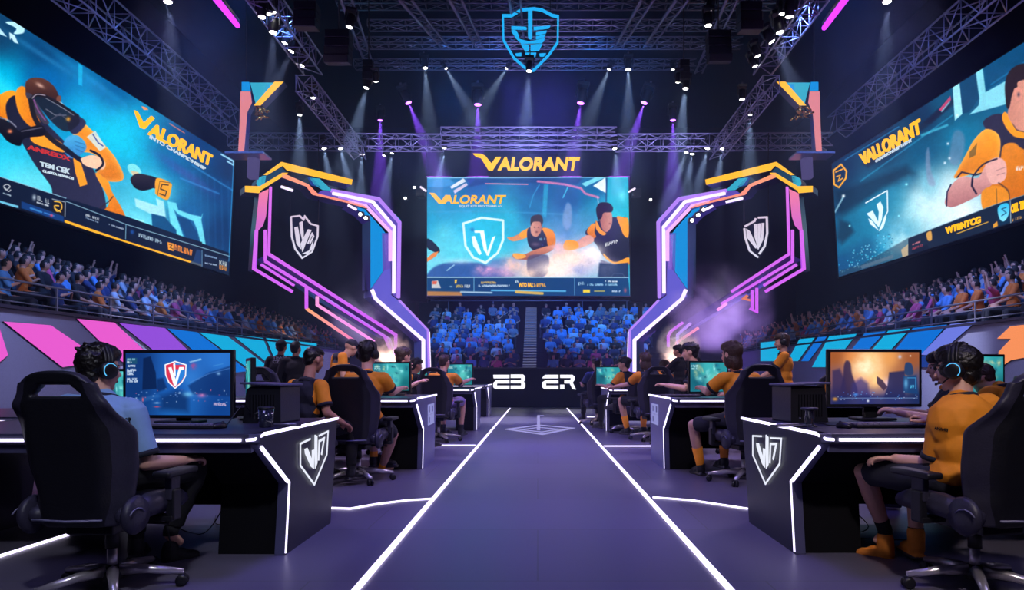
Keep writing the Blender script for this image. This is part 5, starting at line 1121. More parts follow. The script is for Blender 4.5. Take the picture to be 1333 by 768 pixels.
def cap(mb, a, b, ra, rb, n=12):
    mb.tube([a, b], [ra, rb], None, n); mb.ell(a, ra, None, sub=2); mb.ell(b, rb, None, sub=2)
def ik(a, c, l1, l2, pole):
    d = c-a; L = min(d.length, (l1+l2)*.995); u = d.normalized(); x = (l1*l1-l2*l2+L*L)/(2*L); h = math.sqrt(max(0, l1*l1-x*x))
    p = (pole-u*pole.dot(u)).normalized(); return a+u*x+p*h
def hand(mb, W, d, n, thumb, curl=.5, k=1.0, spread=.012):
    d = d.normalized(); n = (n-d*n.dot(d)).normalized(); s = d.cross(n)*thumb; n0 = n.copy()
    offs = (.027, .009, -.009, -.026); lens = (.068, .077, .071, .056)
    for i in range(4):
        a = W+s*offs[i]*.55; kn = W+d*(.084-.004*abs(i-1))+s*offs[i]; cap(mb, a, kn, .014*k, .0115*k, 8)
        p, dd, ax = kn, (d+s*spread*(1.5-i)*8*.1).normalized(), None
        for j in range(3):
            ang = curl*(.55+.35*j); cu = math.cos(ang); su = math.sin(ang)
            nd = (dd*cu-n*su).normalized(); n2 = (n*cu+dd*su); q = p+nd*lens[i]*(.45, .31, .24)[j]
            cap(mb, p, q, (.0105-.0012*j)*k, (.0098-.0013*j)*k, 8); p, dd = q, nd
            n = n2
        n = n0
    t0 = W+d*.022+s*.02; t1 = t0+(d*.55+s*.75-n*.25).normalized()*.04; t2 = t1+(d*.85+s*.25-n*.35).normalized()*.032; t3 = t2+(d*.9-n*.45).normalized()*.024
    cap(mb, t0, t1, .015*k, .012*k, 8); cap(mb, t1, t2, .012*k, .0105*k, 8); cap(mb, t2, t3, .0105*k, .0085*k, 8)
SEAT = dict(pel=(0, -.03, .555), wst=(0, -.045, .70), chs=(0, -.02, .86), nck=(0, -.005, 1.005), hd=(0, .03, 1.16),
            shR=(.18, -.01, .955), shL=(-.18, -.01, .955), wrR=(.20, .38, .78), wrL=(-.20, .38, .78), hipR=(.09, .0, .535), hipL=(-.09, .0, .535),
            knR=(.15, .42, .545), knL=(-.15, .42, .545), anR=(.15, .42, .10), anL=(-.15, .42, .10), toR=(.17, .57, .035), toL=(-.17, .57, .035))
STAND = dict(pel=(0, 0, .95), wst=(0, .0, 1.09), chs=(0, .0, 1.27), nck=(0, -.0, 1.44), hd=(0, .03, 1.60),
             shR=(.19, 0, 1.39), shL=(-.19, 0, 1.39), wrR=(.24, .12, .92), wrL=(-.24, .12, .92), hipR=(.09, 0, .92), hipL=(-.09, 0, .92),
             knR=(.10, .03, .50), knL=(-.10, .03, .50), anR=(.11, -.02, .09), anL=(-.11, -.02, .09), toR=(.13, .14, .035), toL=(-.13, .14, .035))
def human(label, loc, yaw=0, pose='seat', J={}, head=(0, 0, 0), skin='skin', hair=('hairb', 'short'), shirt='orange', yoke=None, sleeve=.72, collar='navy', cuff='navy',
          pants='cloth', leg='long', shoe='black', sock=None, vox=.010, hands=True, curl=.5, scale=1.0, lower=True, cap_=None, paint=None, hn=(0, 0, 1), shirt_s=1.0, upn=None, group=None, name='person', cat='person', pole=None, belly=1.0):
    rt = root(name, label, cat, loc, yaw, group); rt.scale = (scale,)*3
    base = SEAT if pose == 'seat' else STAND; rl = Matrix.Rotation(-yaw, 3, 'Z'); g = {}
    for k, q in {**base, **J}.items():
        g[k] = (rl @ (P(*q[1:])-V(loc)))/scale if q[0] == 'w' else V(q)
    for s in 'RL':
        sx = 1 if s == 'R' else -1
        if 'el'+s not in g: g['el'+s] = ik(g['sh'+s], g['wr'+s], .275, .25, V((sx*.45, -.35, -.9)) if not (pole and s in pole) else V(pole[s]))
        d = g['wr'+s]-g['el'+s]
        if d.length > .27: g['wr'+s] = g['el'+s]+d.normalized()*.255
        if 'kn'+s in J or pose == 'seat': pass
    H = Euler((R(head[0]), R(head[1]), R(head[2]))).to_matrix(); hd = g['hd']; hp = lambda x, y, z: hd+H @ V((x, y, z))
    hk = 1.04
    def headprims(mb, e=0):
        for c, r in (((0, -.012, .025), (.076, .094, .092)), ((0, .028, -.02), (.062, .062, .085)), ((0, .034, -.068), (.046, .045, .036)), ((.034, .055, -.028), (.026, .026, .026)), ((-.034, .055, -.028), (.026, .026, .026)), ((0, .066, -.092), (.018, .016, .016)), ((0, .088, -.058), (.021, .009, .008)), ((.08, -.008, -.006), (.010, .019, .031)), ((-.08, -.008, -.006), (.010, .019, .031))):
            mb.ell(hp(*[q*hk for q in c]), tuple(q*hk for q in r), None, rot=H, sub=3)
        cap(mb, hp(0, .088, .01), hp(0, .108, -.026), .009, .0125, 8); cap(mb, hp(-.03, .083, .022), hp(.03, .083, .022), .010, .010, 8)
    b = MB(); headprims(b)
    cap(b, g['nck']-V((0, 0.0, .03)), hp(0, -.018, -.06), .058, .052)
    b.ell(g['pel'], (.155, .115, .115), None); b.ell(g['wst'], (.135, .10, .14), None); b.ell(g['chs'], (.16, .11, .165), None); b.ell(g['nck']-V((0, .01, .045)), (.12, .065, .05), None)
    cap(b, g['shL'], g['shR'], .055, .055)
    for s in 'RL':
        th = 1 if s == 'R' else -1
        cap(b, g['sh'+s], g['el'+s], .052, .041); m = g['el'+s].lerp(g['wr'+s], .3); cap(b, g['el'+s], m, .040, .040); cap(b, m, g['wr'+s], .040, .027)
        if hands:
            d = (g['wr'+s]-g['el'+s]).normalized(); hd_ = V((upn or {}).get('d'+s, d)); nn = V((upn or {}).get(s, hn)); nn = (nn-hd_*nn.dot(hd_)/hd_.length_squared).normalized()
            hand(b, g['wr'+s]+d*.012, hd_, nn, -th, (upn or {}).get('c'+s, curl), 1.0 if vox < .008 else 1.2)
        if lower:
            cap(b, g['hip'+s], g['kn'+s], .082, .055); cap(b, g['kn'+s], g['kn'+s].lerp(g['an'+s], .35), .052, .056); cap(b, g['kn'+s].lerp(g['an'+s], .35), g['an'+s], .056, .036)
            cap(b, g['an'+s]-V((0, 0, .02)), g['an'+s].lerp(g['to'+s], .4), .034, .026)
    body = finish(remesh(b, vox, 3), 'body', rt, [M[skin], M['eyew'], M['eyed'], M['lip'], M['brow']], None)
    me = body.data; n = len(me.polygons); c = np.empty(n*3, np.float32); me.polygons.foreach_get('center', c); c = c.reshape(-1, 3)
    Hn = np.array(H); q = (c-np.array(hd))@Hn/hk; idx = np.zeros(n, int)
    for sx in (-1, 1):
        dx, dz = q[:, 0]-sx*.031, q[:, 2]-.004; f = q[:, 1] > .06
        idx[f & ((dx/.015)**2+(dz/.007)**2 < 1)] = 1; idx[f & (dx**2+dz**2 < .0065**2)] = 2
        idx[f & (np.abs(dx) < .019) & (np.abs(q[:, 2]-.026-.1*abs(0)) < .0045)] = 4
    idx[(q[:, 1] > .07) & (np.abs(q[:, 0]) < .022) & (np.abs(q[:, 2]+.058) < .007)] = 3
    me.polygons.foreach_set('material_index', idx.astype(np.int32))
    body['label'] = 'bare skin with face and hands' if False else body.get('label', '') or 'skin'
    del body['label']
    # shirt
    if shirt:
        t = MB(); e = .018*shirt_s
        t.ell(g['pel']+V((0, 0, .02)), (.165+e, .125+e, .105), None); t.ell(g['wst'], ((.145+e)*belly, (.108+e)*belly, .15), None); t.ell(g['chs'], (.168+e, .118+e, .172), None)
        t.ell(g['nck']-V((0, .01, .05)), (.135, .075, .052), None); cap(t, g['shL']+V((.01, 0, 0)), g['shR']-V((.01, 0, 0)), .066, .066); cap(t, g['nck']-V((0, 0, .05)), g['nck']-V((0, 0, .012)), .078, .068)
        tips = {}
        for s in 'RL':
            if sleeve <= 1:
                a, z = g['sh'+s], g['sh'+s].lerp(g['el'+s], sleeve); t.tube([a, a.lerp(z, .5), z], [.069*shirt_s**.3, .069*shirt_s**.3, .066*shirt_s**.3], None, 16); t.ell(a, .068, None); tips[s] = (z, (z-a).normalized(), .0665*shirt_s**.3)
            else:
                cap(t, g['sh'+s], g['el'+s], .065, .054); z = g['el'+s].lerp(g['wr'+s], .93); t.tube([g['el'+s], z], [.053, .038], None, 14); tips[s] = (z, (z-g['el'+s]).normalized(), .040)
        if paint is None and yoke:
            def paint(c, g=g):
                z = g['chs'].z; ix = np.zeros(len(c), int)
                dR = np.abs(c[:, 0]); vest = (dR < .15) & (c[:, 2] > g['pel'].z-.3)
                ix[vest] = 1; ix[(c[:, 2] > g['nck'].z-.055) & (dR < .15)] = 1
                return ix
        if yoke == 'black_shoulders': paint = lambda c, g=g: ((c[:, 2] > g['nck'].z-.075) & (np.abs(c[:, 0]) < .16)).astype(int)
        sh = finish(remesh(t, max(vox, .008), 5, .0032, 13, len(label)), 'jersey', rt, [M[shirt], M['navy']], paint)
        if collar:
            cb = MB(); ring = [(.078, 0), (.090, .004), (.084, .030), (.074, .036), (.068, .03), (.068, .0)]
            cb.lathe(ring, M[collar], g['nck']+V((0, .0, -.020)), (0, .25, 1), 24); cb.build('collar', sh)
        if cuff and sleeve <= 1:
            for s in 'RL':
                z, d, r_ = tips[s]; MB().lathe([(r_-.012, -.02), (r_+.004, -.02), (r_+.005, .008), (r_-.010, .010)], M[cuff], z, d, 22).build('cuff', sh)
    else: sh = None
    if lower and pants:
        t = MB(); t.ell(g['pel'], (.168, .13, .105), None)
        for s in 'RL':
            k_ = g['hip'+s].lerp(g['kn'+s], .88)
            if leg == 'short': t.tube([g['hip'+s], k_], [.096, .082], None, 16); t.ell(g['hip'+s], .096, None)
            else:
                cap(t, g['hip'+s], g['kn'+s], .096, .070); z = g['kn'+s].lerp(g['an'+s], .88); cap(t, g['kn'+s], g['kn'+s].lerp(z, .4), .070, .066); t.tube([g['kn'+s].lerp(z, .4), z], [.066, .052], None, 14)
        finish(remesh(t, max(vox, .009), 4, .004, 16, 3), 'shorts' if leg == 'short' else 'trousers', rt, [M[pants]])
    if lower:
        for s in 'RL':
            a, z = g['an'+s], g['to'+s]; f = (z-a); f.z = 0; f.normalize(); rz = Matrix.Rotation(math.atan2(-f.x, f.y), 3, 'Z'); fl = V((a.x, a.y, z.z-.035))
            Q = lambda x, y, zz: fl+rz @ V((x, y, zz))
            t = MB(); t.ell(Q(0, .0, .055), (.040, .055, .05), None, rot=rz); t.ell(Q(0, .09, .045), (.045, .085, .038), None, rot=rz); t.ell(Q(0, .04, .065), (.038, .07, .042), None, rot=rz); t.box(Q(0, .06, .016), (.082, .25, .03), None, rot=rz, bev=.012)
            cap(t, Q(0, -.01, .06), V((a.x, a.y, fl.z+(.155 if shoe == 'shoeo' else .115))), .046, .050 if shoe == 'shoeo' else .045)
            finish(remesh(t, .007, 2), 'shoe', rt, [M[shoe], M['sole']], lambda c, z0=fl.z: (c[:, 2] < z0+.022).astype(int))
            sock = sock or ('cloth', 'low')
            if sock:
                t = MB(); k0 = g['an'+s]; k1 = g['an'+s].lerp(g['kn'+s], .45 if sock[1] == 'high' else .18); t.tube([k0-V((0, 0, .02)), k0, k1], [.042, .042, .056 if sock[1] == 'high' else .044], M[sock[0]], 14); t.build('sock', rt)
    # hair
    hm, st = hair
    if st != 'none':
        t = MB(); E = lambda c, r: t.ell(hp(*c), r, None, rot=H, sub=3)
        if st == 'fade': E((0, -.022, .035), (.081, .096, .092)); E((0, .005, .082), (.075, .085, .045)); E((0, -.06, -.02), (.066, .042, .05))
        else:
            E((0, -.026, .034), (.088, .100, .098)); E((0, .012, .082), (.082, .09, .058)); E((0, -.062, -.035), (.068, .045, .06))
            rn = random.Random(len(label))
            for _ in range({'messy': 40, 'bowl': 12}.get(st, 22)):
                a = rn.uniform(0, 6.28); ph = rn.uniform(.1, 1.25); x, y, z = .084*math.cos(a)*math.cos(ph), .096*math.sin(a)*math.cos(ph)-.02, .036+.100*math.sin(ph)
                if y > .05 and z < .075: continue
                tx = rn.uniform(-.018, .018); cap(t, hp(x, y, z), hp(x*1.06+tx, y*1.04-.014, z+rn.uniform(-.02, .012)), .016, .007, 7)
        if st == 'long': E((0, -.06, -.08), (.075, .05, .10)); E((.06, -.01, -.06), (.03, .05, .085)); E((-.06, -.01, -.06), (.03, .05, .085))
        if st == 'bun': E((0, -.12, .05), (.035, .04, .04))
        if st == 'bowl': E((.05, .02, .0), (.036, .05, .05)); E((-.05, .02, .0), (.036, .05, .05)); E((0, .055, .062), (.06, .035, .03))
        finish(remesh(t, .006 if vox < .008 else .009, 1, .0022, 110), 'hair', rt, [M[hm]])
    if cap_:
        t = MB(); t.ell(hp(0, -.012, .045), (.088, .105, .085), None, rot=H, sub=3); t.box(hp(0, .11, .055), (.13, .10, .015), None, rot=H, bev=.007)
        finish(remesh(t, .008, 3), 'cap', rt, [M[cap_]])
    rt['_'] = 0; del rt['_']
    return rt, g, H, hp
M['eyew'] = mat('eye_white', rgb(225, 222, 220), .3); M['eyed'] = mat('iris_dark', rgb(40, 26, 22), .2); M['brow'] = mat('eyebrow', rgb(48, 34, 30), .7)
M['sole'] = mat('shoe_sole', rgb(60, 56, 62), .6); M['shoeo'] = mat('orange_suede', rgb(235, 140, 45), .8); M['shoeb'] = mat('black_trainer', rgb(30, 28, 34), .6)
M['ring'] = emi('headset_glow', rgb(90, 190, 250), 1.1); M['capm'] = mat('cap_navy', rgb(40, 40, 62), .7); M['grey2'] = mat('grey_wrap', rgb(110, 118, 130), .7)
M['jean'] = mat('denim', rgb(60, 80, 130), .8); M['purp'] = mat('lilac_shorts', rgb(150, 130, 190), .8)
def headset(info, label, ring=True, k=1.0, mic=True):
    rt, g, H, hp = info
    bpy.context.view_layer.update()
    Mw = Matrix.LocRotScale(rt.location, rt.rotation_euler, rt.scale); c = Mw @ hp(0, -.012, 0); rot = (rt.rotation_euler.to_matrix() @ H).to_euler()
    r = root('gaming_headset', label, 'headset', c, 0, 'headsets worn by the players'); r.rotation_euler = rot; r.scale = rt.scale
    arc = [(.098*math.cos(a), 0, .02+.118*math.sin(a)) for a in [math.pi*i/16 for i in range(17)]]
    mb = MB(); mb.tube(arc, .011, M['black'], 8); mb.tube([(x*1.0, .018, z) for x, y, z in arc], .008, M['black'], 6); mb.tube([(x, -.018, z) for x, y, z in arc], .008, M['black'], 6); mb.build('headband', r)
    for sx in (-1, 1):
        e = MB().lathe([(.020, -.018), (.043, -.016), (.047, .0), (.045, .014), (.032, .022), (.012, .024)], M['black'], (sx*.096, .0, -.008), (sx, 0, 0), 20).build('ear_cup', r)
        MB().lathe([(.024, -.014), (.045, -.014), (.042, .0), (.024, .0)], M['leather2'], (sx*.084, 0, -.008), (sx, 0, 0), 20).build('cushion', e)
        if ring:
            ra = [(sx*.115, .034*math.cos(a), -.008+.036*math.sin(a)) for a in [6.2832*i/20 for i in range(21)]]; MB().tube(ra[2:14], .0028, M['ring'], 6).build('light_ring', e)
    if mic: MB().tube([(-.10, .01, -.03), (-.095, .06, -.07), (-.05, .105, -.072)], .004, M['black'], 6).ell((-.045, .108, -.072), .009, M['black'], sub=1).build('microphone', r)
    return r
# -- front left player, pale blue jersey
A1 = human('seated player at the front left in a pale blue jersey, black trousers and a headset', (-2.30, 3.60, .02), R(-6), J=dict(hd=(-.05, .05, 1.115), nck=(0, .01, .965), chs=(0, -.02, .83), shL=(-.18, -.01, .92),
    shR=('w', 170, 533, 3.6), elR=('w', 190, 603, 3.62), wrR=('w', 240, 599, 3.86), elL=(-.27, .10, .74), wrL=(-.14, .34, .80), hipR=(.10, 0, .55),
    knR=('w', 255, 611, 4.06), anR=('w', 222, 692, 4.06), toR=('w', 250, 724, 4.16), knL=(-.12, .44, .56), anL=(-.10, .40, .10)), head=(-4, 0, -20), hair=('hairb', 'messy'), shirt='blue', shoe='shoeb', sleeve=.84, vox=.0058, curl=.75, hn=(.25, 0, 1), shirt_s=1.3, upn={'dR': (.35, .9, .05)})
headset(A1, 'black headset with pale blue ring worn by the front left player')
# -- front right player, orange jersey
B1 = human('seated player at the front right in an orange jersey, dark shorts and orange ankle boots', (2.22, 3.60, .02), R(14), J=dict(hd=(.04, .05, 1.115), nck=(0.02, .01, .965), chs=(0, -.02, .83), shR=(.18, -.01, .92),
    shL=('w', 1228, 545, 3.58), elL=('w', 1217, 605, 3.64), wrL=('w', 1165, 597, 3.84), wrR=(.2, .36, .80), knL=('w', 1124, 614, 4.10), anL=('w', 1152, 690, 4.15), toL=('w', 1128, 722, 4.22), anR=(.12, .42, .10), knR=(.14, .44, .56)),
    head=(-6, 0, 28), hair=('hairb', 'bowl'), shirt='orange', pants='navy', leg='short', shoe='shoeo', sock=('cloth', 'low'), sleeve=.84, vox=.0058, curl=.7, shirt_s=1.3, upn={'dL': (-.75, .6, .0), 'L': (0, 0, 1)})
headset(B1, 'black headset with pale blue ring worn by the front right player')
# -- second row left
A2 = human('seated player with faded haircut, black vest and orange sleeves, left of second-row chair', (-2.20, 6.55, .05), R(-28), J=dict(hd=(0, .07, 1.20), wrR=(.26, .18, .60), elR=(.26, -.02, .70), wrL=(-.18, .25, .62)), head=(-14, 0, -8), hair=('hairb', 'fade'), shirt='orange', yoke='vest', vox=.0095, lower=True, skin='skin2')
A3 = human('leaning person with a dark cap and orange black-trimmed shirt behind the second left desk', (-2.76, 9.5, 0), R(-60), 'stand', J=dict(hd=(0, .17, 1.52), nck=(0, .06, 1.38), chs=(0, .02, 1.22)), head=(-28, 0, 20), hair=('hairb', 'none'), cap_='capm', shirt='orange', yoke='black_shoulders', vox=.011, scale=.98)
A4 = human('seated player with black headset and orange jersey in the large second-row chair on the left', (-1.80, 7.22, .06), R(-14), J=dict(hd=(-.03, .07, 1.20), elR=('w', 510, 511, 7.30), wrR=('w', 521, 506, 7.50), knR=('w', 512, 565, 7.62), anR=('w', 496, 612, 7.75)), head=(-4, 0, -5), hair=('hairb', 'short'), pants='navy', leg='short', vox=.009, scale=1.06, sock=('orange', 'low'))
headset(A4, 'black headset on the player in the large second-row chair, left side', False, mic=False)
A5 = human('dark-haired player in black and orange raising a forearm beyond second left desk', (-1.98, 9.75, .05), R(-35), J=dict(hd=(0, .08, 1.22), elR=('w', 517, 507, 9.65), wrR=('w', 527, 485, 9.6), wrL=(-.05, .40, .88)), head=(-12, 0, -10), hair=('hairbr', 'bun'), shirt='orange', yoke='vest', vox=.011, scale=1.08)
A6 = human('small figure in dark clothes beside the third-row chair on the left, head turned away', (-2.22, 12.3, .05), R(-60), J=dict(wrR=(.15, .38, 1.0), wrL=(-.1, .4, 1.0)), head=(-10, 0, 0), shirt='cloth', sleeve=2, vox=.013, scale=1.06, skin='skin2')
A7 = human('short-haired player in an orange jersey in the third-row chair on the left', (-1.60, 11.55, .05), R(-12), J=dict(hd=(0, .06, 1.18), elR=('w', 599, 499, 11.75), wrR=('w', 612, 494, 12.0), knR=(.18, .42, .56)), head=(-6, 0, -12), hair=('hairbr', 'fade'), leg='short', pants='purp', vox=.011, scale=1.08)
S1 = human('standing crew member in black, white print on the back, by the cyan panels', (-4.22, 11.2, 0), R(-8), 'stand', head=(6, 0, 10), shirt='cloth', sleeve=2, collar='cloth', vox=.012, cap_='cloth', skin='skin2', hair=('hairb', 'fade'), scale=.98)
S2 = human('standing crew member in plain black right of the one with the back print', (-3.90, 11.0, 0), R(10), 'stand', head=(10, 0, -20), shirt='cloth', sleeve=2, collar='cloth', vox=.012, skin='skin2', hair=('hairb', 'fade'), scale=.96)
mb = MB(); text_quad(mb, 'TEAM', M['white'], [P(355, 467.5, 11.02), P(373, 467.5, 11.02), P(373, 463.5, 11.02), P(355, 463.5, 11.02)], V((0, -1, 0)), .005, .03); text_quad(mb, 'CREW', M['white'], [P(355, 473, 11.02), P(373, 473, 11.02), P(373, 468.7, 11.02), P(355, 468.7, 11.02)], V((0, -1, 0)), .005, .03) if False else text_quad(mb, 'CZCA', M['white'], [P(355, 473, 11.02), P(373, 473, 11.02), P(373, 468.7, 11.02), P(355, 468.7, 11.02)], V((0, -1, 0)), .005, .03)
def attach(mb, nm, info):
    rt = info[0]; mi = Matrix.LocRotScale(rt.location, rt.rotation_euler, rt.scale).inverted(); mb.v = [tuple(mi @ V(v)) for v in mb.v]; return mb.build(nm, rt)
attach(mb, 'back_print', S1)
# sleeve prints on the two front players, wrapped on the cloth
def stamp(info, txt, m, quad, nm='sleeve_print', bold=.05):
    rt = info[0]; jr = [c for c in rt.children if c.name.startswith('jersey')][0]; bpy.context.view_layer.update()
    mi = Matrix.LocRotScale(rt.location, rt.rotation_euler, rt.scale).inverted(); e = mi @ V((0, 0, EYE)); uv, fs = text_geo(txt, bold); vs = []
    a, b, c, d = [np.array(q, float) for q in quad]
    for s_, t_ in uv:
        q = a*(1-s_)*(1-t_)+b*s_*(1-t_)+c*s_*t_+d*(1-s_)*t_; w_ = mi @ P(q[0], q[1], 2); ok, h, n_, i_ = jr.ray_cast(e, (w_-e).normalized())
        if not ok: return
        vs.append(h-(w_-e).normalized()*.004)
    MB().add(vs, fs, m).build(nm, jr)
stamp(A1, 'GUOP', M['cloth'], [(152, 553), (172, 550), (170, 543), (153, 546)]); stamp(A1, 'WT', M['cloth'], [(158, 559), (170, 557), (170, 552), (158, 554)])
stamp(B1, 'ANAHEI', M['cloth'], [(1216, 559), (1234, 562), (1234, 558), (1216, 555)])
# -- right side
B2 = human('brown-haired player in orange with tall orange socks in the second-row chair on the right', (2.10, 7.15, .06), R(22), J=dict(hd=(-.04, .06, 1.19), elL=('w', 921, 510, 7.2), wrL=('w', 913, 505, 7.45), knL=('w', 902, 553, 7.5), anL=('w', 912, 606, 7.55), toL=('w', 903, 612, 7.7)), head=(-4, 0, 16), hair=('hairbr', 'long'), pants='navy', leg='short', sock=('orange', 'high'), vox=.009, scale=1.06)
B3 = human('standing person in orange and black with a headset right of the second-row right chair', (3.66, 10.15, 0), R(72), 'stand', J=dict(wrR=(.16, .36, 1.05), wrL=(-.14, .38, 1.05)), head=(-8, 0, 5), hair=('hairbr', 'messy'), yoke='black_shoulders', vox=.010, scale=1.0)
headset(B3, 'black headset on the standing person on the right', False)
B4 = human('long-haired player in orange and black, third-row chair on the right, arm stretched left', (1.90, 11.75, .05), R(20), J=dict(hd=(-.03, .05, 1.19), elL=('w', 818, 500, 11.9), wrL=('w', 797, 504, 12.1), knL=(-.26, .42, .56)), head=(-4, 0, 5), hair=('hairbr', 'long'), yoke='black_shoulders', sock=('orange', 'high'), leg='short', vox=.011, scale=1.1)
B5 = human('dark-haired player in orange and black beyond the third right desk, looking left', (1.72, 13.4, .05), R(50), head=(-8, 0, 20), hair=('hairb', 'bun'), yoke='vest', vox=.013, scale=1.1)
B6 = human('small player in dark blue with an orange collar at the farthest right desk', (1.34, 15.5, .05), R(14), head=(-6, 0, 25), hair=('hairb', 'short'), shirt='jean', collar='orange', vox=.013, scale=1.12)
B7 = human('crew member in black beside the right smoke burst, left one of two', (2.55, 12.3, .2), R(60), 'stand', J=dict(wrL=(-.12, .42, 1.08), wrR=(.1, .42, 1.05)), head=(-10, 0, 5), shirt='cloth', sleeve=2, vox=.013, scale=.84, skin='skin2')
B8 = human('crew member in black beside the right smoke burst, right one of two', (2.84, 12.6, .2), R(40), 'stand', head=(-10, 0, 10), shirt='cloth', sleeve=.8, vox=.013, scale=.86, skin='skin2')
B9 = human('person in orange leaning towards the right smoke burst beyond the third-row chair', (2.42, 13.6, .05), R(-50), J=dict(hd=(0, .14, 1.12), wrR=(.1, .5, .88), wrL=(-.1, .5, .88)), head=(-14, 0, 0), hair=('hairbr', 'fade'), vox=.013, scale=1.1)
B10 = human('black-haired player facing left behind the second right desk monitor', (2.32, 10.0, .1), R(75), J=dict(hd=(0, .08, 1.22)), head=(-6, 0, 0), hair=('hairb', 'messy'), shirt='cloth', vox=.012, scale=1.1)
B11 = human('dark-haired player seen beyond the right front monitor with an orange-trimmed black shirt', (3.36, 5.55, .02), R(62), J=dict(hd=(0, .07, 1.15)), head=(-8, 0, 10), hair=('hairb', 'bowl'), shirt='navy', collar='orange', vox=.009)
B12 = human('player in an orange jersey half hidden behind the front right chair', (3.95, 5.85, .0), R(30), J=dict(hd=(0, .14, 1.08)), head=(-20, 0, 10), hair=('hairbr', 'fade'), vox=.012)
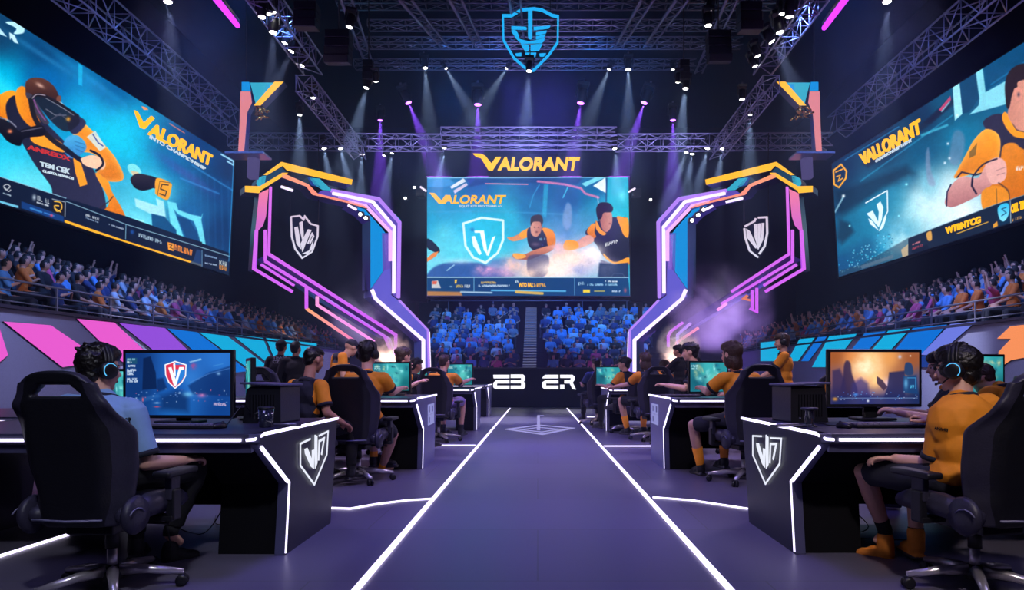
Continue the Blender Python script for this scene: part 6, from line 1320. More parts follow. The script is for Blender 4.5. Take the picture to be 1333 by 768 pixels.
# ---------- gaming chairs
def sst(x, a, b): t = max(0, min(1, (x-a)/(b-a))); return t*t*(3-2*t)
def interp(t, ks):
    for (a, x), (b, y) in zip(ks, ks[1:]):
        if t <= b: return x+(y-x)*sst(t, a, b)
    return ks[-1][1]
def chair_parts(r, m1='leather', m2='leather2', accent=None):
    W_ = [(0, .20), (.18, .24), (.42, .272), (.60, .282), (.76, .24), (.88, .195), (.96, .175), (1, .14)]
    nu, nt = 24, 44; z0, z1 = .38, 1.125
    fr, bk = [], []
    for j in range(nt+1):
        t = j/nt; w_ = interp(t, W_); z = z0+(z1-z0)*t; lean = -.255-.13*(t**1.15)
        for i in range(nu+1):
            u = -1+2*i/nu; au = abs(u); wing = sst(au, .55, 1)*(.11*(1-sst(t, .60, .80)))*(.45+.55*sst(t, 0, .25))
            zz = z-(.035*au**3 if t > .95 else 0)
            th = .05+.015*math.cos(min(1, au)*1.4)-.02*sst(au, .8, 1)
            bulge = .012*math.cos(u*2.2)*(1 if t < .7 else .4)+0
            fr.append((u*w_, lean+wing+bulge+th*.5, zz)); bk.append((u*w_*.985, lean+wing*.85-th*.5, zz))
    n = (nu+1)*(nt+1); q = lambda i, j: j*(nu+1)+i
    def hole(i, j):
        t = (j+.5)/nt; u = abs(-1+2*(i+.5)/nu); return .835 < t < .905 and u < .58-(t-.835)*2
    fs, ms = [], []
    for j in range(nt):
        for i in range(nu):
            if hole(i, j): continue
            u = abs(-1+2*(i+.5)/nu); k = 1 if u > .72 else 0
            fs.append([q(i, j), q(i+1, j), q(i+1, j+1), q(i, j+1)]); ms.append(k)
            fs.append([n+q(i, j), n+q(i, j+1), n+q(i+1, j+1), n+q(i+1, j)]); ms.append(k)
    def wall(a, b): fs.append([a, b, b+n, a+n]); ms.append(1)
    solid = lambda i, j: 0 <= i < nu and 0 <= j < nt and not hole(i, j)
    for j in range(nt):
        for i in range(nu):
            if not solid(i, j): continue
            if not solid(i-1, j): wall(q(i, j), q(i, j+1))
            if not solid(i+1, j): wall(q(i+1, j), q(i+1, j+1))
            if not solid(i, j-1): wall(q(i, j), q(i+1, j))
            if not solid(i, j+1): wall(q(i, j+1), q(i+1, j+1))
    mb = MB(); mb.mats = [M[m1], M[m2]]; mb.v = fr+bk; mb.f = fs; mb.m = ms; mb.sm = [True]*len(fs)
    o = mb.build('backrest', r); md = o.modifiers.new('s', 'SUBSURF'); md.levels = 1; md.render_levels = 1
    # pale welt along the bottom of the back
    MB().tube([(-.17, -.315, .425), (0, -.325, .42), (.17, -.315, .425)], .006, M['welt'], 6).build('piping', o)
    s = MB(); s.box((0, .02, .435), (.38, .50, .10), M[m1], bev=.04, seg=4)
    s.build('seat', r)
    for sx in (-1, 1):
        b = MB(); b.tube([(sx*.215, -.22, .43), (sx*.235, -.05, .455), (sx*.235, .14, .455), (sx*.205, .26, .43)], [.045, .062, .06, .04], M[m2], 12); b.ell((sx*.205, .26, .43), .04, M[m2]); b.ell((sx*.215, -.22, .43), .045, M[m2]); b.build('seat_bolster', r)
        a = MB(); a.box((sx*.30, .06, .602), (.095, .27, .035), M['black'], bev=.014, seg=3); o = a.build('armrest', r)
        a = MB(); a.box((sx*.30, .03, .53), (.035, .085, .13), M['leather2'], bev=.008); a.box((sx*.305, .03, .44), (.045, .07, .16), M['black'], bev=.008); a.box((sx*.25, .03, .372), (.14, .08, .03), M['black'], bev=.006); a.build('armrest_post', r)
        # recline hinge cover with curved trim
        h = MB(); h.lathe([(.01, -.02), (.085, -.02), (.095, 0), (.08, .022), (.02, .03)], M['leather2'], (sx*.255, -.20, .43), (sx, 0, 0), 24)
        h.tube([(sx*.288, -.235+.07*math.sin(a_), .40+.07*math.cos(a_)) for a_ in (-.9, -.5, 0, .5, .9)], .004, M['welt'], 5); h.build('hinge_cover', r)
    m = MB(); m.box((0, .0, .345), (.24, .34, .05), M['black'], bev=.01); m.tube([(0, 0, .34), (0, 0, .22)], .032, M['black'], 14); m.tube([(0, 0, .23), (0, 0, .10)], .024, M['chrome'], 14); m.lathe([(.05, .06), (.055, .10), (.04, .13), (.03, .135)], M['black'], n=18)
    m.tube([(.06, .02, .35), (.22, .04, .34), (.27, .05, .335)], .008, M['black'], 6); m.build('gas_column', r)
    for k in range(5):
        a_ = R(72*k+18); d = V((math.cos(a_), math.sin(a_), 0)); n_ = V((-d.y, d.x, 0))
        l = MB(); l.tube([d*.03+V((0, 0, .105)), d*.16+V((0, 0, .10)), d*.33+V((0, 0, .072))], [.030, .024, .017], M['chrome'], 10); l.build('base_leg', r)
        c = MB(); p = d*.325
        for sx in (-1, 1): c.lathe([(.008, -.010), (.027, -.010), (.030, -.004), (.030, .006), (.02, .011), (.005, .011)], M['black'], p+n_*(.016*sx)+V((0, 0, .030)), n_, 16)
        c.box(p+V((0, 0, .052)), (.03, .03, .025), M['black'], bev=.006); c.tube([p+V((0, 0, .05)), p+V((0, 0, .078))], .008, M['chrome'], 8); c.build('caster', r)
M['welt'] = mat('pale_piping', rgb(120, 118, 150), .4)
ch = root('gaming_chair', 'x', 'chair', (0, 0, 0), 0, 'gaming chairs at the desks'); chair_parts(ch)
CHAIRS = [(-2.18, 3.50, R(-3), 1.0, 'large black gaming chair at the front left under the pale blue jersey player'),
      (2.24, 3.50, R(12), 1.0, 'large black gaming chair at the front right under the orange jersey player'),
      (-1.87, 7.12, R(-2), 1.08, 'black gaming chair in the second row left, back turned squarely, headrest slot showing'),
      (2.13, 7.05, R(6), 1.08, 'black gaming chair in the second row right, back turned squarely'),
      (-1.66, 11.45, R(-6), 1.1, 'black gaming chair in the third row on the left'),
      (1.95, 11.65, R(4), 1.12, 'black gaming chair in the third row on the right'),
      (-2.28, 6.42, R(-28), 1.05, 'black gaming chair of the black-vested player with the fade haircut'),
      (-4.38, 5.10, R(4), 1.0, 'black gaming chair cut by the left edge of the photo'),
      (3.72, 9.3, R(20), 1.0, 'black gaming chair with an orange panel beside the standing headset wearer'),
      (4.05, 5.65, R(30), 1.0, 'black gaming chair half hidden behind the front right chair'),
      (3.36, 5.40, R(62), .98, 'black gaming chair behind the right front monitor'),
      (-2.04, 9.65, R(-35), 1.08, 'black gaming chair beyond the second left desk'),
      (-2.24, 12.2, R(-60), 1.06, 'black gaming chair of the small dark-clothed figure on the left'),
      (1.72, 13.3, R(50), 1.1, 'black gaming chair beyond the third right desk'),
      (1.33, 15.42, R(14), 1.12, 'black gaming chair at the farthest right desk'),
      (2.40, 13.55, R(-50), 1.1, 'black gaming chair of the orange-clad person by the right smoke'),
      (2.32, 9.9, R(75), 1.1, 'black gaming chair behind the second right desk')]
for i, (x, y, rz, s, lab) in enumerate(CHAIRS):
    if i == 0: ch.location = (x, y, 0); ch.rotation_euler.z = rz; ch['label'] = lab
    else: c = dup(ch, (x, y, 0), rz, lab, None, s)
    if i == 8: MB().box((0, -.385, .98), (.24, .02, .20), M['orange'], rot=(R(-8), 0, 0), bev=.01).build('back_panel', c)['label'] = 'orange back panel'
# ---------- monitors
def screen_led(r, w, h, art, nu, nv, z0, y, s=1.0):
    U, Vv = np.meshgrid(np.linspace(0, 1, nu), np.linspace(0, 1, nv)); U = U.ravel(); Vv = Vv.ravel()
    A = Art(U*100, (1-Vv)*100*h/w); art(A)
    W = np.stack([(U-.5)*w, np.full_like(U, y), z0+Vv*h], 1)
    me = bpy.data.meshes.new('display'); i = np.arange((nu-1)*(nv-1)); q = (i//(nu-1))*nu+i % (nu-1); f = np.stack([q, q+1, q+nu+1, q+nu], 1)
    me.from_pydata(W.tolist(), [], f.tolist()); cc = np.clip(A.c, 0, 255)/255; lc = np.where(cc <= .04045, cc/12.92, ((cc+.055)/1.055)**2.4)
    at = me.color_attributes.new('Col', 'FLOAT_COLOR', 'POINT'); at.data.foreach_set('color', np.concatenate([lc, np.ones((len(lc), 1))], 1).astype(np.float32).ravel())
    if 'mon' not in M: M['mon'] = emi_attr('monitor_picture', 1.2)
    me.materials.append(M['mon']); o = bpy.data.objects.new('display', me); COL.objects.link(o); o.parent = r; return o
def monitor(loc, rz, w, h, zb, art, label, nu=200, nv=120, scale=1):
    r = root('gaming_monitor', label, 'monitor', loc, rz, 'monitors on the gaming desks')
    MB().box((0, .012, zb+h/2), (w+.045, .035, h+.045), M['black'], bev=.006).build('casing', r)
    screen_led(r, w, h, art, nu, nv, zb, -.0065)
    MB().box((0, .05, zb+h*.3), (w*.5, .05, h*.45), M['black'], bev=.015).box((0, .065, (zb+h*.4)/2), (.10, .03, zb+h*.4), M['black'], bev=.008).build('stand_neck', r)
    MB().box((0, .03, .009), (.26, .20, .018), M['black'], bev=.006).build('stand_foot', r)
    return r
def art_city(A):
    A.fill([(10, 8), (50, 10), (90, 8), (10, 35), (50, 30), (90, 30), (10, 50), (50, 50), (90, 52), (60, 24)], [(16, 50, 110), (30, 90, 175), (40, 110, 195), (14, 50, 110), (20, 80, 165), (20, 60, 130), (16, 60, 125), (24, 90, 165), (14, 60, 130), (50, 120, 200)])
    A.poly([(17, 5), (24, 3), (29, 18), (30, 33), (16, 34)], (10, 30, 72), .9); A.poly([(30, 24), (36, 23), (40, 33), (30, 36)], (12, 38, 88), .8, 1); A.poly([(60, 30), (80, 18), (100, 12), (100, 40), (64, 38)], (14, 44, 100), .75, 1); A.line([(62, 27), (80, 19), (100, 14)], .8, (70, 120, 190), .7)
    A.poly([(34, 40), (50, 34), (60, 38), (60, 54), (34, 52)], (12, 36, 84), .7, 3); A.poly([(2, 44), (30, 38), (34, 40), (4, 49)], (50, 110, 180), .4, 1)
    rn = random.Random(2)
    for _ in range(46): A.blob(rn.uniform(8, 98), rn.uniform(33, 46), rn.uniform(.4, 1), rn.uniform(.3, .8), rn.choice([(150, 190, 235), (210, 90, 130), (120, 160, 225), (200, 220, 250)]), rn.uniform(.4, .9))
    A.blob(73, 39, 4, 2, (215, 110, 170), .7); A.blob(60, 38, 5, 2.5, (120, 200, 240), .7)
    S = [(38, 11), (47.5, 7.8), (58, 11), (57.5, 21), (54, 27), (47.5, 32.5), (41.5, 27), (38.5, 20)]
    A.poly(S, (205, 50, 80), 1, .3); A.poly([(47.5, 8.6), (57.5, 11), (57, 20), (53.5, 26), (47.5, 31)], (40, 120, 205), 1, .3); A.poly([(39, 11), (57.5, 11), (57, 15), (39.5, 15)], (212, 50, 76), 1, .3)
    A.line(S, 1.1, (240, 245, 250), 1, .3, closed=True); A.poly([(41, 13.5), (44, 13), (48, 24), (51.5, 13), (56, 13), (55.6, 15.5), (53, 16), (48.5, 30.5), (46.5, 30.5)], (240, 245, 250), 1, .3); A.poly([(45.7, 10), (47.6, 9), (48.2, 21), (46.6, 21)], (240, 245, 250), 1, .3)
    A.poly([(61, 8), (72, 5), (73, 6.5), (62, 9)], (150, 200, 235), .8, .5); A.blob(65, 12, 3, 3, (170, 70, 130), .7, nz=.6); A.line([(84, 12), (93, 10)], .8, (60, 130, 200), .8); A.blob(89, 19, 2, 1.5, (140, 190, 235), .7)
    A.poly([(1, 4.5), (11, 4.5), (11, 10), (1, 10)], (30, 80, 105), .8, .4)
    for i, (y, w_) in enumerate(((6, 8), (8.5, 4), (12, 8), (15.6, 9), (17, 7), (19.4, 6), (24, 10), (26, 10), (44.6, 8))): A.script((1.5, y+.6), (1.5+w_, y+.6), 1.3, (190, 205, 225) if i != 0 else (120, 170, 190), i+2, .9)
    A.blob(1.5, 48.5, 1.6, 1.4, (235, 60, 60), 1); A.blob(16.5, 43, 1, 2.2, (215, 90, 110), .9); A.script((4, 48.8), (14, 48.8), 1.6, (170, 150, 190), 14); A.blob(30, 49.6, 3, .7, (210, 70, 90), .8); A.script((83, 47.5), (96, 48.5), 1.8, (200, 170, 200), 15); A.blob(30, 46, 3, .8, (160, 200, 235), .7)
def art_fire(A):
    A.fill([(5, 5), (25, 5), (45, 8), (65, 6), (92, 8), (10, 25), (35, 25), (50, 25), (80, 25), (95, 30), (10, 50), (40, 52), (70, 52), (98, 50)], [(150, 80, 40), (215, 125, 60), (250, 190, 120), (225, 150, 80), (150, 80, 45), (120, 80, 90), (245, 175, 110), (250, 180, 110), (170, 100, 60), (70, 70, 110), (30, 36, 90), (60, 60, 130), (50, 55, 120), (20, 40, 80)])
    A.blob(40, 14, 16, 13, (255, 235, 195), .95, nz=.5); A.blob(50, 30, 10, 8, (255, 205, 140), .8, nz=.5); A.blob(64, 34, 6, 6, (240, 200, 210), .8); A.blob(33, 34, 8, 7, (180, 130, 170), .5, nz=.6)
    A.poly([(14, 26), (15, 14), (18, 9), (22, 12), (24, 24), (30, 44), (12, 46)], (46, 36, 72), .85, 1, True); A.poly([(2, 20), (10, 18), (16, 30), (18, 50), (2, 50)], (48, 40, 82), .8, 1.5); A.poly([(24, 34), (34, 28), (42, 34), (44, 50), (22, 50)], (54, 50, 110), .7, 2)
    A.poly([(66, 22), (84, 20), (84, 50), (60, 50), (64, 36)], (38, 40, 84), .9, 1); A.poly([(52, 26), (58, 30), (64, 38), (60, 42), (52, 34)], (60, 44, 70), .9, .6); A.poly([(84, 13), (88, 11), (92, 14), (93, 24), (84, 24)], (40, 60, 100), 1, .6, True); A.poly([(82, 26), (97, 25), (99, 46), (82, 44)], (24, 60, 110), .9, 1); A.blob(85, 34, 2.5, 6, (110, 190, 235), .7)
    A.line([(87, 28), (96, 28), (96, 40)], .8, (70, 170, 225), .7); A.script((90, 39), (96, 39), 3, (80, 190, 230), 2, .9)
    A.poly([(2, 47), (100, 46), (100, 58), (2, 58)], (30, 40, 90), .6, 1.5); A.line([(10, 50), (98, 50)], .6, (150, 190, 235), .6)
    rn = random.Random(4)
    for _ in range(40): A.blob(rn.uniform(4, 98), rn.uniform(43, 52), .6, .5, rn.choice([(90, 170, 240), (200, 210, 240), (60, 110, 200)]), .8)
    A.blob(28, 46, 3, 1.6, (70, 140, 225), .8); A.blob(42, 53, 1.4, 1.4, (235, 240, 250), .9); A.blob(5, 51, 3, 2, (220, 150, 60), .9); A.blob(78, 5, 2, 2, (190, 200, 235), .8); A.blob(90, 4, 1, 1, (240, 220, 200), .9)
def art_green(seed):
    def f(A):
        A.fill([(10, 10), (50, 10), (90, 10), (20, 45), (60, 40), (90, 50)], [(30, 110, 130), (60, 170, 175), (40, 140, 150), (20, 90, 110), (90, 190, 185), (20, 100, 110)])
        rn = random.Random(seed)
        for _ in range(22): A.blob(rn.uniform(5, 95), rn.uniform(5, 52), rn.uniform(3, 12), rn.uniform(2, 8), rn.choice([(140, 220, 220), (20, 70, 90), (60, 190, 180), (170, 190, 150), (30, 120, 150)]), .7, rn.uniform(0, 90), nz=.6)
        for k in range(3): A.script((4, 8+k*4), (22, 8+k*4), 2, (190, 230, 230), seed+k)
    return f
monitor((X(230, 4.6), 4.62, .778), R(-4), .735, .42, Z(543, 4.55)-.778+.01, art_city, 'front left gaming monitor showing a red and white shield over a blue city', 420, 250)
monitor((X(1143, 4.9), 4.95, .778), R(4), .665, .375, Z(528, 4.9)-.778+.01, art_fire, 'front right gaming monitor showing an orange explosion', 400, 240)
monitor((X(150, 5.9), 6.0, .778), R(-14), .42, .27, .09, art_green(3), 'second monitor with a dark green picture beside the front left player', 120, 80)
monitor((X(1287, 5.9), 6.02, .778), R(14), .50, .36, .13, art_green(5), 'monitor half hidden behind the front right chair')
monitor((X(508, 8.6), 8.65, .853), R(-20), .52, .34, .06, art_green(7), 'turquoise monitor on the second left desk')
monitor((X(925, 8.4), 8.5, .853), R(14), .50, .36, .05, art_green(9), 'turquoise monitor on the second right desk')
monitor((X(598, 14.2), 14.3, .853), R(-6), .52, .42, .06, art_green(11), 'turquoise monitor on the third left desk')
monitor((X(792, 14.2), 14.25, .853), R(6), .50, .36, .06, art_green(13), 'turquoise monitor on the third right desk')
monitor((X(543, 13.9), 14.0, .853), R(-12), .40, .28, .06, art_green(15), 'small turquoise monitor left of the third left desk monitor')
monitor((X(324, 5.05), 5.05, .778), R(-62), .36, .34, .09, art_green(21), 'angled blue display right of the front left monitor', 100, 80)
monitor((X(318, 9.3), 9.3, 0.0), R(-25), .70, .75, .78, art_green(17), 'upright blue display behind the front left monitor') if False else None
# ---------- desk things
def keyboard(x, y, z, rz, label, w=.44, k=1):
    r = root('keyboard', label, 'keyboard', (x, y, z), rz); MB().box((0, 0, .011), (w, .145, .018), M['black'], bev=.004).build('body', r)
    mb = MB()
    for j in range(5):
        n = 15
        for i in range(n):
            if j == 0 and 4 < i < 10: continue
            mb.box((-w/2+.018+(w-.036)*(i+.0)/(n-1), -.052+j*.026, .024), ((w-.04)/n*.84, .020, .009), M['key'])
        if j == 0: mb.box((0, -.052, .024), (w*.35, .02, .009), M['key'])
    o = mb.build('keycap', r); o['kind'] = 'stuff'; return r
M['key'] = mat('key_grey', rgb(120, 112, 140), .5); M['glass'] = mat('dark_glass', rgb(40, 42, 60), .08, 0, coat=1)
keyboard(X(232, 4.24), 4.22, .776, R(-3), 'black keyboard in front of the front left monitor', .52)
keyboard(X(1163, 4.3), 4.30, .776, R(3), 'black keyboard in front of the front right monitor', .54)
keyboard(X(605, 13.9), 13.75, .851, 0, 'small dark keyboard on the third left desk'); keyboard(X(885, 8.1), 8.05, .851, R(10), 'dark keyboard on the second right desk')
def mouse(x, y, z, rz, label):
    r = root('computer_mouse', label, 'mouse', (x, y, z), rz); t = MB(); t.ell((0, 0, .012), (.033, .06, .026), M['black'], sub=3); t.v = [(a, b, max(c, 0)) for a, b, c in t.v]; t.build('body', r)
    MB().lathe([(.004, -.004), (.009, -.004), (.009, .004), (.004, .004)], M['leather2'], (0, .03, .034), (1, 0, 0), 12).build('scroll_wheel', r); return r
mouse(X(293, 4.3), 4.22, .776, R(-20), 'black mouse right of the front left keyboard'); mouse(X(1093, 4.3), 4.24, .776, R(20), 'black mouse left of the front right keyboard')
def pc_case(x, y, rz, label, sg):
    r = root('console_case', label, 'computer', (x, y, .776), rz); r.scale = (.82, .9, .97)
    pr = [(-.17, 0), (.17, 0), (.17, .255), (.14, .27), (-.10, .255), (-.135, .235)]
    MB().prism([(a*sg, b) for a, b in pr], (0, -.12, 0), V((1, 0, 0)), V((0, 0, 1)), V((0, -1, 0)), .30, M['black'], M['leather2']).build('body', r, bevel=.01)
    MB().box((sg*.01, .02, .275), (.36, .36, .014), M['slate2'], rot=(0, R(2*sg), 0), bev=.005).build('lid', r)
    g = MB()
    for k in range(9): g.box((-.10+k*.026, -.123, .12), (.006, .006, .16), M['void'])
    g.ell((.09*sg, -.124, .03), .009, M['welt'], sub=1); g.build('front_grille', r); return r
pc_case(X(349, 4.75), 4.78, R(-8), 'black angled case with a flat lid right of the front left monitor', 1)
pc_case(X(1040, 4.9), 4.85, R(8), 'black angled case with a flat lid left of the front right monitor', -1)
r = root('tumbler', 'dark glass tumbler in front of the black case on the front left desk', 'cup', (X(348, 4.32), 4.30, .776))
MB().lathe([(.038, 0), (.042, .004), (.048, .115), (.044, .115), (.039, .012), (.0, .010)], M['glass'], n=28).build('body', r); MB().lathe([(.049, .112), (.051, .116), (.051, .124), (.047, .128), (.02, .130), (.0, .130)], M['black'], n=28).build('lid', r)
MB().tube([(-.048, 0, .095), (-.075, 0, .08), (-.075, 0, .05), (-.045, 0, .035)], .006, M['black'], 8).build('handle', r)
r = root('pedestal_stand', 'small black pedestal with a round disc top on the front right desk', 'stand', (X(1052, 4.35), 4.33, .776))
MB().lathe([(.05, 0), (.05, .006), (.03, .012), (.026, .02), (.030, .05), (.024, .10), (.028, .105), (.0, .106)], M['glass'], n=24).build('column', r); MB().lathe([(.02, .104), (.052, .108), (.055, .115), (.05, .122), (.0, .124)], M['leather2'], n=28).build('disc_top', r)
r = root('stylus_tray', 'flat dark tray beside the pedestal on the front right desk', 'tray', (X(1015, 4.4)+.03, 4.32, .776), R(6)); MB().box((0, 0, .008), (.22, .07, .012), M['leather2'], bev=.005).build('body', r); MB().tube([(-.08, 0, .017), (.07, .01, .017)], .004, M['chrome'], 6).build('stylus', r)
r = root('stylus_tray', 'flat dark tray beside the tumbler on the front left desk', 'tray', (X(372, 4.4), 4.38, .776), R(-6)); MB().box((0, 0, .006), (.20, .06, .010), M['leather2'], bev=.004).build('body', r); MB().tube([(-.07, 0, .014), (.07, .01, .014)], .004, M['chrome'], 6).build('stylus', r)
# cables
def cable(pts, label, r_=.004, n=5):
    q = [V((a, b, c)) for a, b, c in catmull3(pts)]; o = MB().tube(q, r_, M['black'], n).build('cable'); return tag(o, label, 'cable')
def catmull3(pts, n=7):
    out = []; m = len(pts)
    for i in range(m-1):
        p0, p1, p2, p3 = [np.array(pts[max(0, min(m-1, i+k))], float) for k in (-1, 0, 1, 2)]
        for j in range(n):
            t = j/n; out.append(tuple(.5*((2*p1)+(-p0+p2)*t+(2*p0-5*p1+4*p2-p3)*t*t+(-p0+3*p1-3*p2+p3)*t**3)))
    out.append(tuple(pts[-1])); return out
cable([(X(293, 4.3), 4.28, .785), (X(300, 4.5), 4.45, .782), (X(318, 4.6), 4.58, .90), (X(330, 4.7), 4.66, .84)], 'thin black mouse cable looping behind the front left mouse')
cable([(X(1093, 4.3), 4.30, .785), (X(1078, 4.4), 4.40, .782), (X(1066, 4.6), 4.52, .782), (X(1052, 4.7), 4.6, .782)], 'thin black mouse cable behind the front right mouse')
for i, pts in enumerate(([(-2.0, 4.75, .7), (-1.98, 4.7, .4), (-1.85, 4.72, .2), (-2.1, 4.9, .02), (-1.75, 5.0, .015), (-1.9, 5.3, .015)], [(-2.15, 4.8, .7), (-2.1, 4.78, .45), (-1.93, 4.75, .33), (-1.9, 4.9, .1), (-2.3, 4.95, .02), (-2.5, 5.3, .015)], [(-1.98, 4.6, .55), (-2.1, 4.6, .25), (-2.3, 4.7, .015), (-2.6, 4.9, .015)])):
    cable(pts, ['black cable hanging under the front left desk nearest its end panel', 'black cable under the front left desk running away to the left', 'black cable drooping behind the blue-shirted player\'s shin'][i])
for i, pts in enumerate(([(2.0, 4.8, .7), (2.04, 4.75, .4), (1.98, 4.72, .25), (2.2, 4.9, .02), (1.95, 5.1, .015)], [(2.15, 4.8, .7), (2.1, 4.78, .3), (2.3, 4.75, .05), (2.05, 4.6, .015), (2.5, 4.5, .015)])):
    cable(pts, ['black cable hanging under the front right desk', 'black cable curling on the floor under the front right desk'][i])
cable([(-2.15, 3.9, .36), (-2.12, 3.92, .2), (-2.14, 3.98, .02), (-2.3, 4.1, .015)], 'black cable below the seat of the front left chair')
# smoke and burst lamps
volume('smoke_cloud', (X(938, 19), 19.0, Z(400, 19)), (1.6, .8, 1.35), 2.6, (.75, .65, 1), 'violet lit smoke drifting across the right arch', 0, (1.1, .45, .75))
volume('smoke_cloud', (X(470, 19), 19.8, Z(405, 19)), (1.4, .8, 1.1), 1.2, (.75, .65, 1), 'thin violet smoke drifting across the left arch', 0, (1.1, .45, .75))
volume('smoke_burst', (X(886, 16), 16.2, Z(452, 16)), (.55, .5, .65), 5, (1, .9, .9), 'bright pinkish smoke burst right of the aisle', 0, (2.2, .42, .68))
volume('smoke_burst', (X(504, 16), 16.2, Z(456, 16)), (.55, .5, .55), 5, (1, .9, .9), 'bright pinkish smoke burst left of the aisle', 0, (2.2, .42, .68))
for px in (886, 504):
    r = root('smoke_jet', 'floor smoke jet with a warm lamp '+('right' if px > 700 else 'left')+' of the aisle', 'smoke machine', (X(px, 16), 16.2, 0))
    MB().box((0, 0, .6), (.3, .3, 1.2), M['black'], bev=.02).build('housing', r); lamp('POINT', 'jet_lamp', (0, 0, 1.32), 90, (1, .62, .5), .05, parent=r)
lamp('SPOT', 'added_smoke_fill', (X(938, 19)+.5, 17.0, .5), 2600, (.6, .4, 1), .1, (X(938, 19), 19.6, 3), 70, .6); lamp('SPOT', 'added_smoke_fill', (X(470, 19)-.5, 17.0, .5), 1300, (.6, .4, 1), .1, (X(470, 19), 19.8, 3), 70, .6)  # unseen spots added to make the violet smoke stand out
# ---------- spectators
def crowd_mesh(kind):
    t = MB(); rr = random.Random(kind)
    hz = 1.13; H3 = V((rr.uniform(-.02, .02), .03, hz))
    t.ell(H3, (.078, .09, .112), None, sub=2); cap(t, V((0, -.0, .93)), H3-V((0, .02, .06)), .055, .05, 8)
    t.ell((0, 0, .82), (.19, .12, .18), None); t.ell((0, -.02, .60), (.17, .12, .17), None); cap(t, V((-.17, 0, .93)), V((.17, 0, .93)), .07, .07, 8)
    armz = {0: [(.24, .10, .70), (.10, .30, .62)], 1: [(.25, .12, .72), (.06, .22, .80)], 2: [(.28, .10, 1.0), (.22, .16, 1.28)], 3: [(.22, .14, .68), (.16, .36, .56)], 4: [(.24, .16, .78), (.05, .26, .98)]}[kind % 5]
    for sx in (-1, 1):
        a = armz if not (kind == 4 and sx < 0) else [(.24, .10, .70), (.10, .30, .62)]
        s0 = V((sx*.19, 0, .92)); e, w_ = V((sx*a[0][0], a[0][1], a[0][2])), V((sx*a[1][0], a[1][1], a[1][2]))
        cap(t, s0, e, .062, .046, 8); cap(t, e, w_, .042, .03, 8); t.ell(w_+(w_-e).normalized()*.06, (.035, .045, .035), None)
        k = V((sx*.13, .42, .50)); cap(t, V((sx*.09, 0, .50)), k, .085, .06, 8); cap(t, k, V((sx*.13, .44, .08)), .055, .04, 8); t.ell((sx*.13, .50, .04), (.045, .11, .04), None)
    me = remesh(t, .026, 3); n = len(me.polygons); c = np.empty(n*3, np.float32); me.polygons.foreach_get('center', c); c = c.reshape(-1, 3)
    ix = np.ones(n, int)  # shirt
    ix[c[:, 2] < .56] = 2; ix[(c[:, 2] > 1.0) & (np.hypot(c[:, 0], c[:, 1]) < .14)] = 0
    hx = c-np.array(H3); ix[(hx[:, 2] > -.06) & (np.abs(hx[:, 0]) < .1) & ((hx[:, 2] > .04) | (hx[:, 1] < .022)) & (c[:, 2] > 1.03)] = 3
    arm = armz[0]; fore = (np.abs(c[:, 0]) > .02) & (c[:, 1] > arm[1]+.03) & (c[:, 2] > .56); ix[fore & (c[:, 2] < 1.02) & (np.hypot(c[:, 0], c[:, 1]) > .17)] = 0
    if kind == 2: ix[(c[:, 2] > 1.04) & (np.abs(c[:, 0]) > .17)] = 0
    if kind == 3: ix[(hx[:, 1] > .06) & (hx[:, 2] > .0) & (hx[:, 2] < .03)] = 3
    me.polygons.foreach_set('material_index', ix.astype(np.int32)); me.polygons.foreach_set('use_smooth', np.ones(n, bool))
    for k in ('cskin', 'cblue', 'ctrs', 'chair_'): me.materials.append(M[k])
    me.name = 'spectator'; return me
M['cskin'] = mat('spectator_skin', rgb(205, 150, 130), .6); M['ctrs'] = mat('spectator_trousers', rgb(34, 36, 52), .8); M['chair_'] = mat('spectator_hair', rgb(34, 26, 26), .7)
SH = {'blue': rgb(90, 150, 215), 'pale': rgb(185, 200, 220), 'orange': rgb(235, 125, 50), 'navy': rgb(45, 60, 110), 'black': rgb(28, 28, 36), 'pink': rgb(205, 80, 130), 'grey': rgb(110, 120, 140)}
for k, c in SH.items(): M['c'+k] = mat('spectator_shirt_'+k, c, .8)
meshes = [crowd_mesh(k) for k in range(5)]
KD = [0]*5+[1]*4+[3]*4+[4]*4+[2]
WT = {'L': [('blue', 10), ('pale', 4), ('orange', 5), ('navy', 6), ('black', 4), ('pink', 2), ('grey', 3)], 'R': [('blue', 10), ('pale', 6), ('orange', 6), ('navy', 5), ('black', 4), ('pink', 2), ('grey', 3)], 'B': [('blue', 12), ('pale', 4), ('navy', 8), ('black', 3), ('grey', 3), ('pink', 1)]}
def pick(side): return random.choices([a for a, _ in WT[side]], [b for _, b in WT[side]])[0]
ORD = ['front', 'second', 'third', 'fourth', 'fifth', 'sixth', 'seventh', 'eighth', 'ninth', 'tenth', 'eleventh', 'twelfth', 'thirteenth']
seats = []
for sg, side, x0, z0 in ((-1, 'L', 9.1, 1.95), (1, 'R', 9.3, 1.9)):
    for k in range(7):
        y = 7.2
        while y < 30.2:
            y += random.uniform(.52, .68)
            if random.random() < .10+(.25 if k > 5 else 0): continue
            x = sg*(x0+.66*k+.12); loc = V((x, y, z0+.21*k)); px = CX+F*x/y
            if px < -45 or px > 1378: continue
            seats.append([side, k, loc, R(90)*sg-R(25)*sg+random.uniform(-.3, .3), 1+random.uniform(-.07, .07)])
for k in range(12):
    x = -6.0
    while x < 5.7:
        x += random.uniform(.52, .66)
        if -1.0 < x < .35 or random.random() < .12 or abs(x-.1) > 4.6+.13*k: continue
        seats.append(['B', k, V((x, CY0+CP*k+.1, CZ0+CH*k)), R(180)+random.uniform(-.3, .3), 1+random.uniform(-.06, .06)])
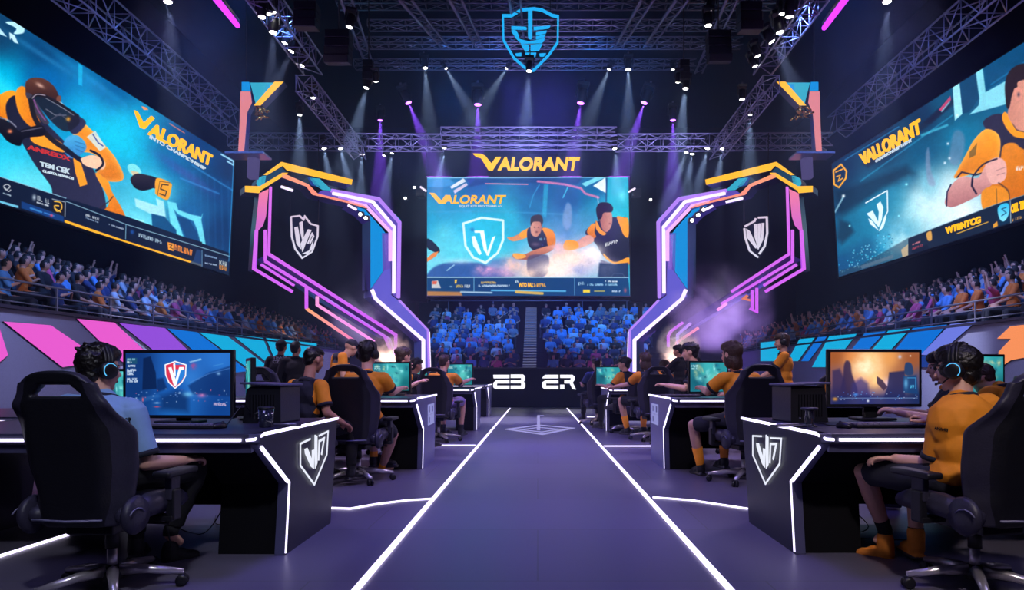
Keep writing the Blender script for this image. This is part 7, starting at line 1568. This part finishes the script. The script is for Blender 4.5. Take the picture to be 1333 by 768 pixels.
# keep the 300 that show largest as people of their own
seats.sort(key=lambda s: s[2].y*(1 if s[0] == 'B' else 1+.02*s[1]))
NAMES = {'L': 'left stand', 'R': 'right stand', 'B': 'far stand'}
SHN = {'blue': 'blue', 'pale': 'pale', 'orange': 'orange', 'navy': 'navy', 'black': 'black', 'pink': 'pink', 'grey': 'grey'}
tmpl = {}
for side, k, loc, rz, s in seats[:296]:
    c = pick(side); kd = random.choice(KD); low = False
    if low: kd = 0
    key = (kd, c)
    if key not in tmpl:
        me = meshes[kd].copy(); me.materials[1] = M['c'+c]; tmpl[key] = me
    o = bpy.data.objects.new('spectator', tmpl[key]); COL.objects.link(o); o.location = loc-V((0, 0, .03)); o.rotation_euler.z = rz; o.scale = (s,)*3
    pose = ['hands resting in lap', 'hands together at the chest', 'both arms raised', 'wearing a cap', 'one hand at the chin'][kd]
    tag(o, f'spectator in a {SHN[c]} shirt, {pose}, {ORD[k]} row of the {NAMES[side]}', 'person', f'spectators seated in the {NAMES[side]}')
rest = seats[296:]
vs_, fs_, ms_ = [], [], []; off = 0; mats_ = ['cskin', 'ctrs', 'chair_']+['c'+c for c in SH]
cl = []
for me in meshes:
    d = me.copy(); b = bmesh.new(); b.from_mesh(d); bmesh.ops.triangulate(b, faces=b.faces); b.to_mesh(d); b.free()
    n = len(d.vertices); co = np.empty(n*3); d.vertices.foreach_get('co', co); nf = len(d.polygons); f = np.empty(nf*3, np.int32); d.polygons.foreach_get('vertices', f); mi = np.empty(nf, np.int32); d.polygons.foreach_get('material_index', mi)
    cl.append((co.reshape(-1, 3), f.reshape(-1, 3), mi)); bpy.data.meshes.remove(d)
for side, k, loc, rz, s in rest:
    co, f, mi = cl[random.choice([0, 0, 1, 3, 4, 0])]; c, q = math.cos(rz), math.sin(rz); Rm = np.array([[c, q, 0], [-q, c, 0], [0, 0, 1]])
    vs_.append(co@Rm*s+np.array(loc-V((0, 0, .03)))); fs_.append(f+off); off += len(co); sc = mats_.index('c'+pick(side)); lut = np.array([0, sc, 1, 2]); ms_.append(lut[mi])
Vx = np.concatenate(vs_); Fx = np.concatenate(fs_); Mx = np.concatenate(ms_)
me = bpy.data.meshes.new('crowd'); me.vertices.add(len(Vx)); me.vertices.foreach_set('co', Vx.astype(np.float32).ravel()); me.loops.add(Fx.size); me.loops.foreach_set('vertex_index', Fx.ravel().astype(np.int32))
me.polygons.add(len(Fx)); me.polygons.foreach_set('loop_start', np.arange(0, Fx.size, 3).astype(np.int32)); me.polygons.foreach_set('loop_total', np.full(len(Fx), 3, np.int32))
for k in mats_: me.materials.append(M[k])
me.update(); me.polygons.foreach_set('material_index', Mx.astype(np.int32)); me.polygons.foreach_set('use_smooth', np.ones(len(Fx), bool)); me.update(calc_edges=True)
o = bpy.data.objects.new('crowd', me); COL.objects.link(o); tag(o, 'distant seated spectators filling the far ends of the stands', 'crowd', None, 'stuff')
print('CROWD', len(seats), 'stuff', len(rest), 'verts', len(Vx))
